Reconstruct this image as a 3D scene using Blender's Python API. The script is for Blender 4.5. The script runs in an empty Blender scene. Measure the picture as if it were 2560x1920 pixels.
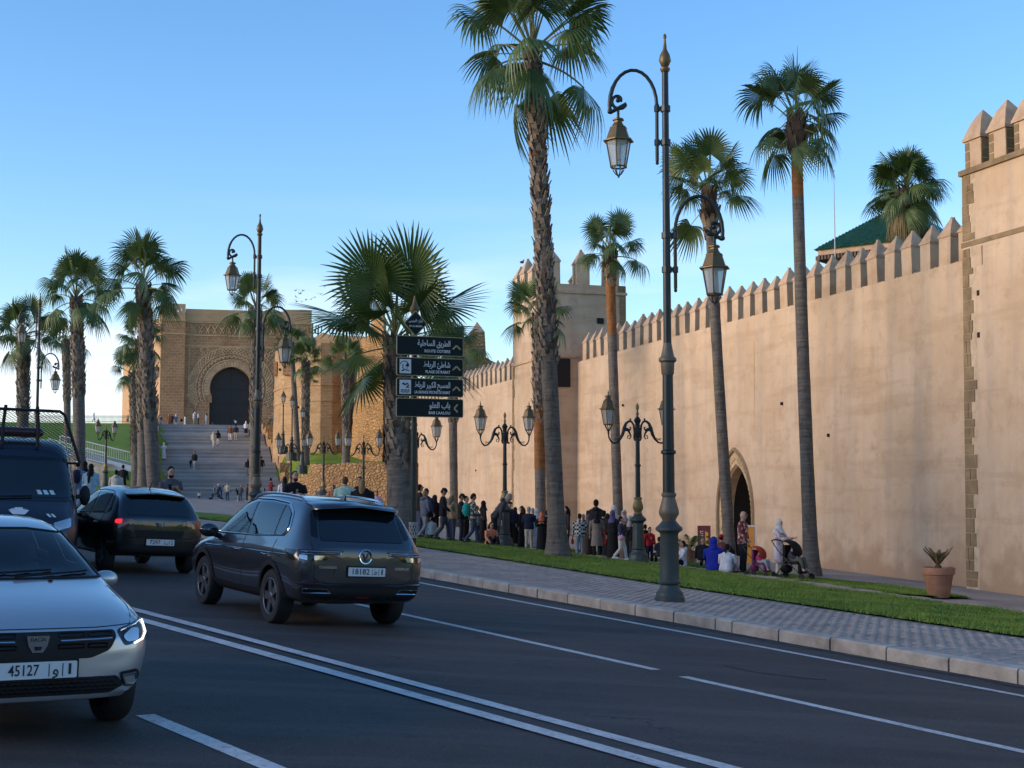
import bpy, bmesh, math, random
import numpy as np
from mathutils import Vector, Matrix, Euler
from mathutils.bvhtree import BVHTree

SC = bpy.context.scene
COL = SC.collection
R = math.radians
rnd = random.Random(7)

# ------------------------------------------------------------------ camera
CAM_H = 1.75                      # eye height above the road under the camera
FPX, CX, CY, YH = 3550.0, 1280.0, 960.0, 1245.0     # focal length, centre and horizon in pixels of the 2560x1920 photograph
PITCH = math.atan((YH - CY) / FPX)
cam_d = bpy.data.cameras.new('camera')
cam = bpy.data.objects.new('camera', cam_d)
COL.objects.link(cam)
cam_d.sensor_fit = 'HORIZONTAL'
cam_d.sensor_width = 36.0
cam_d.lens = 36.0 * FPX / 2560.0
cam_d.clip_start = 0.1
cam_d.clip_end = 9000.0
cam.location = (0, 0, CAM_H)
cam.rotation_euler = (R(90) + PITCH, 0, 0)
SC.camera = cam

# ------------------------------------------------------------------ sky, sun, exposure
SUN_EL, SUN_AZ = R(8.0), math.atan2(-0.96, -0.27)     # azimuth from +Y towards +X
world = bpy.data.worlds.new('World')
SC.world = world
world.use_nodes = True
wn, wl = world.node_tree.nodes, world.node_tree.links
wn.clear()
w_out = wn.new('ShaderNodeOutputWorld')
w_bg = wn.new('ShaderNodeBackground')
sky = wn.new('ShaderNodeTexSky')
sky.sky_type = 'NISHITA'
sky.sun_disc = False
sky.sun_elevation = SUN_EL
sky.sun_rotation = SUN_AZ
sky.altitude = 20
sky.air_density = 1.0
sky.dust_density = 0.05
sky.ozone_density = 2.8
w_bg.inputs['Strength'].default_value = 0.15
# thin cloud veils low over the horizon, the same all round
w_tc = wn.new('ShaderNodeTexCoord')
w_map = wn.new('ShaderNodeMapping')
w_map.inputs['Scale'].default_value = (2.2, 2.2, 15.0)
w_map.inputs['Location'].default_value = (0.35, 0.1, 0.45)
w_no = wn.new('ShaderNodeTexNoise')
w_no.inputs['Scale'].default_value = 1.5
w_no.inputs['Detail'].default_value = 5.0
w_no.inputs['Roughness'].default_value = 0.45
w_ramp = wn.new('ShaderNodeValToRGB')
w_ramp.color_ramp.elements[0].position = 0.46
w_ramp.color_ramp.elements[0].color = (0, 0, 0, 1)
w_ramp.color_ramp.elements[1].position = 0.66
w_ramp.color_ramp.elements[1].color = (1, 1, 1, 1)
w_sep = wn.new('ShaderNodeSeparateXYZ')
w_band = wn.new('ShaderNodeValToRGB')
be = w_band.color_ramp.elements
be[0].position = 0.0
be[0].color = (.35, .35, .35, 1)
be[1].position = 0.21
be[1].color = (0.0, 0.0, 0.0, 1)
e2 = be.new(0.11)
e2.color = (.75, .75, .75, 1)
e3 = be.new(0.165)
e3.color = (.22, .22, .22, 1)
w_mul = wn.new('ShaderNodeMath')
w_mul.operation = 'MULTIPLY'
w_tint = wn.new('ShaderNodeMixRGB')
w_tint.blend_type = 'MULTIPLY'
w_tint.inputs['Fac'].default_value = 1.0
w_tint.inputs['Color2'].default_value = (1.09, 0.935, 1.0, 1)
w_mix = wn.new('ShaderNodeMixRGB')
w_mix.inputs['Color2'].default_value = (2.9, 3.1, 3.5, 1)
wl.new(w_tc.outputs['Generated'], w_map.inputs['Vector'])
wl.new(w_map.outputs[0], w_no.inputs['Vector'])
wl.new(w_no.outputs['Fac'], w_ramp.inputs['Fac'])
wl.new(w_tc.outputs['Generated'], w_sep.inputs[0])
wl.new(w_sep.outputs['Z'], w_band.inputs['Fac'])
wl.new(w_ramp.outputs[0], w_mul.inputs[0])
wl.new(w_band.outputs[0], w_mul.inputs[1])
w_hs = wn.new('ShaderNodeHueSaturation')
w_hs.inputs['Saturation'].default_value = 1.15
wl.new(sky.outputs[0], w_hs.inputs['Color'])
wl.new(w_hs.outputs[0], w_tint.inputs['Color1'])
wl.new(w_tint.outputs[0], w_mix.inputs['Color1'])
wl.new(w_mul.outputs[0], w_mix.inputs['Fac'])
wl.new(w_mix.outputs[0], w_bg.inputs['Color'])
wl.new(w_bg.outputs[0], w_out.inputs['Surface'])

sun_d = bpy.data.lights.new('sun', 'SUN')
sun_d.energy = 1.9
sun_d.angle = R(36)
sun_d.color = (1.0, 0.77, 0.57)
sun = bpy.data.objects.new('sun', sun_d)
COL.objects.link(sun)
sdir = Vector((math.sin(SUN_AZ) * math.cos(SUN_EL), math.cos(SUN_AZ) * math.cos(SUN_EL), math.sin(SUN_EL)))
sun.rotation_euler = sdir.to_track_quat('Z', 'Y').to_euler()
sun.location = (-60, 20, 40)

SC.view_settings.view_transform = 'Standard'
SC.view_settings.look = 'None'
SC.view_settings.exposure = 1.42
SC.view_settings.gamma = 1.0
SC.view_settings.use_curve_mapping = False
SC.cycles.max_bounces = 6
SC.cycles.diffuse_bounces = 3
SC.cycles.glossy_bounces = 3
SC.cycles.transparent_max_bounces = 8
SC.cycles.use_denoising = True

# ------------------------------------------------------------------ helpers: pixels of the photograph to places
def ray(px, py):
    dx, dz = (px - CX) / FPX, -(py - CY) / FPX
    y = math.cos(PITCH) - dz * math.sin(PITCH)
    z = math.sin(PITCH) + dz * math.cos(PITCH)
    return dx / y, z / y

def at(px, py, D):
    a, b = ray(px, py)
    return Vector((a * D, D, CAM_H + b * D))

def gz_np(x, y):
    x = np.asarray(x, float); y = np.asarray(y, float)
    xc = np.clip(x, -45, 40)
    road = -0.057 * xc + 0.002 * np.clip(y, -60, 130)
    n = 0.871 * x + 0.491 * y
    road = road - 0.028 * np.clip(5.2 - n, 0, 9) * (y < 60)
    w = np.clip((x + 14) / 8, 0, 1)
    drop = np.clip((n - 17) / 10, 0, 1.2) * 0.25 * w
    z = road + np.where(n > 12.6, 0.15, 0.0) - drop
    rx, ry = x + 23.5, y - 115.0
    s = -0.232 * rx + 0.973 * ry
    t = 0.973 * rx + 0.232 * ry
    hill = np.interp(s, [-30, -14, -6, 0, 36, 42, 62, 110, 300], [1.9, 2.3, 3.0, 4.4, 9.62, 9.7, 9.7, -4, -12])
    z = np.where((t < -5.25) & (s > -30), np.maximum(z, hill), z)
    k = np.clip((-s - 30) / 25, 0, 1)
    z = np.where((t < -5.25) & (s <= -30), np.maximum(z, 1.9 * (1 - k) + z * k), z)
    stair = np.interp(s, [-1.0, 0.0, 41, 60], [1.4, 1.3, 9.55, 9.62]) - 0.75
    z = np.where((np.abs(t) <= 5.25) & (s > -0.3), stair, z)
    bank = np.interp(y, [109.0, 109.6, 122, 150], [0.6, 4.2, 5.5, 9.6])
    z = np.where((t > 6.0) & (y > 109.0), np.maximum(bank, z), z)
    far = np.clip((y - 190) / 200, 0, 1)
    z = z * (1 - far) + far * -12.0
    return z

def gz(x, y):
    return float(gz_np(x, y))

def gnd(px, py, dz=0.0):
    """where the sight line through a pixel meets the ground (+dz)"""
    a, b = ray(px, py)
    D = 4.0
    prev = None
    while D < 300:
        h = CAM_H + b * D - gz(a * D, D) - dz
        if h <= 0:
            if prev is None:
                break
            lo, hi = prev, D
            for _ in range(30):
                m = 0.5 * (lo + hi)
                if CAM_H + b * m - gz(a * m, m) - dz > 0:
                    lo = m
                else:
                    hi = m
            D = hi
            break
        prev = D
        D += 0.25
    return Vector((a * D, D, CAM_H + b * D))

# ------------------------------------------------------------------ helpers: meshes
class MB:
    """collects shapes, builds them as one mesh object"""
    def __init__(self):
        self.v, self.f, self.m = [], [], []

    def add(self, verts, faces, mi=0, M=None):
        o = len(self.v)
        if M is None:
            self.v.extend([tuple(p) for p in verts])
        else:
            self.v.extend([tuple(M @ Vector(p)) for p in verts])
        self.f.extend([tuple(i + o for i in q) for q in faces])
        self.m.extend([mi] * len(faces))
        return self

    def box(self, c, s, mi=0, M=None, taper=1.0):
        x, y, z = s[0] / 2, s[1] / 2, s[2] / 2
        vs = []
        for k, sz in enumerate((-z, z)):
            q = taper if k else 1.0
            for sx, sy in ((-x, -y), (x, -y), (x, y), (-x, y)):
                vs.append((c[0] + sx * q, c[1] + sy * q, c[2] + sz))
        fs = [(3, 2, 1, 0), (4, 5, 6, 7), (0, 1, 5, 4), (1, 2, 6, 5), (2, 3, 7, 6), (3, 0, 4, 7)]
        return self.add(vs, fs, mi, M)

    def tube(self, pts, r, n=8, mi=0, M=None, cap=True, flat=None):
        pts = [Vector(p) for p in pts]
        if not hasattr(r, '__len__'):
            r = [r] * len(pts)
        vs, fs = [], []
        up = Vector((0, 0, 1))
        t0 = (pts[1] - pts[0]).normalized()
        if abs(t0.dot(up)) > 0.95:
            up = Vector((0, 1, 0))
        nrm = (up - t0 * up.dot(t0)).normalized()
        for i, p in enumerate(pts):
            if i == 0:
                t = (pts[1] - pts[0])
            elif i == len(pts) - 1:
                t = (pts[-1] - pts[-2])
            else:
                t = (pts[i + 1] - pts[i - 1])
            t.normalize()
            nrm = nrm - t * nrm.dot(t)
            if nrm.length < 1e-6:
                nrm = t.orthogonal()
            nrm.normalize()
            b = t.cross(nrm)
            for k in range(n):
                a = 2 * math.pi * k / n
                q = 1.0 if flat is None else flat
                vs.append(p + nrm * (math.cos(a) * r[i]) + b * (math.sin(a) * r[i] * q))
        for i in range(len(pts) - 1):
            for k in range(n):
                k2 = (k + 1) % n
                fs.append((i * n + k, i * n + k2, (i + 1) * n + k2, (i + 1) * n + k))
        if cap:
            fs.append(tuple(range(n - 1, -1, -1)))
            e = (len(pts) - 1) * n
            fs.append(tuple(e + k for k in range(n)))
        return self.add(vs, fs, mi, M)

    def lathe(self, prof, n=16, c=(0, 0, 0), mi=0, M=None, rot=0.0, cap=True):
        vs, fs = [], []
        for r, z in prof:
            for k in range(n):
                a = 2 * math.pi * k / n + rot
                vs.append((c[0] + r * math.cos(a), c[1] + r * math.sin(a), c[2] + z))
        for i in range(len(prof) - 1):
            for k in range(n):
                k2 = (k + 1) % n
                fs.append((i * n + k, i * n + k2, (i + 1) * n + k2, (i + 1) * n + k))
        if cap:
            fs.append(tuple(range(n - 1, -1, -1)))
            e = (len(prof) - 1) * n
            fs.append(tuple(e + k for k in range(n)))
        return self.add(vs, fs, mi, M)

    def ell(self, c, r, n=10, m=7, mi=0, M=None):
        vs, fs = [], []
        for i in range(m + 1):
            th = math.pi * i / m
            for k in range(n):
                a = 2 * math.pi * k / n
                vs.append((c[0] + r[0] * math.sin(th) * math.cos(a), c[1] + r[1] * math.sin(th) * math.sin(a), c[2] - r[2] * math.cos(th)))
        for i in range(m):
            for k in range(n):
                k2 = (k + 1) % n
                fs.append((i * n + k, i * n + k2, (i + 1) * n + k2, (i + 1) * n + k))
        return self.add(vs, fs, mi, M)

    def prism(self, poly, z0, z1, mi=0, M=None):
        n = len(poly)
        vs = [(p[0], p[1], z0) for p in poly] + [(p[0], p[1], z1) for p in poly]
        fs = [tuple(range(n - 1, -1, -1)), tuple(range(n, 2 * n))]
        for k in range(n):
            k2 = (k + 1) % n
            fs.append((k, k2, n + k2, n + k))
        return self.add(vs, fs, mi, M)

    def grid(self, P, mi=0, M=None):
        """P[i][j] points"""
        a, b = len(P), len(P[0])
        vs = [p for row in P for p in row]
        fs = [(i * b + j, i * b + j + 1, (i + 1) * b + j + 1, (i + 1) * b + j) for i in range(a - 1) for j in range(b - 1)]
        return self.add(vs, fs, mi, M)

    def mesh(self, name, mats, smooth=None):
        me = bpy.data.meshes.new(name)
        me.from_pydata(self.v, [], self.f)
        if mats is not None:
            for m in (mats if isinstance(mats, (list, tuple)) else [mats]):
                me.materials.append(m)
            if any(self.m):
                me.polygons.foreach_set('material_index', self.m)
        if smooth is not None:
            me.polygons.foreach_set('use_smooth', [True] * len(me.polygons))
            if smooth < 180:
                me.set_sharp_from_angle(angle=R(smooth))
        me.update()
        return me

    def build(self, name, mats, parent=None, smooth=None, loc=None, rz=None):
        return link(name, self.mesh(name, mats, smooth), parent, loc, rz)


def link(name, data, parent=None, loc=None, rz=None):
    o = bpy.data.objects.new(name, data)
    COL.objects.link(o)
    if parent is not None:
        o.parent = parent
    if loc is not None:
        o.location = loc
    if rz is not None:
        o.rotation_euler = (0, 0, rz)
    return o


def tag(o, label=None, cat=None, group=None, kind=None):
    if label:
        o['label'] = label
    if cat:
        o['category'] = cat
    if group:
        o['group'] = group
    if kind:
        o['kind'] = kind
    return o


def thing(name, label, cat, loc=(0, 0, 0), rz=0.0, group=None):
    o = link(name, None, None, loc, rz)
    o.empty_display_size = 0.3
    return tag(o, label, cat, group)


def copy_tree(o, parent=None):
    c = o.copy()
    COL.objects.link(c)
    c.parent = parent
    for ch in o.children:
        copy_tree(ch, c)
    return c


def np_mesh(name, verts, faces, mat, smooth=False):
    """big meshes from arrays: verts (n,3), faces (m,k)"""
    verts = np.asarray(verts, np.float32); faces = np.asarray(faces, np.int32)
    me = bpy.data.meshes.new(name)
    me.vertices.add(len(verts))
    me.vertices.foreach_set('co', verts.ravel())
    k = faces.shape[1]
    me.loops.add(faces.size)
    me.loops.foreach_set('vertex_index', faces.ravel())
    me.polygons.add(len(faces))
    me.polygons.foreach_set('loop_start', np.arange(0, faces.size, k, dtype=np.int32))
    if smooth:
        me.polygons.foreach_set('use_smooth', np.ones(len(faces), bool))
    me.materials.append(mat)
    me.update(calc_edges=True)
    return me


# ------------------------------------------------------------------ helpers: materials
def nodes_of(m):
    return m.node_tree.nodes, m.node_tree.links


def mat(name, base, rough=0.6, metal=0.0, var=0.12, vscale=4.0, bump=0.0, bscale=40.0, coat=0.0, col2=None,
        stretch=(1, 1, 1), spec=0.5, detail=4.0, trans=0.0, alpha=1.0):
    m = bpy.data.materials.new(name)
    m.use_nodes = True
    n, l = nodes_of(m)
    b = n['Principled BSDF']
    b.inputs['Roughness'].default_value = rough
    b.inputs['Metallic'].default_value = metal
    b.inputs['Specular IOR Level'].default_value = spec
    b.inputs['Coat Weight'].default_value = coat
    b.inputs['Coat Roughness'].default_value = 0.05
    b.inputs['Base Color'].default_value = (*base, 1)
    if trans:
        b.inputs['Transmission Weight'].default_value = trans
    if alpha < 1:
        b.inputs['Alpha'].default_value = alpha
    if var > 0 or col2 or bump > 0:
        tc = n.new('ShaderNodeNewGeometry')
        mp = n.new('ShaderNodeMapping')
        mp.inputs['Scale'].default_value = stretch
        l.new(tc.outputs['Position'], mp.inputs[0])
    if var > 0 or col2:
        no = n.new('ShaderNodeTexNoise')
        no.inputs['Scale'].default_value = vscale
        no.inputs['Detail'].default_value = detail
        no.inputs['Roughness'].default_value = 0.6
        l.new(mp.outputs[0], no.inputs['Vector'])
        cr = n.new('ShaderNodeValToRGB')
        cr.color_ramp.elements[0].position = 0.3
        cr.color_ramp.elements[1].position = 0.7
        c1 = tuple(max(0, c * (1 - var)) for c in base)
        c2 = col2 if col2 else tuple(min(1, c * (1 + var)) for c in base)
        cr.color_ramp.elements[0].color = (*c1, 1)
        cr.color_ramp.elements[1].color = (*c2, 1)
        l.new(no.outputs['Fac'], cr.inputs['Fac'])
        l.new(cr.outputs[0], b.inputs['Base Color'])
    if bump > 0:
        nb = n.new('ShaderNodeTexNoise')
        nb.inputs['Scale'].default_value = bscale
        nb.inputs['Detail'].default_value = 3.0
        l.new(mp.outputs[0], nb.inputs['Vector'])
        bp = n.new('ShaderNodeBump')
        bp.inputs['Strength'].default_value = bump
        bp.inputs['Distance'].default_value = 0.02
        l.new(nb.outputs['Fac'], bp.inputs['Height'])
        l.new(bp.outputs[0], b.inputs['Normal'])
    return m


def emis(name, col, strength):
    m = mat(name, col, var=0)
    b = m.node_tree.nodes['Principled BSDF']
    b.inputs['Emission Color'].default_value = (*col, 1)
    b.inputs['Emission Strength'].default_value = strength
    return m


def mixnode(n, l, a, b, fac, mode='MIX'):
    q = n.new('ShaderNodeMixRGB')
    q.blend_type = mode
    for s, v in (('Color1', a), ('Color2', b), ('Fac', fac)):
        if isinstance(v, (int, float)):
            q.inputs[s].default_value = v
        elif isinstance(v, tuple):
            q.inputs[s].default_value = (*v, 1)
        else:
            l.new(v, q.inputs[s])
    return q.outputs[0]


def noise_out(n, l, vec, scale, detail=4.0, rough=0.6, lo=0.35, hi=0.65):
    no = n.new('ShaderNodeTexNoise')
    no.inputs['Scale'].default_value = scale
    no.inputs['Detail'].default_value = detail
    no.inputs['Roughness'].default_value = rough
    l.new(vec, no.inputs['Vector'])
    cr = n.new('ShaderNodeValToRGB')
    cr.color_ramp.elements[0].position = lo
    cr.color_ramp.elements[1].position = hi
    l.new(no.outputs['Fac'], cr.inputs['Fac'])
    return cr.outputs[0]


def mapped(n, l, scale):
    tc = n.new('ShaderNodeNewGeometry')
    mp = n.new('ShaderNodeMapping')
    mp.inputs['Scale'].default_value = scale
    l.new(tc.outputs['Position'], mp.inputs[0])
    return mp.outputs[0]


def bump_to(n, l, h, strength, dist, chain=None):
    b = n.new('ShaderNodeBump')
    b.inputs['Strength'].default_value = strength
    b.inputs['Distance'].default_value = dist
    l.new(h, b.inputs['Height'])
    if chain is not None:
        l.new(chain, b.inputs['Normal'])
    return b.outputs[0]


def plaster(name, base, light, dark, grey, streak=1.0):
    """old lime plaster: clouds of tone, vertical rain streaks, a damp foot with its own ragged edge"""
    m = bpy.data.materials.new(name)
    m.use_nodes = True
    n, l = nodes_of(m)
    b = n['Principled BSDF']
    b.inputs['Roughness'].default_value = 0.95
    b.inputs['Specular IOR Level'].default_value = 0.15
    v1 = mapped(n, l, (1, 1, 1))
    vs = mapped(n, l, (1.6, 1.6, 0.14))
    c = mixnode(n, l, base, light, noise_out(n, l, v1, 0.5, 6, 0.62, .38, .66))
    f = n.new('ShaderNodeMath'); f.operation = 'MULTIPLY'; f.inputs[1].default_value = 0.6 * streak
    l.new(noise_out(n, l, vs, 1.1, 5, 0.6, .47, .74), f.inputs[0])
    c = mixnode(n, l, c, grey, f.outputs[0])
    f2 = n.new('ShaderNodeMath'); f2.operation = 'MULTIPLY'; f2.inputs[1].default_value = 0.7
    l.new(noise_out(n, l, v1, 1.7, 7, 0.7, .52, .75), f2.inputs[0])
    c = mixnode(n, l, c, dark, f2.outputs[0])
    # lifts of the old earthwork showing as faint wavy bands
    vz = mapped(n, l, (.12, .12, 1.15))
    f3 = n.new('ShaderNodeMath'); f3.operation = 'MULTIPLY'; f3.inputs[1].default_value = 0.30
    l.new(noise_out(n, l, vz, 1.6, 4, .6, .52, .62), f3.inputs[0])
    c = mixnode(n, l, c, dark, f3.outputs[0])
    f4 = n.new('ShaderNodeMath'); f4.operation = 'MULTIPLY'; f4.inputs[1].default_value = 0.55
    l.new(noise_out(n, l, v1, 5.5, 8, .75, .60, .74), f4.inputs[0])
    c = mixnode(n, l, c, light, f4.outputs[0])
    # damp foot
    tc = n.new('ShaderNodeTexCoord')
    sp = n.new('ShaderNodeSeparateXYZ')
    l.new(tc.outputs['Object'], sp.inputs[0])
    no = n.new('ShaderNodeTexNoise'); no.inputs['Scale'].default_value = 1.3; no.inputs['Detail'].default_value = 6
    l.new(v1, no.inputs['Vector'])
    ma = n.new('ShaderNodeMath'); ma.operation = 'MULTIPLY_ADD'; ma.inputs[1].default_value = -3.0
    l.new(no.outputs['Fac'], ma.inputs[0]); l.new(sp.outputs['Z'], ma.inputs[2])
    cr = n.new('ShaderNodeValToRGB')
    cr.color_ramp.elements[0].position = 0.0; cr.color_ramp.elements[0].color = (.85, .85, .85, 1)
    cr.color_ramp.elements[1].position = 0.16; cr.color_ramp.elements[1].color = (0, 0, 0, 1)
    mr = n.new('ShaderNodeMapRange'); mr.inputs[1].default_value = -1.9; mr.inputs[2].default_value = 3.0
    l.new(ma.outputs[0], mr.inputs[0]); l.new(mr.outputs[0], cr.inputs['Fac'])
    c = mixnode(n, l, c, dark, cr.outputs[0])
    l.new(c, b.inputs['Base Color'])
    no2 = n.new('ShaderNodeTexNoise'); no2.inputs['Scale'].default_value = 2.2; no2.inputs['Detail'].default_value = 9
    no2.inputs['Roughness'].default_value = 0.68
    l.new(v1, no2.inputs['Vector'])
    l.new(bump_to(n, l, no2.outputs['Fac'], 0.5, 0.07), b.inputs['Normal'])
    return m


def masonry(name, c1, c2, mortar, bw=0.55, bh=0.3, msize=0.03, bumpd=0.05, squash=1.0):
    """coursed stone, too small in the picture to tell the blocks apart"""
    m = bpy.data.materials.new(name)
    m.use_nodes = True
    n, l = nodes_of(m)
    b = n['Principled BSDF']
    b.inputs['Roughness'].default_value = 0.95
    b.inputs['Specular IOR Level'].default_value = 0.1
    tc = n.new('ShaderNodeTexCoord')
    sp = n.new('ShaderNodeSeparateXYZ'); l.new(tc.outputs['Object'], sp.inputs[0])
    ad = n.new('ShaderNodeMath'); ad.operation = 'ADD'
    l.new(sp.outputs['X'], ad.inputs[0]); l.new(sp.outputs['Y'], ad.inputs[1])
    cb = n.new('ShaderNodeCombineXYZ'); l.new(ad.outputs[0], cb.inputs['X']); l.new(sp.outputs['Z'], cb.inputs['Y'])
    wob = n.new('ShaderNodeTexNoise'); wob.inputs['Scale'].default_value = 0.9; wob.inputs['Detail'].default_value = 3
    l.new(tc.outputs['Object'], wob.inputs['Vector'])
    wadd = n.new('ShaderNodeMixRGB'); wadd.blend_type = 'LINEAR_LIGHT'; wadd.inputs['Fac'].default_value = 0.12
    l.new(cb.outputs[0], wadd.inputs['Color1']); l.new(wob.outputs['Color'], wadd.inputs['Color2'])
    br = n.new('ShaderNodeTexBrick')
    br.inputs['Color1'].default_value = (*c1, 1); br.inputs['Color2'].default_value = (*c2, 1)
    br.inputs['Mortar'].default_value = (*mortar, 1)
    br.inputs['Scale'].default_value = 1.0
    br.inputs['Brick Width'].default_value = bw; br.inputs['Row Height'].default_value = bh
    br.inputs['Mortar Size'].default_value = msize; br.inputs['Mortar Smooth'].default_value = 0.4
    br.squash = squash
    l.new(wadd.outputs[0], br.inputs['Vector'])
    v1 = mapped(n, l, (1, 1, 1))
    c = mixnode(n, l, br.outputs['Color'], tuple(q * 0.6 for q in c1), noise_out(n, l, v1, 0.6, 6, .65, .45, .8))
    l.new(c, b.inputs['Base Color'])
    inv = n.new('ShaderNodeMath'); inv.operation = 'SUBTRACT'; inv.inputs[0].default_value = 1.0
    l.new(br.outputs['Fac'], inv.inputs[1])
    no2 = n.new('ShaderNodeTexNoise'); no2.inputs['Scale'].default_value = 5.0; no2.inputs['Detail'].default_value = 6
    l.new(v1, no2.inputs['Vector'])
    b1 = bump_to(n, l, inv.outputs[0], 0.7, bumpd)
    l.new(bump_to(n, l, no2.outputs['Fac'], 0.6, bumpd, b1), b.inputs['Normal'])
    return m


def rubble(name, c1, c2, dark, scale=(1.6, 1.6, 3.2), dist=0.12):
    m = bpy.data.materials.new(name)
    m.use_nodes = True
    n, l = nodes_of(m)
    b = n['Principled BSDF']
    b.inputs['Roughness'].default_value = 0.95
    b.inputs['Specular IOR Level'].default_value = 0.1
    v = mapped(n, l, scale)
    vo = n.new('ShaderNodeTexVoronoi'); vo.inputs['Scale'].default_value = 1.0
    l.new(v, vo.inputs['Vector'])
    ve = n.new('ShaderNodeTexVoronoi'); ve.feature = 'DISTANCE_TO_EDGE'; ve.inputs['Scale'].default_value = 1.0
    l.new(v, ve.inputs['Vector'])
    cr = n.new('ShaderNodeValToRGB')
    cr.color_ramp.elements[0].position = 0.0; cr.color_ramp.elements[0].color = (*dark, 1)
    cr.color_ramp.elements[1].position = 0.12; cr.color_ramp.elements[1].color = (1, 1, 1, 1)
    l.new(ve.outputs['Distance'], cr.inputs['Fac'])
    sp = n.new('ShaderNodeSeparateColor'); l.new(vo.outputs['Color'], sp.inputs[0])
    c = mixnode(n, l, c1, c2, sp.outputs[0])
    c = mixnode(n, l, c, cr.outputs[0], 1.0, 'MULTIPLY')
    v1 = mapped(n, l, (1, 1, 1))
    c = mixnode(n, l, c, tuple(q * .65 for q in c1), noise_out(n, l, v1, 0.8, 6, .65, .45, .8))
    l.new(c, b.inputs['Base Color'])
    mr = n.new('ShaderNodeMapRange'); mr.inputs[2].default_value = 0.25
    l.new(ve.outputs['Distance'], mr.inputs[0])
    no2 = n.new('ShaderNodeTexNoise'); no2.inputs['Scale'].default_value = 6.0; no2.inputs['Detail'].default_value = 6
    l.new(v1, no2.inputs['Vector'])
    b1 = bump_to(n, l, mr.outputs[0], 0.8, dist)
    l.new(bump_to(n, l, no2.outputs['Fac'], 0.6, 0.05, b1), b.inputs['Normal'])
    return m

# ------------------------------------------------------------------ ground materials
def asphalt_mat():
    m = bpy.data.materials.new('asphalt'); m.use_nodes = True
    n, l = nodes_of(m); b = n['Principled BSDF']
    v = mapped(n, l, (1, 1, 1))
    c = mixnode(n, l, (0.031, 0.027, 0.0245), (0.064, 0.056, 0.051), noise_out(n, l, v, 0.45, 8, .7, .3, .7))
    # tyre tracks polished along the lanes and long stains
    ms = n.new('ShaderNodeMapping'); ms.inputs['Rotation'].default_value = (0, 0, -R(119.4)); ms.inputs['Scale'].default_value = (0.12, 1.6, 1)
    tc = n.new('ShaderNodeTexCoord'); l.new(tc.outputs['Object'], ms.inputs[0])
    c = mixnode(n, l, c, (0.095, 0.083, 0.075), noise_out(n, l, ms.outputs[0], 0.9, 6, .65, .47, .78))
    c = mixnode(n, l, c, (0.13, 0.115, 0.105), noise_out(n, l, v, 55, 3, .7, .57, .70))
    c = mixnode(n, l, c, (0.024, 0.021, 0.020), noise_out(n, l, v, 28, 4, .6, .56, .75))
    vo = n.new('ShaderNodeTexVoronoi'); vo.feature = 'DISTANCE_TO_EDGE'; vo.inputs['Scale'].default_value = 0.33
    wv = n.new('ShaderNodeTexNoise'); wv.inputs['Scale'].default_value = 1.1; wv.inputs['Detail'].default_value = 6
    l.new(v, wv.inputs['Vector'])
    wm = n.new('ShaderNodeMixRGB'); wm.blend_type = 'LINEAR_LIGHT'; wm.inputs['Fac'].default_value = .9
    l.new(v, wm.inputs['Color1']); l.new(wv.outputs['Color'], wm.inputs['Color2']); l.new(wm.outputs[0], vo.inputs['Vector'])
    cr = n.new('ShaderNodeValToRGB'); cr.color_ramp.elements[0].position = 0.0; cr.color_ramp.elements[0].color = (1, 1, 1, 1)
    cr.color_ramp.elements[1].position = 0.006; cr.color_ramp.elements[1].color = (0, 0, 0, 1)
    l.new(vo.outputs['Distance'], cr.inputs['Fac'])
    mk = n.new('ShaderNodeMath'); mk.operation = 'MULTIPLY'
    l.new(cr.outputs[0], mk.inputs[0]); l.new(noise_out(n, l, v, .25, 3, .5, .5, .6), mk.inputs[1])
    c = mixnode(n, l, c, (0.012, 0.012, 0.014), mk.outputs[0])
    c = mixnode(n, l, c, (0.026, 0.023, 0.021), noise_out(n, l, v, .9, 7, .7, .60, .72))
    l.new(c, b.inputs['Base Color'])
    b.inputs['Roughness'].default_value = 0.74
    b.inputs['Specular IOR Level'].default_value = 0.3
    no = n.new('ShaderNodeTexNoise'); no.inputs['Scale'].default_value = 110; no.inputs['Detail'].default_value = 3
    l.new(v, no.inputs['Vector'])
    l.new(bump_to(n, l, no.outputs['Fac'], 0.8, 0.012), b.inputs['Normal'])
    return m


def paint_mat():
    m = bpy.data.materials.new('road_paint'); m.use_nodes = True
    n, l = nodes_of(m); b = n['Principled BSDF']
    v = mapped(n, l, (1, 1, 1))
    c = mixnode(n, l, (0.62, 0.58, 0.54), (0.42, 0.39, 0.365), noise_out(n, l, v, 3, 6, .7, .4, .7))
    c = mixnode(n, l, c, (0.09, 0.09, 0.10), noise_out(n, l, v, 22, 7, .8, .53, .66))
    l.new(c, b.inputs['Base Color']); b.inputs['Roughness'].default_value = 0.7
    return m


def grass_mat(name, a, b_, c_):
    m = bpy.data.materials.new(name); m.use_nodes = True
    n, l = nodes_of(m); b = n['Principled BSDF']
    v = mapped(n, l, (1, 1, 1))
    c = mixnode(n, l, a, b_, noise_out(n, l, v, 0.5, 6, .65, .35, .65))
    c = mixnode(n, l, c, c_, noise_out(n, l, v, 7, 5, .7, .5, .75))
    c = mixnode(n, l, c, (0.13, 0.10, 0.06), noise_out(n, l, v, 1.1, 6, .7, .64, .76))
    l.new(c, b.inputs['Base Color'])
    b.inputs['Roughness'].default_value = 0.8; b.inputs['Specular IOR Level'].default_value = 0.2
    no = n.new('ShaderNodeTexNoise'); no.inputs['Scale'].default_value = 14; no.inputs['Detail'].default_value = 6
    l.new(v, no.inputs['Vector'])
    l.new(bump_to(n, l, no.outputs['Fac'], 1.0, 0.08), b.inputs['Normal'])
    return m


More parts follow.
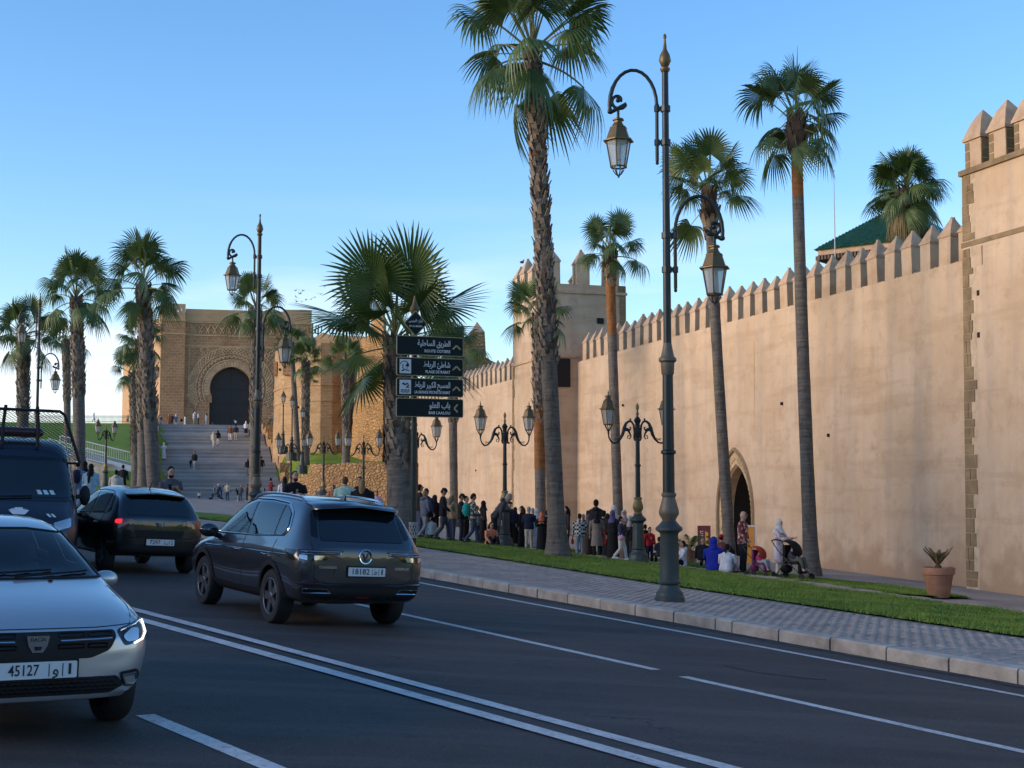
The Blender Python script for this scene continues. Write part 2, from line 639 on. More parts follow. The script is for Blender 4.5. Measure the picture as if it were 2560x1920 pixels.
M_ASPH = asphalt_mat()
M_PAINT = paint_mat()
M_GRASS = grass_mat('lawn_grass', (0.095, 0.185, 0.018), (0.14, 0.225, 0.024), (0.06, 0.125, 0.016))
M_HILL = grass_mat('hill_grass', (0.14, 0.235, 0.022), (0.185, 0.26, 0.03), (0.09, 0.16, 0.018))
M_BLADE = mat('grass_blade', (0.115, 0.235, 0.020), 0.7, var=0.4, vscale=1.2, col2=(0.20, 0.275, 0.035))
M_PLAZA = mat('plaza_paving', (0.27, 0.235, 0.20), 0.9, var=0.25, vscale=0.7, bump=0.6, bscale=6, detail=7)
M_PAVE = mat('paver_grey', (0.34, 0.29, 0.25), 0.85, var=0.22, vscale=1.3, bump=0.5, bscale=25)
M_PAVEBED = mat('paving_bed', (0.29, 0.25, 0.215), 0.9, var=0.25, vscale=2.0, bump=0.5, bscale=12)
M_KERB = mat('kerb_concrete', (0.38, 0.33, 0.27), 0.9, var=0.4, vscale=2.2, bump=0.5, bscale=30, detail=8)
M_PATH = mat('path_stone', (0.34, 0.27, 0.21), 0.9, var=0.3, vscale=2.0, bump=0.6, bscale=14)

# ------------------------------------------------------------------ ground sheets
K0, RB = 36.0, 60.0     # the road runs straight up to K0, then bends left
def rp(k, n):
    if k <= K0:
        return (0.871 * n - 0.491 * k, 0.491 * n + 0.871 * k)
    ph = (k - K0) / (RB + 6.0)
    cx, cy = 0.871 * -RB - 0.491 * K0, 0.491 * -RB + 0.871 * K0
    dx, dy = 0.871 * (n + RB), 0.491 * (n + RB)
    return (cx + dx * math.cos(ph) - dy * math.sin(ph), cy + dx * math.sin(ph) + dy * math.cos(ph))

def road_z(x, y):
    n = 0.871 * x + 0.491 * y
    return -0.057 * max(-45, min(40, x)) + 0.002 * max(-60, min(130, y)) - (0.028 * max(0, min(9, 5.2 - n)) if y < 60 else 0)

def strip(name, mat_, ks, nfun0, nfun1, nn, zfun, dz, parent=None, smooth=180):
    mb = MB()
    P = []
    for k in ks:
        row = []
        for j in range(nn + 1):
            n_ = nfun0(k) + (nfun1(k) - nfun0(k)) * j / nn
            x, y = rp(k, n_)
            row.append((x, y, zfun(x, y) + dz))
        P.append(row)
    mb.grid([r[::-1] for r in P])
    return mb.build(name, mat_, parent, smooth)

def frange(a, b, d):
    q = []
    while a < b - 1e-6:
        q.append(a); a += d
    return q + [b]

# one ground sheet to the horizon, a little below everything laid on it
gx = np.array([-4000, -1500, -600, -300, -160] + list(np.arange(-110, 60, 1.5)) + [90, 160, 300, 600, 1500, 4000], float)
gy = np.array([-4000, -1000, -300, -100, -60, -30] + list(np.arange(-20, 175, 1.5)) + [200, 240, 300, 420, 700, 1500, 3000, 6000], float)
GX, GY = np.meshgrid(gx, gy)
GZ = gz_np(GX, GY) - np.where((0.871 * GX + 0.491 * GY < 32) & (GY < 75), 0.45, 0.10)
nxx, nyy = len(gx), len(gy)
idx = np.arange(nxx * nyy).reshape(nyy, nxx)
F = np.stack([idx[:-1, :-1].ravel(), idx[:-1, 1:].ravel(), idx[1:, 1:].ravel(), idx[1:, :-1].ravel()], 1)
ground = link('ground', np_mesh('ground', np.stack([GX.ravel(), GY.ravel(), GZ.ravel()], 1), F, M_HILL, True))
tag(ground, kind='structure')

road = strip('road', M_ASPH, frange(-40, 90, 2.0), lambda k: -0.4, lambda k: 12.55, 8, road_z, 0.0)
tag(road, kind='structure')

# painted lines, each laid 4 mm proud of the road
def line_from(pts, w, name='lane_marking', step=0.0):
    """a painted band along ground points"""
    mb = MB()
    P = []
    for i, p in enumerate(pts):
        a = pts[max(0, i - 1)]; b = pts[min(len(pts) - 1, i + 1)]
        d = Vector((b[0] - a[0], b[1] - a[1])).normalized()
        q = Vector((-d.y, d.x)) * w / 2
        l_, r_ = (p[0] + q.x, p[1] + q.y), (p[0] - q.x, p[1] - q.y)
        P.append([(l_[0], l_[1], road_z(*l_) + 0.004), (r_[0], r_[1], road_z(*r_) + 0.004)])
    mb.grid([[b, a] for a, b in P])
    return mb.build(name, M_PAINT, road)

def seg(p, q, ext0=0.0, ext1=0.0, n=12):
    """ground points between two pixels, stretched past both ends by metres"""
    a, b = gnd(*p), gnd(*q)
    d = (b - a); L = math.hypot(d.x, d.y); d = d / L
    a2 = a - d * ext0; b2 = b + d * ext1
    return [(a2.x + (b2.x - a2.x) * i / n, a2.y + (b2.y - a2.y) * i / n) for i in range(n + 1)]

line_from(seg((1060, 1459), (2560, 1741), 22, 14, 40), 0.12)                 # edge line
line_from(seg((1022, 1539), (1640, 1675), 2.2, 0), 0.13)                     # lane dashes
line_from(seg((1708, 1692), (2560, 1880), 0, 0.3), 0.13)
d0 = gnd(1022, 1539); d1 = gnd(1640, 1675); dd = (d1 - d0).normalized()
for q in (6.4, 13.2, 20.0):
    a = d0 - dd * (q + 3.2); b = d0 - dd * q
    line_from([(a.x + (b.x - a.x) * i / 6, a.y + (b.y - a.y) * i / 6) for i in range(7)], 0.13)
line_from(seg((340, 1525), (1800, 1914), 20, 6, 40), 0.16)                   # double centre line
line_from(seg((340, 1546), (1500, 1869), 20, 7, 40), 0.17)
line_from(seg((362, 1788), (680, 1920), 0.0, 1.6), 0.15)                     # dash of the oncoming lanes
# repair patch in the near lane
pc = gnd(1940, 1676)
mb = MB()
ring = []
for i in range(20):
    a = 2 * math.pi * i / 20
    r_ = 1.0 + 0.13 * math.sin(3 * a) + 0.09 * math.cos(5 * a + 1)
    x, y = pc.x + (0.871 * 0.42 * math.cos(a) - 0.491 * 0.62 * math.sin(a)) * r_, pc.y + (0.491 * 0.42 * math.cos(a) + 0.871 * 0.62 * math.sin(a)) * r_
    ring.append((x, y, road_z(x, y) + 0.004))
mb.add(ring, [tuple(range(20))])
M_PATCH = mat('asphalt_patch', (0.032, 0.028, 0.026), 0.75, var=0.25, vscale=8, bump=0.5, bscale=90)
mb.build('repair_patch', M_PATCH, road)

# grit gathered in the gutter
M_GRIT = mat('gutter_grit', (0.050, 0.043, 0.036), .95, var=.5, vscale=3.5, bump=.6, bscale=60, detail=8)
gut = strip('gutter', M_GRIT, frange(-6, 60, .5), lambda k: 12.36 + .06 * math.sin(k * 2.9) + .05 * math.sin(k * 7.3), lambda k: 12.56, 2, road_z, .005, road)
# kerb stones, one metre each
kerb = thing('kerb', None, None); tag(kerb, kind='structure')
def kerbstone_mesh(L):
    mb = MB()
    w, h, c = 0.22, 0.165, 0.022
    prof = [(0, -0.15), (0, h - c), (c, h), (w, h), (w, -0.15)]
    a = [(-L / 2, y, z) for y, z in prof]; b = [(L / 2, y, z) for y, z in prof]
    n_ = len(prof)
    fs = [tuple(range(n_)), tuple(range(2 * n_ - 1, n_ - 1, -1))]
    for i in range(n_ - 1):
        fs.append((i, n_ + i, n_ + i + 1, i + 1))
    return mb.add(a + b, fs).mesh('kerbstone', M_KERB)
KM = [kerbstone_mesh(0.975), kerbstone_mesh(0.97), kerbstone_mesh(0.355)]
rk = random.Random(3)
k_ = -6.0
i = 0
while k_ < 60:
    short = abs(k_ - 16.0) < 0.45 and i < 99
    me = KM[2] if short else KM[i % 2]
    L = 0.38 if short else 1.0
    if short:
        i = 100
    x, y = rp(k_ + L / 2, 12.55)
    x2, y2 = rp(k_ + L / 2 + 0.1, 12.55)
    o = link('kerbstone', me, kerb, (x + rk.uniform(-.006, .006), y, road_z(x, y) + rk.uniform(-.006, .006)), math.atan2(y - y2, x - x2) )
    o.rotation_euler.x = rk.uniform(-.01, .01)
    o.rotation_euler.y = (0.057 * -0.491 + 0.002 * -0.871) * -1
    k_ += L; i += 1

def n_lawn(k):
    return float(np.interp(k, [14, 23.4, 36, 60], [16.2, 16.45, 17.4, 19.0]))
def NF(k):
    return float(np.interp(k, [10, 23, 30, 60], [21.7, 22.0, 23.5, 23.8]))
pavement = strip('pavement', M_PAVEBED, frange(-12, 70, 1.0), lambda k: 12.70, lambda k: n_lawn(k) + 0.1, 6, gz, 0.0)
tag(pavement, kind='structure')
left_pavement = strip('left_pavement', M_PAVEBED, frange(-40, 60, 2.0), lambda k: -6, lambda k: -0.4, 4, road_z, 0.15)
tag(left_pavement, kind='structure')

# pavers: the largest ones singly, the others as one sheet of real blocks
def paver_pts(k0, k1):
    q = []
    row = 0
    k = k0
    while k < k1:
        n_ = 12.80 + (0.1 if row % 2 else 0.0)
        while n_ < n_lawn(k) - 0.1:
            q.append((k, n_)); n_ += 0.205
        k += 0.104; row += 1
    return q
PM = []
for v in range(3):
    mb = MB(); mb.box((0, 0, 0.0), (0.197, 0.097, 0.05), taper=0.97); PM.append(mb.mesh('paver', M_PAVE))
pv = paver_pts(11.2, 33.0)
pv.sort(key=lambda q: q[0])
ang = math.atan2(0.491, 0.871)
big_v, big_f = [], []
box_f = np.array([(4, 5, 6, 7), (0, 1, 5, 4), (1, 2, 6, 5), (2, 3, 7, 6), (3, 0, 4, 7)])
for i, (k, n_) in enumerate(pv):
    x, y = rp(k, n_)
    dz = rk.uniform(-0.0025, 0.0025) - 0.019
    if i < 290:
        o = link('paver', PM[i % 3], pavement, (x, y, gz(x, y) + dz), ang + rk.uniform(-.015, .015))
        o.rotation_euler.y = 0.05 + rk.uniform(-.012, .012)
    else:
        c, s = math.cos(ang), math.sin(ang)
        z = gz(x, y) + dz
        o0 = len(big_v)
        for zz, q in ((-0.025, 1.0), (0.025, 0.97)):
            for sx, sy in ((-.0985, -.0485), (.0985, -.0485), (.0985, .0485), (-.0985, .0485)):
                X, Y = sx * q, sy * q
                big_v.append((x + c * X - s * Y, y + s * X + c * Y, z + zz - 0.05 * X + rk.uniform(-.001, .001)))
        big_f.append(box_f + o0)
o = link('paver_field', np_mesh('paver_field', np.array(big_v), np.concatenate(big_f), M_PAVE), pavement)
tag(o, kind='stuff')

# plaza between lawn, wall and stairs
px_, py_ = np.arange(-62, 22, 0.75), np.arange(14, 118, 0.75)
PX, PY = np.meshgrid(px_, py_)
PZ = gz_np(PX, PY)
n_ = 0.871 * PX + 0.491 * PY
S_ = -0.232 * (PX + 23.5) + 0.973 * (PY - 115); T_ = 0.973 * (PX + 23.5) + 0.232 * (PY - 115)
ok = (n_ > 13.2) & ~((T_ < -5.25) & (S_ > -46)) & ~((T_ > 5.25) & (PY > 108.5)) & (S_ < 1.0)
ok &= ~((PX < -9) & (n_ < 17.5)) | (PY > 50)
ii = np.arange(PX.size).reshape(PX.shape)
okf = ok[:-1, :-1] & ok[1:, :-1] & ok[:-1, 1:] & ok[1:, 1:]
PF = np.stack([ii[:-1, :-1][okf], ii[:-1, 1:][okf], ii[1:, 1:][okf], ii[1:, :-1][okf]], 1)
PZ2 = PZ - np.where(n_ < 25.2, 0.035, 0.0)
plaza = link('plaza', np_mesh('plaza', np.stack([PX.ravel(), PY.ravel(), PZ2.ravel()], 1), PF, M_PLAZA, True))
tag(plaza, kind='structure')

# lawns along the wall
def lawn_z(x, y):
    return gz(x, y)
def edge_wob(k):
    return 0.10 * math.sin(k * 1.7) + 0.07 * math.sin(k * 4.1 + 1)
lawn = strip('lawn', M_GRASS, frange(4, 64, 0.5), lambda k: n_lawn(k) + 0.02, lambda k: NF(k) + edge_wob(k), 10, lawn_z, 0.035)
tag(lawn, kind='structure')
lawn_b = strip('wall_lawn', M_GRASS, frange(24.0, 45, 0.5), lambda k: NF(k) + 1.25 + 0.15 * math.sin(k * 2.3), lambda k: 27.6 + 0.2 * math.sin(k * 1.3) - 1.6 * max(0, (27 - k) / 3), 8, lawn_z, 0.03)
tag(lawn_b, kind='structure')

def blades(name, k0, k1, f0, f1, dens, parent, seed):
    g = np.random.default_rng(seed)
    N = int((k1 - k0) * (f1(0.5 * (k0 + k1)) - f0(0.5 * (k0 + k1))) * dens)
    k = k0 + (k1 - k0) * g.random(N) ** 1.25
    lo = np.array([f0(q) for q in k]); hi = np.array([f1(q) for q in k])
    n_ = lo + (hi - lo) * g.random(N)
    XY = np.array([rp(a, b) for a, b in zip(k, n_)])
    x, y = XY[:, 0], XY[:, 1]
    z = gz_np(x, y) + 0.03
    a = g.random(N) * 2 * np.pi
    patch = 0.75 + 0.35 * np.sin(x * 1.9 + 2 * np.sin(y * 0.8)) * np.sin(y * 1.3)
    h = (0.035 + 0.05 * g.random(N)) * patch
    w = 0.007 + 0.006 * g.random(N)
    lean = 0.6 * h
    la = g.random(N) * 2 * np.pi
    v0 = np.stack([x - w * np.cos(a), y - w * np.sin(a), z], 1)
    v1 = np.stack([x + w * np.cos(a), y + w * np.sin(a), z], 1)
    v2 = np.stack([x + lean * np.cos(la), y + lean * np.sin(la), z + h], 1)
    V = np.stack([v0, v1, v2], 1).reshape(-1, 3)
    Fq = np.arange(3 * N).reshape(N, 3)
    o = link(name, np_mesh(name, V, Fq, M_BLADE), parent)
    tag(o, kind='stuff')
blades('grass_blades', 10, 52, lambda k: n_lawn(k) - .05 + .04 * math.sin(k * 9), lambda k: NF(k) + .06 + edge_wob(k), 720, lawn, 1)
blades('grass_blades', 24, 44, lambda k: NF(k) + 1.3, lambda k: 27.4 - 1.6 * max(0, (27 - k) / 3), 500, lawn_b, 2)

# rough stone slabs of the path between the two lawns
path = thing('stone_path', None, None); tag(path, kind='structure')
rs = random.Random(11)
k_ = 9.0
while k_ < 40:
    w = rs.uniform(0.5, 1.0)
    for row, (na, nb) in enumerate(((NF(k_) + .12, NF(k_) + .62), (NF(k_) + .66, NF(k_) + 1.16))):
        n_c = (na + nb) / 2 + rs.uniform(-.04, .04)
        x, y = rp(k_ + w / 2, n_c)
        hw, hn = w / 2 - 0.03, (nb - na) / 2 - 0.02
        pts = []
        for q in range(8):
            a = 2 * math.pi * (q + 0.5) / 8
            sx, sy = math.copysign(min(1, abs(math.cos(a)) * 1.25), math.cos(a)), math.copysign(min(1, abs(math.sin(a)) * 1.25), math.sin(a))
            kk = sy * hw * rs.uniform(.82, 1.02); nn = sx * hn * rs.uniform(.82, 1.02)
            pts.append((0.871 * nn - 0.491 * kk, 0.491 * nn + 0.871 * kk))
        mb = MB(); mb.prism(pts, -0.08, 0.03 + rs.uniform(0, .025))
        o = mb.build('slab', M_PATH, path, loc=(x, y, gz(x, y)))
        o.rotation_euler = (rs.uniform(-.02, .02), 0.05 + rs.uniform(-.02, .02), 0)
    k_ += w

# ------------------------------------------------------------------ wall materials
M_PLASTER = plaster('old_plaster', (0.485, 0.348, 0.228), (0.565, 0.425, 0.298), (0.36, 0.24, 0.15), (0.37, 0.30, 0.235))
M_PLASTER2 = plaster('gate_plaster', (0.50, 0.31, 0.17), (0.54, 0.35, 0.20), (0.40, 0.24, 0.13), (0.42, 0.29, 0.18), 0.5)
M_CAP = mat('merlon_cap', (0.46, 0.325, 0.22), 0.95, var=0.22, vscale=2.5, bump=0.5, bscale=14, spec=0.15, detail=7)
M_QUOIN = mat('quoin_stone', (0.23, 0.165, 0.095), 0.95, var=0.3, vscale=2.2, bump=0.7, bscale=16, spec=0.15, detail=7)
M_JOINT = mat('lime_mortar', (0.47, 0.36, 0.25), 0.95, var=0.2, vscale=4, spec=0.1)
M_GATE = masonry('gate_stone', (0.46, 0.252, 0.130), (0.37, 0.20, 0.102), (0.55, 0.34, 0.195), 0.62, 0.33, 0.035, 0.05)
M_CARVE = mat('carved_stone', (0.54, 0.345, 0.20), 0.95, var=0.25, vscale=1.5, bump=0.4, bscale=10, spec=0.1)
M_BAST = masonry('bastion_stone', (0.46, 0.295, 0.155), (0.385, 0.24, 0.125), (0.52, 0.36, 0.21), 0.7, 0.26, 0.03, 0.06)
M_ROUGH = rubble('rubble_wall', (0.55, 0.33, 0.15), (0.45, 0.27, 0.125), (0.68, 0.6, 0.52), (2.2, 2.2, 5.0), 0.12)
M_RETAIN = rubble('rubble_retaining', (0.54, 0.33, 0.16), (0.44, 0.275, 0.14), (0.76, 0.69, 0.62), (3.2, 3.2, 4.4), 0.12)
M_SHADE = mat('interior_shade', (0.010, 0.009, 0.009), 0.9, var=0)  # near-black paint standing for the shade inside passage, holes and windows
M_DOOR = mat('dark_wood_door', (0.022, 0.016, 0.014), 0.55, var=0.3, vscale=3, stretch=(6, 6, .4))
M_STEPS = [mat('step_granite', (a, a * .93, a * .86), 0.85, var=0.2, vscale=.5, bump=0.3, bscale=20, detail=7) for a in (.29, .35, .41)]
M_STEP = M_STEPS[1]
M_TILE = mat('green_roof_tile', (0.028, 0.105, 0.050), 0.4, var=0.5, vscale=5, bump=0.5, bscale=20)

# ------------------------------------------------------------------ the long city wall on the right
W0 = Vector((13.4, 41.0, 0.0))
W_ANG = math.atan2(0.954, -0.301)
def wl(a, b):
    """wall frame -> world xy: a along the wall (away), b out of the wall (to the road)"""
    return (W0.x - 0.301 * a - 0.954 * b, W0.y + 0.954 * a - 0.301 * b)
TOP = 8.72
BOT = -2.2
wall = thing('city_wall', 'long ochre plastered rampart with a row of pointed merlons', 'wall', W0, W_ANG)
AC, AH0 = 15.35, -0.45                    # arched doorway: centre along the wall, sill level
def arch_outline(hw, spring, apex, foot, n=14, belly=0.0):
    """pointed arch, half width hw at the foot, swelling by belly towards the spring"""
    pts = []
    for i in range(6):
        f = i / 6
        pts.append((hw + belly * math.sin(f * math.pi / 2), foot + (spring - foot) * f))
    w = hw + belly
    for i in range(n + 1):
        f = i / n
        a = f * math.pi / 2
        pts.append((w * (1 - f ** 1.9) * (1 if f < 1 else 0), spring + (apex - spring) * (math.sin(a) * 0.55 + f * 0.45)))
    right = pts
    return [(-x, z) for x, z in right] + [(x, z) for x, z in reversed(right[:-1])]
FR = arch_outline(1.42, 1.1, 3.72, BOT, belly=0.16)      # outer edge of the stone frame
mb = MB()
xs = sorted(set([-22.0, -4.0] + list(np.arange(0, 13.4, 1.9)) + list(np.arange(17.4, 33.8, 2.1)) + [33.8]))
def face_grid(a0, a1):
    na = max(1, int((a1 - a0) / 1.2)); nz = 7
    P = [[(a0 + (a1 - a0) * i / na, 0.10 * max(0, 1 - (BOT + (TOP - BOT) * j / nz + 2.2) / 9) , BOT + (TOP - BOT) * j / nz) for j in range(nz + 1)] for i in range(na + 1)]
    mb.grid([r for r in P[::-1]])
hwm = max(x for x, z in FR)
face_grid(-22.0, AC - hwm - 0.05)
face_grid(AC + hwm + 0.05, 84.0)
# wall above and beside the arch
left_ = [(-(hwm + 0.05), BOT)] + FR
prev = None
outl = [p for p in FR]
def wy(z):
    return 0.10 * max(0, 1 - (z + 2.2) / 9)
L_side = outl[:len(outl) // 2 + 1]; R_side = outl[len(outl) // 2:][::-1]
for side, sg in ((L_side, -1), (R_side, 1)):
    xe = sg * (hwm + 0.05)
    for (x1, z1), (x2, z2) in zip(side[:-1], side[1:]):
        q = [(AC + x1, wy(z1), z1), (AC + x2, wy(z2), z2), (AC + xe, wy(z2), z2), (AC + xe, wy(z1), z1)]
        mb.add(q, [(0, 1, 2, 3) if sg < 0 else (3, 2, 1, 0)])
apex = outl[len(outl) // 2]
q = [(AC - hwm - .05, wy(apex[1]), apex[1]), (AC + hwm + .05, wy(apex[1]), apex[1]), (AC + hwm + .05, 0, TOP), (AC - hwm - .05, 0, TOP)]
mb.add(q, [(3, 2, 1, 0)])
# top walk, back and ends
TH = 1.3
mb.add([(-22, 0, TOP), (84, 0, TOP), (84, -TH, TOP), (-22, -TH, TOP)], [(0, 1, 2, 3)][::1])
mb.add([(-22, -TH, TOP), (84, -TH, TOP), (84, -TH, BOT), (-22, -TH, BOT)], [(0, 1, 2, 3)])
mb.add([(84, 0, TOP), (84, .1, BOT), (84, -TH, BOT), (84, -TH, TOP)], [(0, 1, 2, 3)])
o = mb.build('wall_face', M_PLASTER, wall)
bm = bmesh.new(); bm.from_mesh(o.data); bmesh.ops.remove_doubles(bm, verts=bm.verts, dist=0.002); bmesh.ops.recalc_face_normals(bm, faces=bm.faces); bm.to_mesh(o.data); bm.free()

# stone frame of the doorway: outer roll, carved band, deep reveal, dark passage
def arch_band(p_out, p_in, b0, b1, m, name, parent):
    """ring between two outlines (same count); outer edge at depth b0, inner at b1"""
    mb = MB()
    vs = [(AC + x, b0, z) for x, z in p_out] + [(AC + x, b1, z) for x, z in p_in]
    n = len(p_out)
    mb.add(vs, [(i, i + 1, n + i + 1, n + i) for i in range(n - 1)])
    return mb.build(name, m, parent, 50)
O1 = FR
O2 = arch_outline(1.32, 1.1, 3.60, BOT, belly=0.15)
O3 = arch_outline(1.10, 1.1, 3.08, BOT, belly=0.14)
O4 = arch_outline(1.06, 1.1, 3.00, BOT, belly=0.13)
fr = arch_band([(x * 1.0, z) for x, z in O1], O2, 0.16, 0.15, M_QUOIN, 'arch_moulding', wall)
M_FRAME = mat('arch_stone', (0.44, 0.315, 0.19), 0.95, var=0.25, vscale=3, bump=0.8, bscale=12, spec=0.15)
arch_band(O1, [(x * .999, z) for x, z in O1], 0.0, 0.16, M_FRAME, 'arch_edge', wall)
arch_band(O2, O3, 0.05, 0.02, M_FRAME, 'arch_band', wall)
arch_band([(x, z) for x, z in O2], [(x * 1.001, z) for x, z in O2], 0.15, 0.05, M_FRAME, 'arch_edge', wall)
arch_band(O3, O4, 0.02, -0.10, M_FRAME, 'arch_reveal', wall)
arch_band(O4, O4, -0.10, -0.45, M_FRAME, 'arch_reveal', wall)
# carved bosses on the band
mb = MB()
for i in range(4, len(O2) - 4):
    xo = (O2[i][0] + O3[i][0]) / 2; zo = (O2[i][1] + O3[i][1]) / 2
    if zo > -0.4:
        mb.lathe([(0.10, 0.0), (0.085, 0.03), (0.03, 0.05)], 8, M=Matrix.Translation((AC + xo, 0.03, zo)) @ Matrix.Rotation(R(-90), 4, 'X'))
mb.build('carved_bosses', M_FRAME, wall, 40)['kind'] = 'stuff'
mb = MB()   # passage behind the door opening, its shade painted near-black
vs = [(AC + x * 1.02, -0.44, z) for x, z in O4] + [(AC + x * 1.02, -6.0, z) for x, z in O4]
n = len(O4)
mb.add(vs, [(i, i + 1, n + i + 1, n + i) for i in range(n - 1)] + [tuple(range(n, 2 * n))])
mb.build('passage', M_SHADE, wall)

# merlons
MW, MT, MH, CH = 0.56, 0.56, 0.85, 0.56
mb = MB(); mb.box((0, 0, MH / 2), (MW, MT, MH)); ME_MER = mb.mesh('merlon', M_PLASTER)
mb = MB(); mb.box((0, 0, 0.03), (MW + .06, MT + .06, 0.06)); mb.lathe([(0.425, 0.0), (0.015, CH)], 4, (0, 0, 0.06), rot=R(45)); ME_CAP = mb.mesh('cap', M_CAP)
ME_CAPS = []
for q_ in range(5):
    gq = random.Random(q_)
    mb = MB(); mb.box((0, 0, 0.03), (MW + .06, MT + .06, 0.06))
    for (r_, z_) in ((1, 0),):
        pass
    rows = []
    for f_ in (0, .3, .6, .85, 1.0):
        h_ = .30 * (1 - f_) + .012 + (.03 if f_ == 1 else 0)
        rows.append([(sx * h_ * gq.uniform(.93, 1.05), sy * h_ * gq.uniform(.93, 1.05), .06 + CH * f_ * (1 if f_ < 1 else gq.uniform(.93, 1.0))) for sx, sy in ((-1, -1), (0, -1.02), (1, -1), (1.02, 0), (1, 1), (0, 1.02), (-1, 1), (-1.02, 0))])
    for r0_, r1_ in zip(rows[:-1], rows[1:]):
        for k_2 in range(8):
            k3 = (k_2 + 1) % 8
            mb.add([r0_[k_2], r0_[k3], r1_[k3], r1_[k_2]], [(0, 1, 2, 3)])
    mb.add(rows[-1], [tuple(range(8))])
    ME_CAPS.append(mb.mesh('cap', M_CAP))
rm = random.Random(5)
def merlon(parent, x, y, z, sc=1.0, rz=0.0, hs=1.0):
    o = link('merlon', ME_MER, parent, (x, y, z), rz + rm.uniform(-.035, .035))
    o.scale = (sc * rm.uniform(.94, 1.06), sc, sc * hs * rm.uniform(.93, 1.05))
    o.rotation_euler.x = rm.uniform(-.025, .025); o.rotation_euler.y = rm.uniform(-.02, .02)
    c = link('cap', rm.choice(ME_CAPS), o, (0, 0, MH))
    c.scale = (1, 1, rm.uniform(.9, 1.06) / hs)
    return o
k_ = 0
a = 0.35
while a < 84:
    if not (33.0 < a < 39.6):
        merlon(wall, a, -0.30, TOP - 0.002)
    a += 1.0
mb = MB()    # crumbs of mortar left in the crenels
for i in range(34):
    a = 0.85 + i
    for q in range(3):
        mb.box((a + rm.uniform(-.15, .15), rm.uniform(-.1, -.04), TOP + 0.012), (rm.uniform(.05, .1), .06, .03))
mb.build('mortar_crumbs', M_CAP, wall)['kind'] = 'stuff'
# a squat upstand between tower and wall
mb = MB(); mb.box((32.9, -0.9, TOP + .5), (1.0, .5, 1.3)); mb.build('upstand', M_PLASTER, wall)

# put-log holes
for a_, z_ in ((8.2, 3.9), (11.5, 5.2), (22, 4.4), (27, 6.1), (45, 5), (52, 3.5)):
    mb = MB(); mb.box((a_, 0.065, z_), (0.09, 0.06, 0.11)); mb.build('putlog_hole', M_SHADE, wall)

# ------------------------------------------------------------------ near tower at the right edge
tower = thing('corner_tower', 'tall ochre wall tower with stone quoins at the end of the rampart', 'tower', (*wl(0, 0), 0), W_ANG)
T_TOP = 11.05
mb = MB()
def batter_box(a0, a1, b0, b1, z0, z1, bat, mi=0):
    vs = [(a0 - 0, b0, z0), (a1 + 0, b0, z0), (a1, b1 + bat, z0), (a0, b1 + bat, z0), (a0, b0, z1), (a1, b0, z1), (a1, b1, z1), (a0, b1, z1)]
    mb.add(vs, [(3, 2, 1, 0), (4, 5, 6, 7), (0, 1, 5, 4), (1, 2, 6, 5), (2, 3, 7, 6), (3, 0, 4, 7)], mi)
TA0, TA1, TB = -14.0, -0.25, 0.42
batter_box(TA0, TA1, -1.4, TB, BOT, T_TOP, 0.22)
tw = mb.build('wall_face', M_PLASTER, tower)
mb = MB()
mb.box(((TA0 + TA1) / 2, TB - .02, 9.02), (TA1 - TA0 + .1, .16, .14)); mb.build('string_course', M_QUOIN, tower)
mb = MB()
mb.box(((TA0 + TA1) / 2, TB - .02, T_TOP + .08), (TA1 - TA0 + .16, .2, .16)); mb.build('cornice', M_QUOIN, tower)
a = TA1 - 0.42
mb = MB(); mb.box((0, 0, .42), (.74, .74, .84)); ME_TM = mb.mesh('merlon', [M_PLASTER])
mb = MB(); mb.box((0, 0, .04), (.86, .86, .08)); mb.lathe([(.59, 0), (.33, .5), (.03, .82)], 4, (0, 0, .08), rot=R(45)); ME_TC = mb.mesh('cap', M_CAP)
mb = MB()
for zz, hh in ((.12, .22), (.40, .26), (.68, .22)):
    mb.box((-.375, 0, zz), (.02, .70, hh)); mb.box((.375, 0, zz), (.02, .70, hh))
    mb.box((.26, .375, zz), (.2, .02, hh))
ME_TQ = mb.mesh('quoin', M_QUOIN)
while a > TA0 + .3:
    o = link('merlon', ME_TM, tower, (a, TB - .46, T_TOP + .16))
    link('cap', ME_TC, o, (0, 0, .84)); link('quoin', ME_TQ, o)
    a -= 1.12
# quoin stones of the tower corner
rq = random.Random(21)
def quoins(parent, ax, bfun, z0, z1, sgn, wmin=.3, wmax=.62, hmin=.18, hmax=.42, side=None):
    """stack of corner stones; ax = corner along the wall, stones run towards sgn"""
    z = z0
    while z < z1 - 0.1:
        h = min(rq.uniform(hmin, hmax), z1 - z)
        w = rq.uniform(wmin, wmax)
        split = rq.random() < .35
        ws = [w] if not split else [w * rq.uniform(.35, .65)]
        if split:
            ws.append(w - ws[0])
        x = ax
        for q in ws:
            d = bfun(z + h / 2)
            mb = MB()
            mb.box((0, 0, 0), (q - .018, .06, h - .018), taper=.97)
            c = x + sgn * q / 2
            mb.build('quoin', M_QUOIN, parent, loc=(c, d - .012 + rq.uniform(0, .012), z + h / 2))
            x += sgn * q
        z += h
tb = lambda z: TB + 0.22 * (T_TOP - z) / (T_TOP - BOT)
mb = MB()
mb.add([(TA1 + .003, tb(BOT) + .004, BOT), (TA1 - .62, tb(BOT) + .004, BOT), (TA1 - .62, TB + .004, T_TOP), (TA1 + .003, TB + .004, T_TOP)], [(0, 1, 2, 3)])
mb.build('quoin_bed', M_JOINT, tower)
quoins(tower, TA1, tb, -0.75, 8.9, -1)
quoins(tower, TA1, tb, 9.12, T_TOP - .02, -1)
for a_, z_ in ((-.95, 7.55), (-.95, 6.35)):
    mb = MB(); mb.box((a_, tb(z_) - .06, z_), (.10, .16, .15)); mb.build('putlog_hole', M_SHADE, tower)
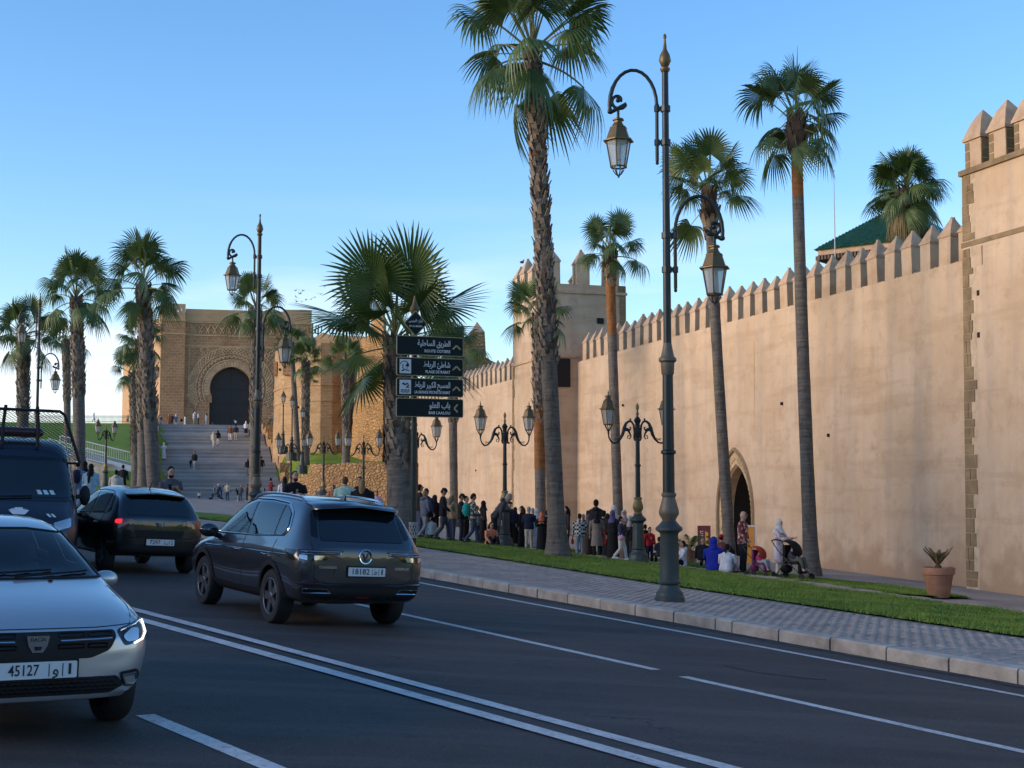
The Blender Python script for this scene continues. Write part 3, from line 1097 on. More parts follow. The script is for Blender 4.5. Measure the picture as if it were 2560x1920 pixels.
mb = MB(); mb.box((-1.15, tb(8.6) - .03, 8.6), (.02, .08, .55)); mb.build('slit', M_SHADE, tower)

# ------------------------------------------------------------------ tower in the middle of the rampart
mid = thing('wall_tower', 'square plastered tower with pyramid merlons standing out of the rampart', 'tower', (*wl(33.3, 0), 0), W_ANG)
MA, MBk, MF, MTOP = 5.85, -2.7, 1.62, 12.35
mb = MB(); batter_box(0, MA, MBk, MF, BOT, MTOP, .12); mb.build('wall_face', M_PLASTER, mid)
mb = MB()
mb.box((MA / 2, MF - .02, MTOP), (MA + .1, .12, .14)); mb.box((-.02, (MBk + MF) / 2, MTOP), (.12, MF - MBk + .1, .14))
mb.build('cornice', M_CAP, mid)
mb = MB()
mb.box((MA / 2, MF + .03, 9.0), (MA + .12, .14, .13)); mb.box((-.03, (MF + .1) / 2 + .0, 9.0), (.14, MF, .13))
mb.build('string_course', M_CAP, mid)
mb = MB(); mb.box((MA / 2, (MBk + MF) / 2, MTOP + .2), (MA, MF - MBk, .42)); mb.build('parapet', M_PLASTER, mid)
for q in range(5):
    merlon(mid, .42 + q * 1.26, MF - .36, MTOP + .4, 1.28, 0)
for q in range(1, 3):
    merlon(mid, .42, MF - .36 - q * 1.62, MTOP + .4, 1.28, 0)
    merlon(mid, MA - .42, MF - .36 - q * 1.62, MTOP + .4, 1.28, 0)
mb = MB(); mb.box((-.03, .78, 8.15), (.10, .72, 1.45)); mb.build('window_opening', M_SHADE, mid)
mb = MB(); mb.box((-.02, -1.25, 10.9), (.08, .36, .3)); mb.build('window_opening', M_SHADE, mid)
mf = lambda z: MF + 0.12 * (MTOP - z) / (MTOP - BOT)
for ax, sg in ((0.0, 1), (MA, -1)):
    quoins(mid, ax, mf, -0.3, 8.9, sg, .25, .45, .28, .5)
# side quoins, on the face towards the camera
z = -0.3
while z < 8.8:
    h = rq.uniform(.28, .5); w = rq.uniform(.2, .42)
    mb = MB(); mb.box((0, 0, 0), (.05, w, h - .02)); mb.build('quoin', M_QUOIN, mid, loc=(-.012, MF - w / 2 + .03, z + h / 2)); z += h
z = MTOP - 2.0
while z < MTOP + .3:
    h = rq.uniform(.25, .36); w = rq.uniform(.3, .5)
    mb = MB(); mb.box((0, 0, 0), (.05, w, h - .02)); mb.build('quoin', M_QUOIN, mid, loc=(-.012, MBk + w / 2 + .03, z + h / 2)); z += h

# ------------------------------------------------------------------ ruined stone turret behind the far rampart
tq = at(1190, 980, 128)
tur = thing('ruined_turret', 'broken rubble stone turret with small pyramid cap rising behind the rampart', 'turret', (tq.x, tq.y, 8.0), R(12))
M_RUIN = rubble('ruin_stone', (0.46, 0.31, 0.17), (0.36, 0.24, 0.13), (.5, .42, .34), (2.4, 2.4, 4), .12)
mb = MB()
prof = [(-2.4, 0), (2.1, 0), (2.1, 5.3), (1.9, 5.8), (1.2, 6.1), (.75, 6.4), (.62, 8.7), (-.45, 8.7), (-.5, 8.2), (-2.4, 7.4)]
vs = [(x, -.9, z) for x, z in prof] + [(x, .9, z) for x, z in prof]
n = len(prof)
mb.add(vs, [tuple(range(n)), tuple(range(2 * n - 1, n - 1, -1))] + [(i, n + i, n + (i + 1) % n, (i + 1) % n) for i in range(n)])
mb.build('body', M_RUIN, tur)
mb = MB(); mb.lathe([(.85, 0), (.03, .95)], 4, (.08, 0, 8.72), rot=R(45)); mb.build('cap', M_CAP, tur)
for x_ in (-1.2, -2.0):
    mb = MB(); mb.lathe([(.5, 0), (.03, .8)], 4, (x_, 0, 7.5 + .2 * (x_ + 2)), rot=R(45)); mb.build('cap', M_CAP, tur)

# ------------------------------------------------------------------ green tiled pavilion behind the rampart
pv0 = at(2045, 625, 61)
pav = thing('pavilion', 'ochre pavilion with a green glazed tile hip roof behind the rampart', 'building', (pv0.x, pv0.y, 4.0), R(-38))
EH = pv0.z - 4.0
BWX, BWY = 5.3, 5.3
mb = MB(); mb.box((BWX / 2, BWY / 2, EH / 2 - .2), (BWX - .9, BWY - .9, EH - .4)); mb.build('wall', M_PLASTER2, pav)
M_WOODEAVE = mat('eave_wood', (0.12, 0.085, 0.06), 0.8, var=.3, vscale=6)
mb = MB(); mb.box((BWX / 2, BWY / 2, EH - .12), (BWX, BWY, .24)); mb.build('eave', M_CAP, pav)
mb = MB()
for i in range(34):
    mb.box((.1 + i * .152, .0, EH - .36), (.09, .3, .2)); mb.box((.0, .1 + i * .152, EH - .36), (.3, .09, .2))
mb.build('corbels', M_WOODEAVE, pav)['kind'] = 'stuff'
ap = (BWX / 2, BWY / 2, EH + 2.1)
mb = MB()
cs = [(-.15, -.15, EH), (BWX + .15, -.15, EH), (BWX + .15, BWY + .15, EH), (-.15, BWY + .15, EH)]
mb.add(cs + [ap], [(0, 1, 4), (1, 2, 4), (2, 3, 4), (3, 0, 4)])
roof = mb.build('roof', M_TILE, pav)
mb = MB()       # rows of half-round tiles
for (c0, c1) in ((cs[0], cs[1]), (cs[3], cs[0])):
    c0, c1, A = Vector(c0), Vector(c1), Vector(ap)
    mid_ = (c0 + c1) / 2
    for i in range(1, 52):
        f = i / 52
        p = c0.lerp(c1, f)
        g = 1 - abs(2 * f - 1)
        top = p + (A - mid_) * g
        if g > .05:
            mb.tube([p, top], .04, 5)
mb.build('roof_tiles', M_TILE, roof, 60)['kind'] = 'stuff'
pp = at(2084, 430, 60)
pb = at(2088, 600, 60)
mb = MB(); mb.tube([(0, 0, 0), (0, 0, pp.z - 8.0)], [.035, .02], 6); mb.lathe([(.0, 0), (.05, .05), (0, .1)], 6, (0, 0, pp.z - 8.0))
o = mb.build('flag_pole', mat('grey_paint_pole', (.45, .46, .5), .5), loc=(pp.x, 60, 8.0)); tag(o, 'thin bare white flag pole rising behind the rampart beside the green roof', 'pole')

# ------------------------------------------------------------------ monumental gate above the stairs
GA = R(13.41)
G0 = Vector((-39.8, 160.0, 9.6))
gate = thing('monumental_gate', 'great brown stone gate with horseshoe arch and carved spandrels above the stairs', 'gate', G0, GA)
GX0, GX1, GXW = 2.7, 13.7, 17.0
DCX = 7.95                       # centre of the door
def horseshoe(grow=0.0, foot=-1.0):
    pts = [(2.42 + grow, foot), (2.42 + grow, 3.0), (2.17 + grow, 3.02)]
    r, cz = 2.38 + grow, 4.7
    a0 = -math.acos(min(1, (2.17 + grow) / r))
    n = 18
    for i in range(n + 1):
        a = a0 + (math.pi / 2 - a0) * i / n
        pts.append((r * math.cos(a), cz + r * math.sin(a) * (1.0 if a < 0 else 1 + 0.05 * (a / (math.pi / 2)) ** 6)))
    pts[-1] = (0.0, pts[-1][1])
    return [(-x, z) for x, z in pts] + [(x, z) for x, z in reversed(pts[:-1])]
HS = horseshoe()
YP = 0.45
mb = MB()
half = len(HS) // 2
Ls, Rs = HS[:half + 1], HS[half:][::-1]
for side, xe, sg in ((Ls, GX0, -1), (Rs, GX1, 1)):
    for (x1, z1), (x2, z2) in zip(side[:-1], side[1:]):
        q = [(DCX + x1, YP, z1), (DCX + x2, YP, z2), (xe, YP, z2), (xe, YP, z1)]
        mb.add(q, [(3, 2, 1, 0) if sg < 0 else (0, 1, 2, 3)])
zt = HS[half][1]
mb.add([(GX0, YP, zt), (GX1, YP, zt), (GX1, YP, 12.3), (GX0, YP, 12.3)], [(0, 1, 2, 3)])
mb.build('front_wall', M_GATE, gate)
mb = MB()
n = len(HS)
mb.add([(DCX + x, YP, z) for x, z in HS] + [(DCX + x, YP + 1.0, z) for x, z in HS], [(i, n + i, n + i + 1, i + 1) for i in range(n - 1)])
mb.build('door_reveal', M_CARVE, gate)
mb = MB(); mb.box((1.35, 3.5, 6.0), (2.7, 7.0, 12.6)); mb.build('pier', M_GATE, gate)
mb = MB(); mb.box((15.35, 3.5, 6.0), (3.3, 7.0, 12.6)); mb.build('pier', M_GATE, gate)
# smooth plastered parapets
mb = MB(); mb.box((1.35, 3.5, 13.25), (2.66, 6.96, 1.9)); mb.build('parapet', M_PLASTER2, gate)
mb = MB(); mb.box((15.35, 3.5, 13.1), (3.26, 6.96, 1.6)); mb.build('parapet', M_PLASTER2, gate)
mb = MB(); mb.box((8.2, 3.6, 13.0), (10.98, 6.5, 1.4)); mb.build('parapet', M_PLASTER2, gate)
mb = MB(); mb.box((8.2, 4.6, 6.0), (10.9, 5.0, 12.5)); mb.build('core', M_SHADE, gate)
for x0, x1, z, y in ((-.08, 2.78, 12.3, -.05), (-.08, 2.78, 10.75, -.05), (GX0, GX1, 12.2, YP - .06), (GX0, GX1, 10.7, YP - .06), (GX0, GX1, 9.45, YP - .05), (13.62, 17.08, 12.3, -.05), (13.62, 17.08, 10.75, -.05)):
    mb = MB(); mb.box(((x0 + x1) / 2, y + .04, z), (x1 - x0, .16, .14)); mb.build('string_course', M_CARVE, gate)
# door leaves
for sg in (-1, 1):
    mb = MB()
    pts = [p for p in HS if p[0] * sg >= -1e-6]
    pts = [(DCX + p[0] * .998 + (0.012 * sg if abs(p[0]) < .01 else 0), p[1]) for p in pts]
    zs_ = [p for p in pts]
    vs = [(x, YP + .9, z) for x, z in zs_]
    vs += [(DCX + .012 * sg, YP + .9, -1.0)]
    mb.add(vs, [tuple(range(len(vs)))])
    d = mb.build('door_leaf', M_DOOR, gate)
    for zz in (1.6, 3.0, 4.6):
        mb = MB(); mb.box((DCX + sg * 1.15, YP + .87, zz), (2.0, .05, .12)); mb.build('rail', M_DOOR, d)
# carved relief
mb = MB()
def arc(r, a0, a1, n=40, cz=4.7, rr=.05):
    pts = [(DCX + r * math.cos(a0 + (a1 - a0) * i / n), YP - .02, cz + r * math.sin(a0 + (a1 - a0) * i / n)) for i in range(n + 1)]
    mb.tube(pts, rr * 1.4, 5)
A0, A1 = R(-26), R(206)
arc(3.22, A0, A1, rr=.06)
arc(3.95, A0, A1, rr=.05)
arc(4.75, R(8), R(172), rr=.06)
ns = 30
for i in range(ns):          # scallops
    a = A0 + (A1 - A0) * (i + .5) / ns
    c = (DCX + 3.5 * math.cos(a), 4.7 + 3.5 * math.sin(a))
    pts = []
    for q in range(7):
        b = a - R(100) + R(200) * q / 6
        pts.append((c[0] + .19 * math.cos(b), YP - .06, c[1] + .19 * math.sin(b)))
    mb.tube(pts, .085, 5)
for i in range(44):          # lattice ring
    a = A0 + (A1 - A0) * i / 44; b = a + (A1 - A0) * 2 / 44
    for p, q in ((a, b), (b, a)):
        r0, r1 = 3.95, 4.72
        mb.tube([(DCX + r0 * math.cos(p), YP - .03, 4.7 + r0 * math.sin(p)), (DCX + (r0 + r1) / 2 * math.cos((p + q) / 2), YP - .05, 4.7 + (r0 + r1) / 2 * math.sin((p + q) / 2)), (DCX + r1 * math.cos(q), YP - .03, 4.7 + r1 * math.sin(q))], .07, 4)
rg = random.Random(9)
for sg in (-1, 1):           # scrolls in the spandrels
    for i in range(64):
        x = sg * rg.uniform(.8, 5.0); z = rg.uniform(2.8, 9.2)
        if math.hypot(x, z - 4.7) < 4.95 or abs(DCX + x - (GX0 if sg < 0 else GX1)) < .5:
            if not (abs(x) > 4.1 and z < 6):
                continue
        r = rg.uniform(.16, .34); a = rg.uniform(0, 6)
        pts = [(DCX + x + r * (1 - .07 * q) * math.cos(a + q * .75), YP - .03, z + r * (1 - .07 * q) * math.sin(a + q * .75)) for q in range(9)]
        mb.tube(pts, .07, 4)
for sg in (-1, 1):           # lozenge net beside the arch
    for row in range(10):
        z = 3.0 + row * .62
        for q in range(2):
            x = sg * (4.15 + q * .5)
            mb.tube([(DCX + x, YP - .03, z), (DCX + x + .25, YP - .04, z + .31), (DCX + x, YP - .03, z + .62), (DCX + x - .25, YP - .04, z + .31), (DCX + x, YP - .03, z)], .042, 4)
for i in range(13):          # frieze of interlaced arches
    x = GX0 + .5 + i * .8
    pts = [(x - .55, YP - .03, 10.95), (x - .35, YP - .04, 11.45), (x, YP - .05, 11.95), (x + .35, YP - .04, 11.45), (x + .55, YP - .03, 10.95)]
    mb.tube(pts, .07, 4)
    mb.tube([(x - .28, YP - .03, 10.95), (x, YP - .04, 11.4), (x + .28, YP - .03, 10.95)], .045, 4)
for x in (GX0 + .45, GX1 - .45):
    mb.tube([(x, YP - .03, 2.6), (x, YP - .03, 9.3)], .06, 5)
mb.tube([(GX0 + .45, YP - .03, 9.3), (GX1 - .45, YP - .03, 9.3)], .06, 5)
o = mb.build('carved_relief', M_CARVE, gate, 60); tag(o, kind='stuff')
# radiating arch stones
for i in range(31):
    a = R(-18) + R(216) * (i + .5) / 31; h = R(216) / 31 / 2 * .86
    q = [(2.45, a - h), (2.45, a + h), (3.12, a + h), (3.12, a - h)]
    pr = [(DCX + r * math.cos(b), 4.7 + r * math.sin(b)) for r, b in q]
    vs = [(x, YP - .05 - .02 * (i % 2), z) for x, z in pr] + [(x, YP + .02, z) for x, z in pr]
    mb = MB(); mb.add(vs, [(3, 2, 1, 0), (0, 1, 5, 4), (1, 2, 6, 5), (2, 3, 7, 6), (3, 0, 4, 7)])
    mb.build('arch_stone', M_CARVE, gate)

# long sunlit wall running back from the gate
d_ = Vector((-.35, .937)).normalized(); nrm_ = Vector((-d_.y, d_.x))
kw = thing('kasbah_wall', 'smooth sunlit orange plaster wall running back from the great gate', 'wall', (G0.x - .05, G0.y + .3, 0), math.atan2(d_.y, d_.x))
mb = MB()
pf = [(0, 2), (0, 23.55), (2.2, 23.3), (2.3, 22.6), (46, 22.3), (46, 2)]
vs = [(x, 0, z) for x, z in pf] + [(x, -2.0, z) for x, z in pf]
n = len(pf)
mb.add(vs, [tuple(range(n)), tuple(range(2 * n - 1, n - 1, -1))] + [(i, n + i, n + (i + 1) % n, (i + 1) % n) for i in range(n)])
mb.build('wall_face', M_PLASTER2, kw)
mb = MB(); mb.box((1.2, .06, 20.9), (2.4, .14, .14)); mb.build('string_course', M_PLASTER2, kw)

# ------------------------------------------------------------------ stairs
SB = Vector((-23.5, 115.0, 0.0))
stairs = thing('stairs', None, None, SB, GA); tag(stairs, kind='structure')
NS, RISE, TREAD, LAND = 46, (9.62 - 1.40) / 46, 0.50, 4.1
s_pos, z_pos = 0.0, 1.40
step_tops = []
mbs = []
for i in range(NS):
    dep = TREAD + (LAND if i in (9, 19, 29, 38) else 0.0)
    step_tops.append((s_pos, z_pos + RISE, dep))
    mb = MB()
    mb.box((0, dep / 2, -RISE / 2 - .25), (10.5, dep + .03, RISE + .5))
    mb.box((0, .02, -.03), (10.5, .08, .06))
    mb.build('step', M_STEPS[(i * 7 + i // 3) % 3], stairs, loc=(0, s_pos, z_pos + RISE))
    s_pos += dep; z_pos += RISE
STOP = s_pos
mb = MB(); mb.box((3.2, (STOP + 49) / 2 + .1, 9.62 - .3), (19.5, 49 - STOP, .6)); mb.build('landing', M_STEP, stairs)
mb = MB(); mb.box((0, -1.2, 1.36), (10.5, 2.4, .12)); mb.build('landing', M_STEP, stairs)
def stair_z(s):
    z = 1.45
    for a, t, d in step_tops:
        if s >= a - .02:
            z = t
    return z
def st(s, t):
    """stairs frame -> world xy"""
    return (SB.x + t * math.cos(GA) - s * math.sin(GA), SB.y + t * math.sin(GA) + s * math.cos(GA))
# stepped rubble parapet on the right of the stairs
par = thing('parapet_wall', 'stepped sunlit rubble parapet descending beside the grand stairs', 'wall', SB, GA)
rp_ = random.Random(4)
s_ = -3.0
while s_ < STOP + 2:
    L = rp_.uniform(2.0, 3.0)
    zt = stair_z(s_ + L) + rp_.uniform(.5, .8)
    mb = MB()
    P = []
    mb.box((5.95, s_ + L / 2, zt / 2 - .5), (1.2, L, zt + 1), taper=.97)
    mb.build('block', M_RETAIN, par)
    s_ += L
# low wall on the left of the stairs
lw = thing('stair_side_wall', 'low pale side wall climbing along the grass edge of the stairs', 'wall', SB, GA)
for i in range(8):
    s0 = i * 5.0; zt = stair_z(s0 + 5) + .25
    mb = MB(); mb.box((-5.45, s0 + 2.5, zt / 2), (.35, 5.0, zt)); mb.build('block', M_KERB, lw)

# ------------------------------------------------------------------ rubble retaining wall, bastion and rough tower
def wob_wall(name, pts, z0, ztop, mat_, parent, du=.35, dv=.35, amp=.07, seed=1, batter=0.0):
    """uneven face along plan points; ztop(u) gives the height"""
    g = random.Random(seed)
    pts = [Vector((p[0], p[1])) for p in pts]
    Ls = [0]
    for a, b in zip(pts[:-1], pts[1:]):
        Ls.append(Ls[-1] + (b - a).length)
    U = frange(0, Ls[-1], du)
    P = []
    for u in U:
        j = max(i for i in range(len(Ls) - 1) if u >= Ls[i] - 1e-6)
        f = (u - Ls[j]) / (Ls[j + 1] - Ls[j])
        p = pts[j].lerp(pts[j + 1], f)
        d = (pts[j + 1] - pts[j]).normalized()
        n_ = Vector((d.y, -d.x))
        zt = ztop(u)
        nz = max(2, int((zt - z0) / dv))
        nz = 16 if nz < 40 else nz
        row = []
        for k in range(nz + 1):
            z = z0 + (zt - z0) * k / nz
            q = p + n_ * (g.uniform(-amp, amp) + batter * (1 - k / nz))
            row.append((q.x, q.y, z + (g.uniform(-.06, .06) if k == nz else 0)))
        back = p - n_ * 3.2
        row.append((back.x, back.y, row[-1][2]))
        P.append(row)
    m_ = min(len(r) for r in P)
    mb = MB(); mb.grid(P)
    return mb.build(name, mat_, parent, 60)
ra, rb_, rc = at(742, 1250, 108.5), at(800, 1250, 107), at(972, 1250, 105.6)
ret = thing('retaining_wall', 'orange rubble retaining wall under the terrace lawn beside the stairs', 'wall', (0, 0, 0))
wob_wall('face', [(ra.x - .6, ra.y + 1.5), (ra.x, ra.y), (rb_.x, rb_.y), (rc.x, rc.y), (rc.x + 2.2, rc.y - .3)], -0.4, lambda u: 2.9 if u < 1.7 else (3.5 if u < 2.9 else 4.35 + .05 * math.sin(u)), M_RETAIN, ret, .3, .3, .06, 3)

def plan(pts):
    return [(ray(px * 1.1573, 1245)[0] * D, D) for px, D in pts]
bas = thing('bastion', 'faceted orange stone bastion with two string courses beside the stairs', 'bastion', (0, 0, 0))
bp = plan([(590, 131), (606, 127.5), (640, 125.5), (665, 124.2), (690, 123.7), (715, 123.9), (735, 124.7), (756, 126.5), (790, 140), (598, 146)])
def loft_poly(name, p0, z0, p1, z1, m, parent, cap=True, smooth=None):
    n = len(p0)
    vs = [(x, y, z0) for x, y in p0] + [(x, y, z1) for x, y in p1]
    fs = [(i, (i + 1) % n, n + (i + 1) % n, n + i) for i in range(n)]
    if cap:
        fs.append(tuple(range(n, 2 * n)))
    mb = MB(); mb.add(vs, fs)
    return mb.build(name, m, parent, smooth)
def grow(pts, q):
    cx = sum(p[0] for p in pts) / len(pts); cy = sum(p[1] for p in pts) / len(pts)
    return [(cx + (x - cx) * q, cy + (y - cy) * q) for x, y in pts]
loft_poly('wall_face', grow(bp, 1.035), 3.5, grow(bp, 1.012), 10.3, M_BAST, bas)
loft_poly('wall_face', grow(bp, 1.012), 10.3, bp, 15.3, M_BAST, bas)
for z in (10.3, 11.65):
    loft_poly('string_course', grow(bp, 1.03), z - .1, grow(bp, 1.03), z + .1, M_BAST, bas)
for p0, p1, D, dep in (((708, 905), (728, 937), 126.2, .12), ((776, 918), (787, 935), 123.75, .2)):
    a, b = at(*p0, D), at(*p1, D)
    mb = MB(); mb.box(((a.x + b.x) / 2, D + .42, (a.z + b.z) / 2), (abs(b.x - a.x), .9, abs(a.z - b.z)))
    mb.build('window_opening', M_SHADE if dep > .15 else M_GATE, bas)
a, b = at(688, 905, 129.9), at(692, 940, 129.9)
mb = MB(); mb.box(((a.x + b.x) / 2, 129.9, (a.z + b.z) / 2), (.3, .9, abs(a.z - b.z))); mb.build('slit', M_GATE, bas)
for px, py in ((700, 924), (745, 1018), (786, 953)):
    a = at(px, py, 123.9 if px > 720 else 126.6); mb = MB(); mb.box((a.x, a.y, a.z), (.16, .5, .2)); mb.build('putlog_hole', M_SHADE, bas)

ter = thing('terrace_wall', 'plain brown plaster terrace wall rising behind the stone bastion', 'wall', (0, 0, 0))
a, b = at(752, 862, 137), at(965, 862, 133)
mb = MB()
zt = a.z
pf = [(a.x, 8), (a.x, zt), (a.x + 1.0, zt + .35), (a.x + 2.3, zt + 1.1), (a.x + 3.2, zt + .8), (b.x, zt + .6), (b.x, 8)]
n = len(pf)
mb.add([(x, 136, z) for x, z in pf] + [(x, 138, z) for x, z in pf], [tuple(range(n)), tuple(range(2 * n - 1, n - 1, -1))] + [(i, n + i, n + (i + 1) % n, (i + 1) % n) for i in range(n)])
mb.build('wall_face', M_PLASTER2, ter)
mb = MB(); mb.box(((a.x + b.x) / 2, 135.95, zt - .1), (b.x - a.x, .16, .16)); mb.build('string_course', M_CAP, ter)

rt = thing('rough_tower', 'tall battered rubble tower glowing orange at the far end of the rampart', 'tower', (0, 0, 0))
b0 = plan([(748, 121.5), (782, 116.0), (826, 114.6), (834, 122), (800, 130)])
t0 = plan([(776, 122.5), (796, 118.4), (826, 116.4), (834, 123), (800, 130)])
def loft_fine(name, p0, z0, p1, z1, m, parent, amp, nz=34, seed=2):
    g = random.Random(seed)
    mb = MB()
    nseg = 10
    ring0, ring1 = [], []
    for i in range(len(p0)):
        j = (i + 1) % len(p0)
        for q in range(nseg):
            f = q / nseg
            ring0.append((p0[i][0] + (p0[j][0] - p0[i][0]) * f, p0[i][1] + (p0[j][1] - p0[i][1]) * f))
            ring1.append((p1[i][0] + (p1[j][0] - p1[i][0]) * f, p1[i][1] + (p1[j][1] - p1[i][1]) * f))
    rows = []
    for k in range(nz + 1):
        f = k / nz
        row = [(a[0] + (b[0] - a[0]) * f + g.uniform(-amp, amp), a[1] + (b[1] - a[1]) * f + g.uniform(-amp, amp), z0 + (z1 - z0) * f) for a, b in zip(ring0, ring1)]
        rows.append(row + [row[0]])
    mb.grid(rows)
    mb.add([p for p in rows[-1][:-1]], [tuple(range(len(ring0)))])
    return mb.build(name, m, parent, 60)
loft_fine('wall_face', b0, 2.5, t0, 15.4, M_ROUGH, rt, .07)
u0 = plan([(798, 119.2), (826, 117.2), (832, 123), (806, 127)])
loft_fine('upper_stage', u0, 15.2, grow(u0, .97), 17.2, M_ROUGH, rt, .04, 6, 5)

# cacti on the terrace wall
M_CACT = mat('cactus_skin', (.035, .06, .03), .7, var=.3)
for i, (px, py, h) in enumerate(((781, 838, 1.5), (795, 836, 1.2), (832, 834, .9))):
    p = at(px, py, 137)
    t = thing('cactus', ['tall branching cactus on the terrace wall beside the great gate', 'shorter branching cactus on the terrace wall', 'low cactus on the terrace wall nearest the palm'][i], 'cactus', (p.x, 137, p.z - .3), 0)
    mb = MB(); mb.tube([(0, 0, 0), (.02, 0, h)], [.09, .07], 7); mb.build('stem', M_CACT, t, 60)
    for sg in (-1, 1):
        mb = MB(); mb.tube([(0, 0, h * .3), (sg * .3, 0, h * .38), (sg * .36, 0, h * (.85 if sg > 0 else .7))], .06, 6); mb.build('branch', M_CACT, t, 60)

# ------------------------------------------------------------------ railings, ramp and crest fence on the hill
M_RAIL = mat('white_rail', (.62, .64, .64), .5, var=.08)
M_RAILG = mat('grey_rail', (.30, .29, .28), .6, var=.08)
M_WHITE = mat('white_panel', (.72, .72, .72), .7, var=.06)
def railing(name, label, pts, h, nb, group=None, mesh_bars=True):
    t = thing(name, label, 'railing', (0, 0, 0), 0, group)
    P = [Vector(p) for p in pts]
    up = Vector((0, 0, h))
    rm_ = M_RAIL if mesh_bars else M_RAILG
    mb = MB(); mb.tube([p + up for p in P], .045 if mesh_bars else .02, 6); mb.build('top_rail', rm_, t, 60)
    mb = MB(); mb.tube([p + up * .12 for p in P], .03 if mesh_bars else .016, 6); mb.build('bottom_rail', rm_, t, 60)
    mb = MB()
    for a, b in zip(P[:-1], P[1:]):
        L = (b - a).length
        k = max(1, int(L / 1.8))
        for i in range(k + 1):
            q = a.lerp(b, i / k)
            m2 = MB(); m2.tube([q, q + up], .035 if mesh_bars else .02, 6); m2.build('post', rm_, t, 60)
        if mesh_bars:
            for i in range(int(L / .14)):
                q = a.lerp(b, (i + .5) * .14 / L)
                mb.tube([q + up * .12, q + up], .010, 4, cap=False)
    if mesh_bars:
        tag(mb.build('balusters', M_RAIL, t), kind='stuff')
    return t
DR = 104.0
n0, n1 = at(120, 1126, DR), at(266, 1163, DR)
f0, f1 = at(150, 1117, DR + 5), at(232, 1136, DR + 5)
f2 = at(334, 1161, DR + 5)
ramp = thing('ramp', None, None); tag(ramp, kind='structure')
mb = MB()
mb.add([tuple(n0), tuple(n1), (f2.x, f2.y, f2.z), (f0.x, f0.y, f0.z)], [(0, 1, 2, 3)])
for a, b in ((n0, n1),):
    mb.add([tuple(a), tuple(b), (b.x, b.y, b.z - 1.6), (a.x, a.y, a.z - 2.5)], [(3, 2, 1, 0)])
mb.build('ramp_deck', M_KERB, ramp)
railing('ramp_railing', 'white barred railing on the near side of the grass ramp', [n0, n1], .86, 0)
railing('ramp_railing', 'white barred railing on the far side of the grass ramp', [f0, f1, f2], .86, 0)
w0, w1 = at(268, 1150, DR + 1.5), at(331, 1165, DR + 1.5)
w2, w3 = at(330, 1179, DR + 1.5), at(270, 1176, DR + 1.5)
mb = MB()
mb.add([tuple(w0), tuple(w1), tuple(w2), tuple(w3)] + [(p.x, p.y + .25, p.z) for p in (w0, w1, w2, w3)], [(3, 2, 1, 0), (4, 5, 6, 7), (0, 1, 5, 4), (1, 2, 6, 5), (2, 3, 7, 6), (3, 0, 4, 7)])
o = mb.build('ramp_wall', M_WHITE); tag(o, 'plain white wall panel at the foot of the grass ramp', 'wall')
r0, r1 = at(438, 1246, 110), at(700, 1250, 108)
railing('stair_railing', 'thin grey railing at the foot of the grand stairs', [(r0.x, r0.y, r0.z), (r1.x, r1.y, r1.z)], .82, 0, None, False)
# spiked fence along the crest
c0, c1 = at(60, 1056, 151), at(402, 1060, 151)
M_IRON = mat('fence_iron', (.16, .17, .19), .6, var=.1)
fen = thing('crest_fence', 'low spiked iron fence along the crest of the grass hill', 'fence', (0, 0, 0))
mb = MB()
for i in range(120):
    p = c0.lerp(c1, i / 119)
    mb.tube([(p.x, p.y, 9.5), (p.x, p.y, 10.55)], .022, 4)
tag(mb.build('bars', M_IRON, fen), kind='stuff')
for z in (9.85, 10.35):
    mb = MB(); mb.tube([(c0.x, c0.y, z), (c1.x, c1.y, z)], .02, 4); mb.build('rail', M_IRON, fen)

# ------------------------------------------------------------------ unseen houses, added to shade the road and show in car reflections
M_HOUSE = plaster('house_plaster', (0.42, 0.30, 0.20), (0.48, 0.36, 0.25), (0.33, 0.22, 0.14), (0.34, 0.28, 0.22))
for (x_, y_, L, h, rz, lab) in ((-33, -33, 26, 8.5, 0, 'plain plastered house across the road, added unseen for shade, end of the row away from the gate'), (-33, -8.8, 21.7, 7.2, 0, 'low plain plastered house across the road, added unseen for shade, between two taller ones'), (-33, 16.1, 27.7, 8.0, 0, 'long plain plastered house across the road facing the rampart tower, added unseen for shade'), (-33, 41.1, 21.7, 6.6, 0, 'low plain plastered house across the road nearest the great gate, added unseen for shade'), (-12, -44, 30, 8.0, 90, 'plain plastered house down the road, added unseen for car reflections, nearer the middle of the carriageway'), (18, -44, 26, 9.5, 90, 'tallest plain plastered house down the road, added unseen for car reflections, on the rampart side')):
    t = thing('added_house', lab, 'added_house', (x_, y_, gz(x_, y_) - .6), R(rz))
    mb = MB(); mb.box((-4, 0, (h + .5) / 2), (8, L, h + .5)); mb.build('wall', M_HOUSE, t)
    mb = MB(); mb.box((-4, 0, h + .7), (8.3, L + .2, .4)); mb.build('parapet', M_CAP, t)
    k = int(L / 4)
    for q in range(k):
        yy = -L / 2 + (q + .5) * L / k
        for zz in (2.2, 5.0):
            mb = MB(); mb.box((.02, yy, zz + .3), (.1, 1.0, 1.4)); w_ = mb.build('window', M_SHADE, t)
            mb = MB(); mb.box((.06, yy, zz - .45), (.2, 1.2, .1)); mb.build('sill', M_CAP, w_)

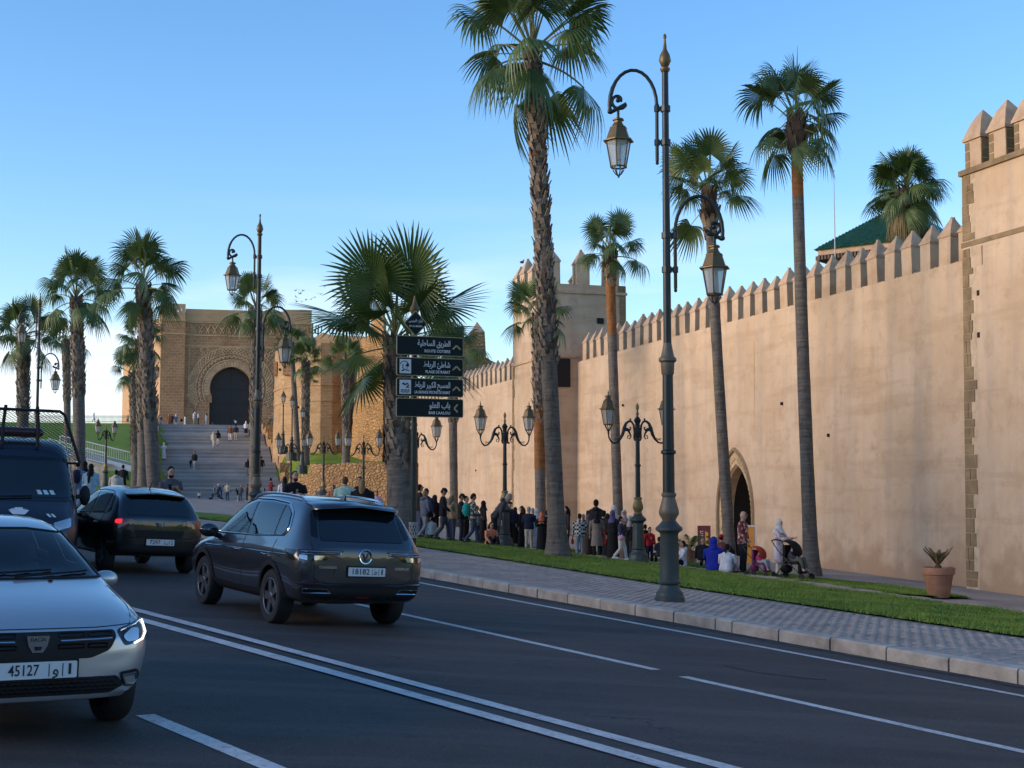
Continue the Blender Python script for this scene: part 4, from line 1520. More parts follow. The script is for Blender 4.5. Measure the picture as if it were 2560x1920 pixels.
# ------------------------------------------------------------------ street lamps
M_LPOLE = mat('lamp_green_black', (0.013, 0.020, 0.020), 0.42, metal=0.3, var=0.25, vscale=3)
M_LBASE = mat('lamp_green_grey', (0.040, 0.055, 0.052), 0.55, metal=0.2, var=0.25, vscale=4)
M_GOLD = mat('lamp_dull_gold', (0.20, 0.145, 0.060), 0.55, metal=0.3, var=0.2, vscale=6)
M_VASE = mat('lamp_brown_vase', (.13, .105, .072), .55, metal=.2, var=.2)
M_BRONZE = mat('lantern_bronze', (0.125, 0.085, 0.036), 0.45, metal=0.45, var=0.2, vscale=6)
M_GLASS = mat('lantern_glass', (0.48, 0.50, 0.49), 0.12, var=0.0, spec=0.6, alpha=0.6)

def lantern_meshes():
    fr = MB()
    for k in range(6):
        a = R(60 * k)
        c, s = math.cos(a), math.sin(a)
        fr.tube([(.135 * c, .135 * s, 0), (.215 * c, .215 * s, .44)], .013, 5)
    for r, z, t in ((.14, 0.0, .016), (.222, .44, .014)):
        fr.tube([(r * math.cos(R(60 * k)), r * math.sin(R(60 * k)), z) for k in range(7)], t, 5)
    rf = MB()
    rf.lathe([(.275, .435), (.275, .455), (.215, .475), (.150, .66), (.158, .665), (.158, .675), (.12, .695), (.075, .76), (.075, .79), (.105, .80), (.105, .82), (.03, .85), (.02, .88)], 6, rot=0)
    pn = MB()
    a0, a1 = R(-30 + 4), R(30 - 4)
    b, t = .135, .212
    pn.add([(b * math.cos(R(-30)) * 1.0, b * math.sin(R(-30)) * .82, .02), (b * math.cos(R(30)), b * math.sin(R(30)) * .82, .02), (t * math.cos(R(30)), t * math.sin(R(30)) * .86, .43), (t * math.cos(R(-30)), t * math.sin(R(-30)) * .86, .43)], [(0, 1, 2, 3)])
    hook = MB()      # cage under a hanging lantern
    for k in range(6):
        a = R(60 * k + 30); c, s = math.cos(a), math.sin(a)
        hook.tube([(.095 * c, .095 * s, 0), (.09 * c, .09 * s, -.06), (.05 * c, .05 * s, -.12), (.012 * c, .012 * s, -.15)], .010, 4)
    hook.ell((0, 0, -.165), (.022, .022, .022), 6, 5)
    foot = MB()      # bars that carry a standing lantern
    for k in range(6):
        a = R(60 * k); c, s = math.cos(a), math.sin(a)
        foot.tube([(.12 * c, .12 * s, 0), (.045 * c, .045 * s, -.15)], .012, 4)
    foot.lathe([(.05, -.15), (.055, -.17), (.03, -.20), (.03, -.25), (.022, -.28)], 8)
    tip = MB(); tip.lathe([(.018, .88), (.022, .92), (.010, .96), (.004, 1.0)], 6)
    bulb = MB(); bulb.lathe([(.0, .10), (.035, .12), (.045, .22), (.02, .34), (.02, .44)], 8)
    return {'frame': fr.mesh('lantern', M_BRONZE), 'roof': rf.mesh('roof', M_BRONZE), 'pane': pn.mesh('pane', M_GLASS), 'hook': hook.mesh('cage', M_LPOLE), 'foot': foot.mesh('foot', M_LPOLE), 'tip': tip.mesh('tip', M_BRONZE), 'bulb': bulb.mesh('bulb', M_WHITE)}
LM = lantern_meshes()

def lantern(parent, loc, kind, rz=0.0, panes=True):
    o = link('lantern', LM['frame'], parent, loc, rz)
    link('roof', LM['roof'], o)
    if panes:
        for k in range(6):
            link('pane', LM['pane'], o, (0, 0, 0), R(60 * k + 30))
    link('bulb', LM['bulb'], o)
    link('cage' if kind == 'hang' else 'foot', LM['hook' if kind == 'hang' else 'foot'], o)
    if kind != 'hang':
        link('tip', LM['tip'], o)
    return o

def tall_lamp(px, py_unused, D, label, rz=0.0):
    x = ray(px, 1245)[0] * D
    z = gz(x, D)
    t = thing('street_lamp', label, 'street lamp', (x, D, z), rz, 'tall two-armed street lamps')
    mb = MB()
    mb.lathe([(.25, 0), (.25, .07), (.225, .10), (.22, .15), (.165, .22), (.15, .27), (.18, .30), (.185, .33), (.165, .36)], 12)
    mb.lathe([(.165, .36), (.150, 1.10), (.165, 1.13), (.225, 1.17), (.225, 1.21), (.17, 1.26), (.12, 1.32)], 12)
    mb.build('base', M_LBASE, t, 30)
    mb = MB(); mb.lathe([(.11, 1.31), (.12, 1.36), (.165, 1.43), (.165, 1.50), (.125, 1.64), (.105, 1.71), (.125, 1.74), (.125, 1.77), (.10, 1.79)], 16); mb.build('vase', M_VASE, t, 40)
    mb = MB(); mb.lathe([(.10, 1.78), (.097, 2.42), (.125, 2.44), (.125, 2.48), (.097, 2.50), (.088, 3.76)], 16); mb.build('shaft', M_LPOLE, t, 30)
    mb = MB(); mb.lathe([(.09, 3.74), (.105, 3.77), (.115, 3.95), (.15, 3.98), (.15, 4.02), (.11, 4.06), (.09, 4.16), (.068, 4.28)], 12); mb.build('collar', M_VASE, t, 40)
    mb = MB(); mb.lathe([(.068, 4.26), (.062, 6.5), (.055, 8.93)], 12); mb.build('shaft', M_LPOLE, t, 40)
    mb = MB(); mb.lathe([(.06, 8.90), (.085, 8.94), (.085, 8.97), (.05, 8.99), (.07, 9.02), (.105, 9.10), (.085, 9.20), (.035, 9.30), (.018, 9.48), (.03, 9.50), (.03, 9.54), (.01, 9.57)], 12); mb.build('finial', M_BRONZE, t, 40)
    for sg, zc in ((-1, 8.27), (1, 6.10)):
        mb = MB()
        pts = [(sg * .145, 0, zc - .90), (sg * .145, 0, zc + .05)]
        for i in range(1, 15):                                   # half-round arch
            a = math.pi * i / 14 * 1.06
            pts.append((sg * (.145 + .40 * (1 - math.cos(a))), 0, zc + .05 + .62 * math.sin(a)))
        rr = [.03] * 2 + [.03] * 10 + [.036, .036, .034, .034]
        mb.tube(pts, rr[:len(pts)], 8)
        ex, ez = pts[-1][0], pts[-1][2]
        cx_ = sg * .80
        sp = [(ex, 0, ez)]                                       # scroll
        for i in range(1, 20):
            f = i / 19
            a = math.pi + f * 2.1 * math.pi
            r_ = .155 * (1 - .72 * f)
            sp.append((sg * (.80 + r_ * math.cos(a) * 1.0), 0, zc + .14 + r_ * math.sin(a) * 1.05))
        mb.tube(sp, [.034] * 4 + [.028] * 16, 7)
        mb.ell((sg * .80, 0, zc + .15), (.045, .045, .045), 7, 5)
        mb.ell((sg * .145, 0, zc + .05), (.045, .045, .05), 7, 5)
        mb.ell((ex, 0, ez + .02), (.05, .05, .045), 7, 5)
        mb.ell((sg * .145, 0, zc - .93), (.03, .03, .035), 6, 5)
        mb.tube([(sg * .80, 0, zc + .02), (sg * .80, 0, zc - .14)], .024, 7)
        arm = mb.build('arm', M_LPOLE, t, 60)
        for zz in (zc - .58, zc):
            mb = MB(); mb.box((sg * .08, 0, zz), (.17, .06, .06)); mb.lathe([(.085, -.05), (.085, .05)], 10, (0, 0, zz)); mb.lathe([(.048, -.05), (.048, .05)], 8, (sg * .145, 0, zz)); mb.build('clamp', M_LPOLE, t)
        lantern(t, (sg * .80, 0, zc - 1.00), 'hang', .26)
    return t
tall_lamp(1672, 0, 23.6, 'tall two-armed lamp post on the grey pavement in front of the rampart')
tall_lamp(640, 0, 42.0, 'tall two-armed lamp post in front of the great gate stairs')
tall_lamp(87, 0, 65.0, 'tall two-armed lamp post behind the police van, before the grass hill')

def twin_lamp_proto():
    t = thing('twin_lamp', 'x', 'street lamp', (0, 0, 0), 0, 'low twin-lantern lamps along the lawn')
    mb = MB(); mb.lathe([(.32, 0), (.32, .10), (.29, .14), (.27, .28), (.20, .36), (.185, .42), (.21, .45), (.18, .48), (.155, 1.18), (.18, 1.22), (.235, 1.26), (.235, 1.30), (.16, 1.38), (.12, 1.42)], 10); mb.build('base', M_LBASE, t, 30)
    mb = MB(); mb.lathe([(.115, 1.41), (.13, 1.45), (.095, 1.50), (.15, 1.60), (.15, 1.68), (.11, 1.80), (.10, 1.86), (.12, 1.88), (.12, 1.91), (.075, 1.93)], 14); mb.build('vase', M_GOLD, t, 40)
    mb = MB(); mb.lathe([(.075, 1.92), (.068, 2.80), (.09, 2.82), (.09, 2.86), (.066, 2.88), (.06, 3.62), (.085, 3.65), (.085, 3.70), (.10, 3.74), (.10, 3.88), (.07, 3.92), (.07, 4.05), (.105, 4.14), (.06, 4.22), (.02, 4.26)], 12); mb.build('shaft', M_LPOLE, t, 30)
    mb = MB(); mb.lathe([(.018, 4.24), (.04, 4.30), (.045, 4.34), (.02, 4.40), (.025, 4.43), (.05, 4.50), (.045, 4.56), (.01, 4.64)], 8); mb.build('finial', M_GOLD, t, 40)
    for sg in (-1, 1):
        mb = MB()
        mb.tube([(sg * x, 0, z) for x, z in ((.06, 3.55), (.10, 3.62), (.09, 3.80), (.11, 4.00), (.17, 4.10), (.25, 4.11), (.33, 4.05), (.38, 3.92), (.43, 3.74), (.50, 3.60), (.60, 3.50), (.70, 3.48), (.78, 3.55), (.83, 3.66), (.84, 3.78))], [.03, .028, .03, .03, .03, .034, .042, .055, .05, .036, .03, .028, .026, .024, .024], 7)
        mb.tube([(sg * x, 0, z) for x, z in ((.40, 3.86), (.30, 3.88), (.22, 3.86), (.19, 3.92), (.23, 3.95))], [.05, .05, .03, .024, .02], 6)
        mb.tube([(sg * x, 0, z) for x, z in ((.28, 3.86), (.22, 3.76), (.19, 3.68), (.23, 3.60), (.29, 3.62), (.28, 3.70), (.23, 3.70))], [.035, .026, .02, .018, .016, .016, .014], 6)
        mb.tube([(sg * x, 0, z) for x, z in ((.48, 3.63), (.58, 3.60), (.66, 3.56), (.68, 3.60), (.63, 3.62))], .014, 5)
        mb.box((sg * .205, 0, 4.15), (.05, .04, .09))
        mb.build('arm', M_LPOLE, t, 60)
        lantern(t, (sg * .84, 0, 4.02), 'stand', .2)
    return t
TW = twin_lamp_proto()
tw_list = [
    (1595, 41.0, 0.0, 'twin-lantern lamp on the lawn beside the boy in the red jersey'),
    (1262, 49.0, 0.06, 'twin-lantern lamp standing in the crowd behind the seated person in orange'),
    (1040, 59.0, 0.0, 'twin-lantern lamp half hidden behind the road sign post'),
    (908, 76.0, 0.0, 'twin-lantern lamp in front of the rubble retaining wall, next to the thick palm'),
    (808, 84.0, 0.05, 'twin-lantern lamp in front of the left part of the rubble retaining wall'),
    (726, 94.0, 0.0, 'twin-lantern lamp at the foot of the stepped stair parapet'),
    (262, 99.0, 1.12, 'twin-lantern lamp on the grass in front of the ramp railing'),
    (368, 104.0, 1.1, 'twin-lantern lamp among the palm trunks at the left edge of the stairs'),
]
for i, (px, D, rz, lab) in enumerate(tw_list):
    o = TW if i == 0 else copy_tree(TW)
    x = ray(px, 1245)[0] * D
    o.location = (x, D, gz(x, D) - .02)
    o.rotation_euler = (0, 0, rz)
    o['label'] = lab
# small single lamps on the terrace
sp_ = thing('terrace_lamp', 'x', 'street lamp', (0, 0, 0), 0, 'single post lamps on the terrace by the bastion')
mb = MB(); mb.lathe([(.42, -.5), (.42, .12), (.2, .16), (.17, .5), (.13, 1.05), (.19, 1.12), (.1, 1.2)], 10); mb.build('base', M_LBASE, sp_, 30)
mb = MB(); mb.lathe([(.1, 1.18), (.14, 1.35), (.07, 1.5)], 10); mb.build('vase', M_GOLD, sp_, 40)
mb = MB(); mb.lathe([(.06, 1.48), (.05, 3.5), (.09, 3.55), (.04, 3.6)], 8); mb.build('shaft', M_LPOLE, sp_, 30)
lantern(sp_, (0, 0, 3.85), 'stand')
for i, (px, py, D, lab) in enumerate(((707, 1120, 118, 'single post lamp against the left edge of the bastion'), (729, 1136, 113, 'single post lamp between the first bastion lamp and the smooth palm trunk'), (755, 1168, 110, 'single post lamp beside the shaggy palm on the terrace edge'))):
    o = sp_ if i == 0 else copy_tree(sp_)
    p = at(px, py, D)
    o.location = (p.x, D, p.z); o['label'] = lab
# bracket lanterns on the sunlit side wall of the gate
for i, (px, py, lab) in enumerate(((395, 940, 'upper bracket lantern on the sunlit wall beside the gate'), (395, 1022, 'lower bracket lantern on the sunlit wall beside the gate'))):
    p = at(px, py, 160.5)
    t = thing('wall_lantern', lab, 'lantern', (p.x - .35, p.y + .8, p.z), 0)
    l_ = lantern(t, (0, 0, 0), 'hang', 0, True); l_.scale = (1.6, 1.6, 1.6)
    mb = MB(); mb.tube([(0, 0, 1.35), (.2, .3, 1.7), (.4, .6, 1.4)], .05, 6); mb.build('bracket', M_LPOLE, t, 60)

# ------------------------------------------------------------------ direction sign
FORMS = {'ا': (0xFE8D, 0xFE8E, 0, 0), 'ب': (0xFE8F, 0xFE90, 0xFE91, 0xFE92), 'ة': (0xFE93, 0xFE94, 0, 0), 'ر': (0xFEAD, 0xFEAE, 0, 0),
         'س': (0xFEB1, 0xFEB2, 0xFEB3, 0xFEB4), 'ش': (0xFEB5, 0xFEB6, 0xFEB7, 0xFEB8), 'ط': (0xFEC1, 0xFEC2, 0xFEC3, 0xFEC4),
         'ع': (0xFEC9, 0xFECA, 0xFECB, 0xFECC), 'ح': (0xFEA1, 0xFEA2, 0xFEA3, 0xFEA4), 'ق': (0xFED5, 0xFED6, 0xFED7, 0xFED8),
         'ك': (0xFED9, 0xFEDA, 0xFEDB, 0xFEDC), 'ل': (0xFEDD, 0xFEDE, 0xFEDF, 0xFEE0), 'م': (0xFEE1, 0xFEE2, 0xFEE3, 0xFEE4),
         'ي': (0xFEF1, 0xFEF2, 0xFEF3, 0xFEF4), 'ئ': (0xFE89, 0xFE8A, 0xFE8B, 0xFE8C), 'و': (0xFEED, 0xFEEE, 0, 0), 'ى': (0xFEEF, 0xFEF0, 0, 0)}
def shape_ar(s):
    out = []
    for i, ch in enumerate(s):
        if ch == ' ':
            out.append(' '); continue
        f = FORMS[ch]
        pj = i > 0 and s[i - 1] in FORMS and FORMS[s[i - 1]][2]
        nj = i + 1 < len(s) and s[i + 1] in FORMS and f[2]
        out.append(chr(f[3] if pj and nj else f[1] if pj else f[2] if nj else f[0]))
    return ''.join(reversed(out))

def text_mesh(name, body, size, mat_, parent, loc, rot, align='CENTER', bold=0.0, width=None, ext=0.0015):
    cu = bpy.data.curves.new(name, 'FONT')
    cu.body = body; cu.size = size; cu.align_x = align; cu.align_y = 'CENTER'; cu.extrude = ext; cu.offset = bold
    cu.resolution_u = 2
    tmp = bpy.data.objects.new(name, cu)
    COL.objects.link(tmp)
    dg = bpy.context.evaluated_depsgraph_get()
    me = bpy.data.meshes.new_from_object(tmp.evaluated_get(dg))
    bpy.data.objects.remove(tmp); bpy.data.curves.remove(cu)
    me.materials.clear(); me.materials.append(mat_)
    if width and len(me.vertices):
        co = np.empty(len(me.vertices) * 3); me.vertices.foreach_get('co', co); co = co.reshape(-1, 3)
        w = co[:, 0].max() - co[:, 0].min()
        co[:, 0] *= width / w
        if align == 'RIGHT':
            co[:, 0] -= co[:, 0].max()
        elif align == 'CENTER':
            co[:, 0] -= (co[:, 0].max() + co[:, 0].min()) / 2
        me.vertices.foreach_set('co', co.ravel()); me.update()
    o = link(name, me, parent, loc)
    o.rotation_euler = rot
    return o

M_SIGN = mat('sign_board', (0.012, 0.018, 0.018), 0.7, var=0.1, vscale=3, spec=.15)
M_SEDGE = mat('sign_gold_border', (0.30, 0.235, 0.13), 0.45, metal=0.3, var=0.15)
M_STEXT = mat('sign_lettering', (0.60, 0.61, 0.60), 0.5, var=0.0)
M_SICON = mat('sign_icon_plate', (0.55, 0.56, 0.56), 0.5, var=0.05)
DS = 30.0
sx = ray(1034, 1245)[0] * DS
sz0 = gz(sx, DS)
SY = R(20)
sign = thing('direction_sign', 'green post with four dark bilingual direction boards and a diamond plate', 'sign', (sx, DS, sz0), SY)
H = lambda py: at(1034, py, DS).z - sz0
mb = MB(); mb.lathe([(.16, 0), (.16, .08), (.09, .14), (.085, .2)], 12); mb.build('base', M_LBASE, sign, 40)
mb = MB(); mb.tube([(0, 0, .15), (0, 0, H(790))], .062, 14); mb.build('post', M_LPOLE, sign, 60)
mb = MB()        # lattice collar round the foot
for k in range(10):
    for sg in (-1, 1):
        a = R(36 * k)
        mb.tube([(.088 * math.cos(a + sg * f * R(72)), .088 * math.sin(a + sg * f * R(72)), .60 + .30 * f) for f in (0, .25, .5, .75, 1)], .010, 4)
mb.lathe([(.098, .59), (.098, .61)], 14); mb.lathe([(.098, .89), (.098, .91)], 14)
M_LATT = mat('pale_lattice', (.30, .30, .28), .6, var=.1)
mb.build('lattice_collar', M_LATT, sign)
mb = MB(); hh = H(788); mb.lathe([(.07, hh - .06), (.09, hh - .03), (.06, hh), (.10, hh + .08), (.11, hh + .14), (.06, hh + .22), (.03, hh + .32), (.012, hh + .42)], 12); mb.build('finial', M_BRONZE, sign, 40)
BW = 166 / (FPX / DS) / math.cos(SY) * .985
boards = [((843, 891), 'الطريق الساحلية', 'ROUTE COTIERE', None, .49, .385, 'up'), ((896.5, 942), 'شاطئ الرباط', 'PLAGE DE RABAT', 'beach', .40, .37, 'up'), ((947.5, 993), 'المسبح الكبير للرباط', 'LA GRANDE PISCINE DE RABAT', 'pool', .53, .53, 'up'), ((997.5, 1044), 'باب العلو', 'BAB LAALOU', None, .31, .32, 'left')]
RT = (R(90), 0, 0)
def rrect(w, h, r, n=4):
    pts = []
    for cx, cy, a0 in ((w / 2 - r, h / 2 - r, 0), (-w / 2 + r, h / 2 - r, 90), (-w / 2 + r, -h / 2 + r, 180), (w / 2 - r, -h / 2 + r, 270)):
        for i in range(n + 1):
            a = R(a0 + 90 * i / n); pts.append((cx + r * math.cos(a), cy + r * math.sin(a)))
    return pts
bx0 = (at(1066, 900, DS).x - sx) / math.cos(SY)      # board centre from the post
MXZ = Matrix.Rotation(R(90), 4, 'X')
for (y0, y1), ar, fr, icon, wa, wf, arrow in boards:
    zc = (H(y0) + H(y1)) / 2; hb = abs(H(y0) - H(y1))
    mb = MB(); mb.prism(rrect(BW, hb, .035), 0.075, .10, M=Matrix.Translation((bx0, -.165, zc)) @ MXZ); 
    b = mb.build('board', M_SEDGE, sign)
    mb = MB(); mb.prism(rrect(BW - .03, hb - .03, .028), .10, .104, M=Matrix.Translation((bx0, -.165, zc)) @ MXZ); mb.build('panel', M_SIGN, b)
    yF = -.165 - .106
    xr = bx0 + BW / 2 - .20 * BW
    text_mesh('lettering', shape_ar(ar), .17, M_STEXT, b, (xr, yF, zc + hb * .13), RT, 'RIGHT', .002, wa * BW)
    text_mesh('lettering', fr, .085, M_STEXT, b, (xr, yF, zc - hb * .27), RT, 'RIGHT', .0015, wf * BW)
    ax = bx0 + BW / 2 - .155
    mb = MB()
    q = ((-.085, -.055), (0, .03), (.085, -.055)) if arrow == 'up' else ((.03, -.085), (-.05, 0), (.03, .085))
    for (xa, za), (xb, zb) in zip(q[:-1], q[1:]):
        dv = Vector((xb - xa, zb - za)).normalized(); nv = Vector((-dv.y, dv.x)) * .017
        mb.add([(ax + xa + nv.x, yF, zc + za + nv.y), (ax + xb + nv.x, yF, zc + zb + nv.y), (ax + xb - nv.x, yF, zc + zb - nv.y), (ax + xa - nv.x, yF, zc + za - nv.y)], [(3, 2, 1, 0)])
    mb.build('arrow', M_SEDGE, b)
    if icon:
        ix = bx0 - BW / 2 + .19
        mb = MB(); mb.box((ix, yF + .002, zc), (.25, .004, hb - .09)); mb.build('icon_plate', M_SICON, b)
        mb = MB()
        yI = yF - .003
        if icon == 'beach':
            mb.tube([(ix - .07 + .19 * .5 * math.cos(a) * 1.0 + .05, yI, zc + .01 + .10 * math.sin(a)) for a in [R(20 + 14 * i) for i in range(11)]], .007, 4)
            mb.add([(ix + .0, yI, zc - .0), (ix + .09, yI, zc - .005), (ix + .05, yI, zc + .085)], [(0, 1, 2)])
            mb.tube([(ix + .05, yI, zc + .05), (ix + .03, yI, zc - .09)], .006, 4)
            mb.tube([(ix - .05, yI, zc + .04), (ix - .06, yI, zc - .03), (ix - .02, yI, zc - .07), (ix - .08, yI, zc - .09)], .009, 4)
            mb.tube([(ix - .08, yI, zc - .10), (ix, yI, zc - .075), (ix + .09, yI, zc - .095)], .007, 4)
        else:
            for k in range(3):
                mb.tube([(ix - .095 + .019 * i, yI, zc - .06 - .026 * k + .007 * math.sin(i * 1.6)) for i in range(11)], .006, 4)
            mb.tube([(ix - .07, yI, zc + .07), (ix - .01, yI, zc + .045), (ix + .05, yI, zc + .075), (ix + .075, yI, zc + .03), (ix + .03, yI, zc - .0)], [.008, .012, .016, .013, .009], 5)
            mb.ell((ix - .03, yI, zc + .075), (.018, .004, .018), 8, 5)
            mb.tube([(ix + .02, yI, zc - .012), (ix + .095, yI, zc - .012)], .007, 4)
        mb.build('icon', M_SIGN, b)
# diamond plate with the street name
zd = H(810); dh = abs(H(776) - H(842)) / 2
ox = (at(1036, 810, DS).x - sx) / math.cos(SY)
for s_, y_, m_, nm in ((1.0, -.10, M_SEDGE, 'diamond'), (.90, -.104, M_SIGN, 'panel')):
    mb = MB(); w = dh * .92 * s_; h = dh * s_
    mb.add([(ox, y_, zd - h), (ox + w, y_, zd), (ox, y_, zd + h), (ox - w, y_, zd), (ox, y_ + .02, zd - h), (ox + w, y_ + .02, zd), (ox, y_ + .02, zd + h), (ox - w, y_ + .02, zd)], [(0, 1, 2, 3), (7, 6, 5, 4), (0, 4, 5, 1), (1, 5, 6, 2), (2, 6, 7, 3), (3, 7, 4, 0)])
    mb.build(nm, m_, sign)
text_mesh('lettering', shape_ar('شارع المرسى'), .085, M_STEXT, sign, (ox, -.106, zd + .055), RT, 'CENTER', .001, .30)
text_mesh('lettering', 'AV AL MARSA', .055, M_STEXT, sign, (ox, -.106, zd - .06), RT, 'CENTER', .001, .29)

# ------------------------------------------------------------------ palms
def leaf_mat():
    m = bpy.data.materials.new('palm_leaf'); m.use_nodes = True
    n, l = nodes_of(m); b = n['Principled BSDF']
    v = mapped(n, l, (1, 1, 1))
    oi = n.new('ShaderNodeObjectInfo')
    c = mixnode(n, l, (0.042, 0.082, 0.022), (0.085, 0.130, 0.034), oi.outputs['Random'])
    c = mixnode(n, l, c, (0.125, 0.16, 0.05), noise_out(n, l, v, 3, 3, .6, .5, .8))
    l.new(c, b.inputs['Base Color'])
    b.inputs['Roughness'].default_value = 0.45; b.inputs['Specular IOR Level'].default_value = 0.4
    tr = n.new('ShaderNodeBsdfTranslucent'); tr.inputs['Color'].default_value = (.10, .16, .03, 1)
    mx = n.new('ShaderNodeMixShader'); mx.inputs['Fac'].default_value = 0.15
    out = n['Material Output']
    l.new(b.outputs[0], mx.inputs[1]); l.new(tr.outputs[0], mx.inputs[2]); l.new(mx.outputs[0], out.inputs['Surface'])
    return m
M_LEAF = leaf_mat()
M_STALK = mat('palm_stalk', (.14, .15, .06), .6, var=.2)
M_DEAD = mat('palm_dead_leaf', (.15, .115, .05), .8, var=.35, vscale=3)
def trunk_mat(name, a, b_, rings=9.0, red=None):
    m = bpy.data.materials.new(name); m.use_nodes = True
    n, l = nodes_of(m); b = n['Principled BSDF']
    v = mapped(n, l, (1.2, 1.2, rings)); v1 = mapped(n, l, (5, 5, 1.2))
    c = mixnode(n, l, a, b_, noise_out(n, l, v, 1.4, 5, .65, .35, .7))
    c = mixnode(n, l, c, tuple(q * .55 for q in a), noise_out(n, l, v1, 1.5, 5, .65, .5, .75))
    l.new(c, b.inputs['Base Color'])
    b.inputs['Roughness'].default_value = 0.95; b.inputs['Specular IOR Level'].default_value = 0.1
    no = n.new('ShaderNodeTexNoise'); no.inputs['Scale'].default_value = 1.6; no.inputs['Detail'].default_value = 6
    l.new(v, no.inputs['Vector'])
    l.new(bump_to(n, l, no.outputs['Fac'], 1.0, .06), b.inputs['Normal'])
    return m
M_TRUNK = trunk_mat('palm_trunk_grey', (.115, .100, .086), (.185, .165, .142))
M_TRUNKR = trunk_mat('palm_trunk_red', (.20, .085, .035), (.27, .13, .055), 5)
M_BOOT = mat('palm_leaf_base', (.20, .155, .11), .9, var=.5, vscale=5, bump=.4, bscale=20)
M_BOOTD = mat('palm_leaf_base_dark', (.075, .048, .032), .9, var=.4, vscale=5)

def frond_mesh(phi, R0, L1, seed, nseg=34, droop=1.0, open_=125, mat_=None, stiff=0.0):
    """fan leaf: stalk leaving the crown at elevation phi, pleated blade, tips hanging"""
    g = random.Random(seed)
    mb = MB()
    P = [Vector((0, 0, 0))]
    ph = phi
    nst = 5
    for i in range(nst):
        P.append(P[-1] + Vector((math.cos(ph), 0, math.sin(ph))) * (L1 / nst))
        ph -= R(7) * droop * max(.15, math.cos(ph))
    mb.tube(P, [.032, .026, .022, .02, .018, .016], 5, 1, flat=.6)
    u = Vector((math.cos(ph), 0, math.sin(ph)))
    v = Vector((0, 1, 0))
    w = u.cross(v) * -1
    if w.z < 0:
        w = -w
    base = P[-1]
    nr = 6
    fold = R(g.uniform(18, 34))
    for sgi in range(nseg):
        th = R(-open_ + 2 * open_ * (sgi + .5) / nseg)
        dth = R(2 * open_ / nseg) * .5
        Rr = R0 * (1.0 - .30 * (abs(th) / R(open_)) ** 1.5) * g.uniform(.90, 1.06)
        dr = g.uniform(.75, 1.25) * droop
        tw = g.uniform(-.06, .06)
        rows = []
        for i in range(nr + 1):
            f = i / nr
            r = Rr * f
            half = r * math.tan(dth) if f < .55 else Rr * .55 * math.tan(dth) * max(0.03, 1 - (f - .55) / .45) ** .8
            t2 = th + tw * max(0, f - .5)
            d = u * math.cos(t2) + v * (math.sin(t2) * math.cos(fold)) - w * (abs(math.sin(t2)) * math.sin(fold))
            side = (-u * math.sin(t2) + v * math.cos(t2))
            p = base + d * r
            sag = max(0, f - .38) ** 1.8 * 1.15 * Rr * dr * (1 - stiff)
            p = p + Vector((0, 0, -sag))
            # tips pull inwards as they hang
            if f > .5:
                p = p - Vector((d.x, d.y, 0)) * (sag * .28)
            ple = w * (half * .35)
            rows.append((p - side * half, p + ple, p + side * half))
        vs = [q for row in rows for q in row]
        fs = []
        for i in range(nr):
            for j in range(2):
                a = i * 3 + j
                fs.append((a, a + 1, a + 4, a + 3))
        mb.add(vs, fs, 0)
    return mb.mesh('frond', [mat_ or M_LEAF, M_STALK])

ELEV = [84, 72, 58, 44, 28, 8, -14]
FM = {}
for i, e in enumerate(ELEV):
    FM[e] = [frond_mesh(R(e), .95, 1.08, 100 + i * 7 + k, droop=(.45 if e > 70 else .7 if e > 40 else 1.0)) for k in range(3)]
FS = {e: [frond_mesh(R(e), 1.15, 1.1, 300 + i * 7 + k, nseg=44, droop=.4, open_=135, stiff=.62) for k in range(2)] for i, e in enumerate([80, 58, 36, 14, -8])}
FD = [frond_mesh(R(e), .95, .9, 500 + i, droop=1.2, mat_=M_DEAD) for i, e in enumerate((-35, -55))]

def path_at(pts, f):
    q = f * (len(pts) - 1); i = min(int(q), len(pts) - 2)
    return pts[i].lerp(pts[i + 1], q - i)

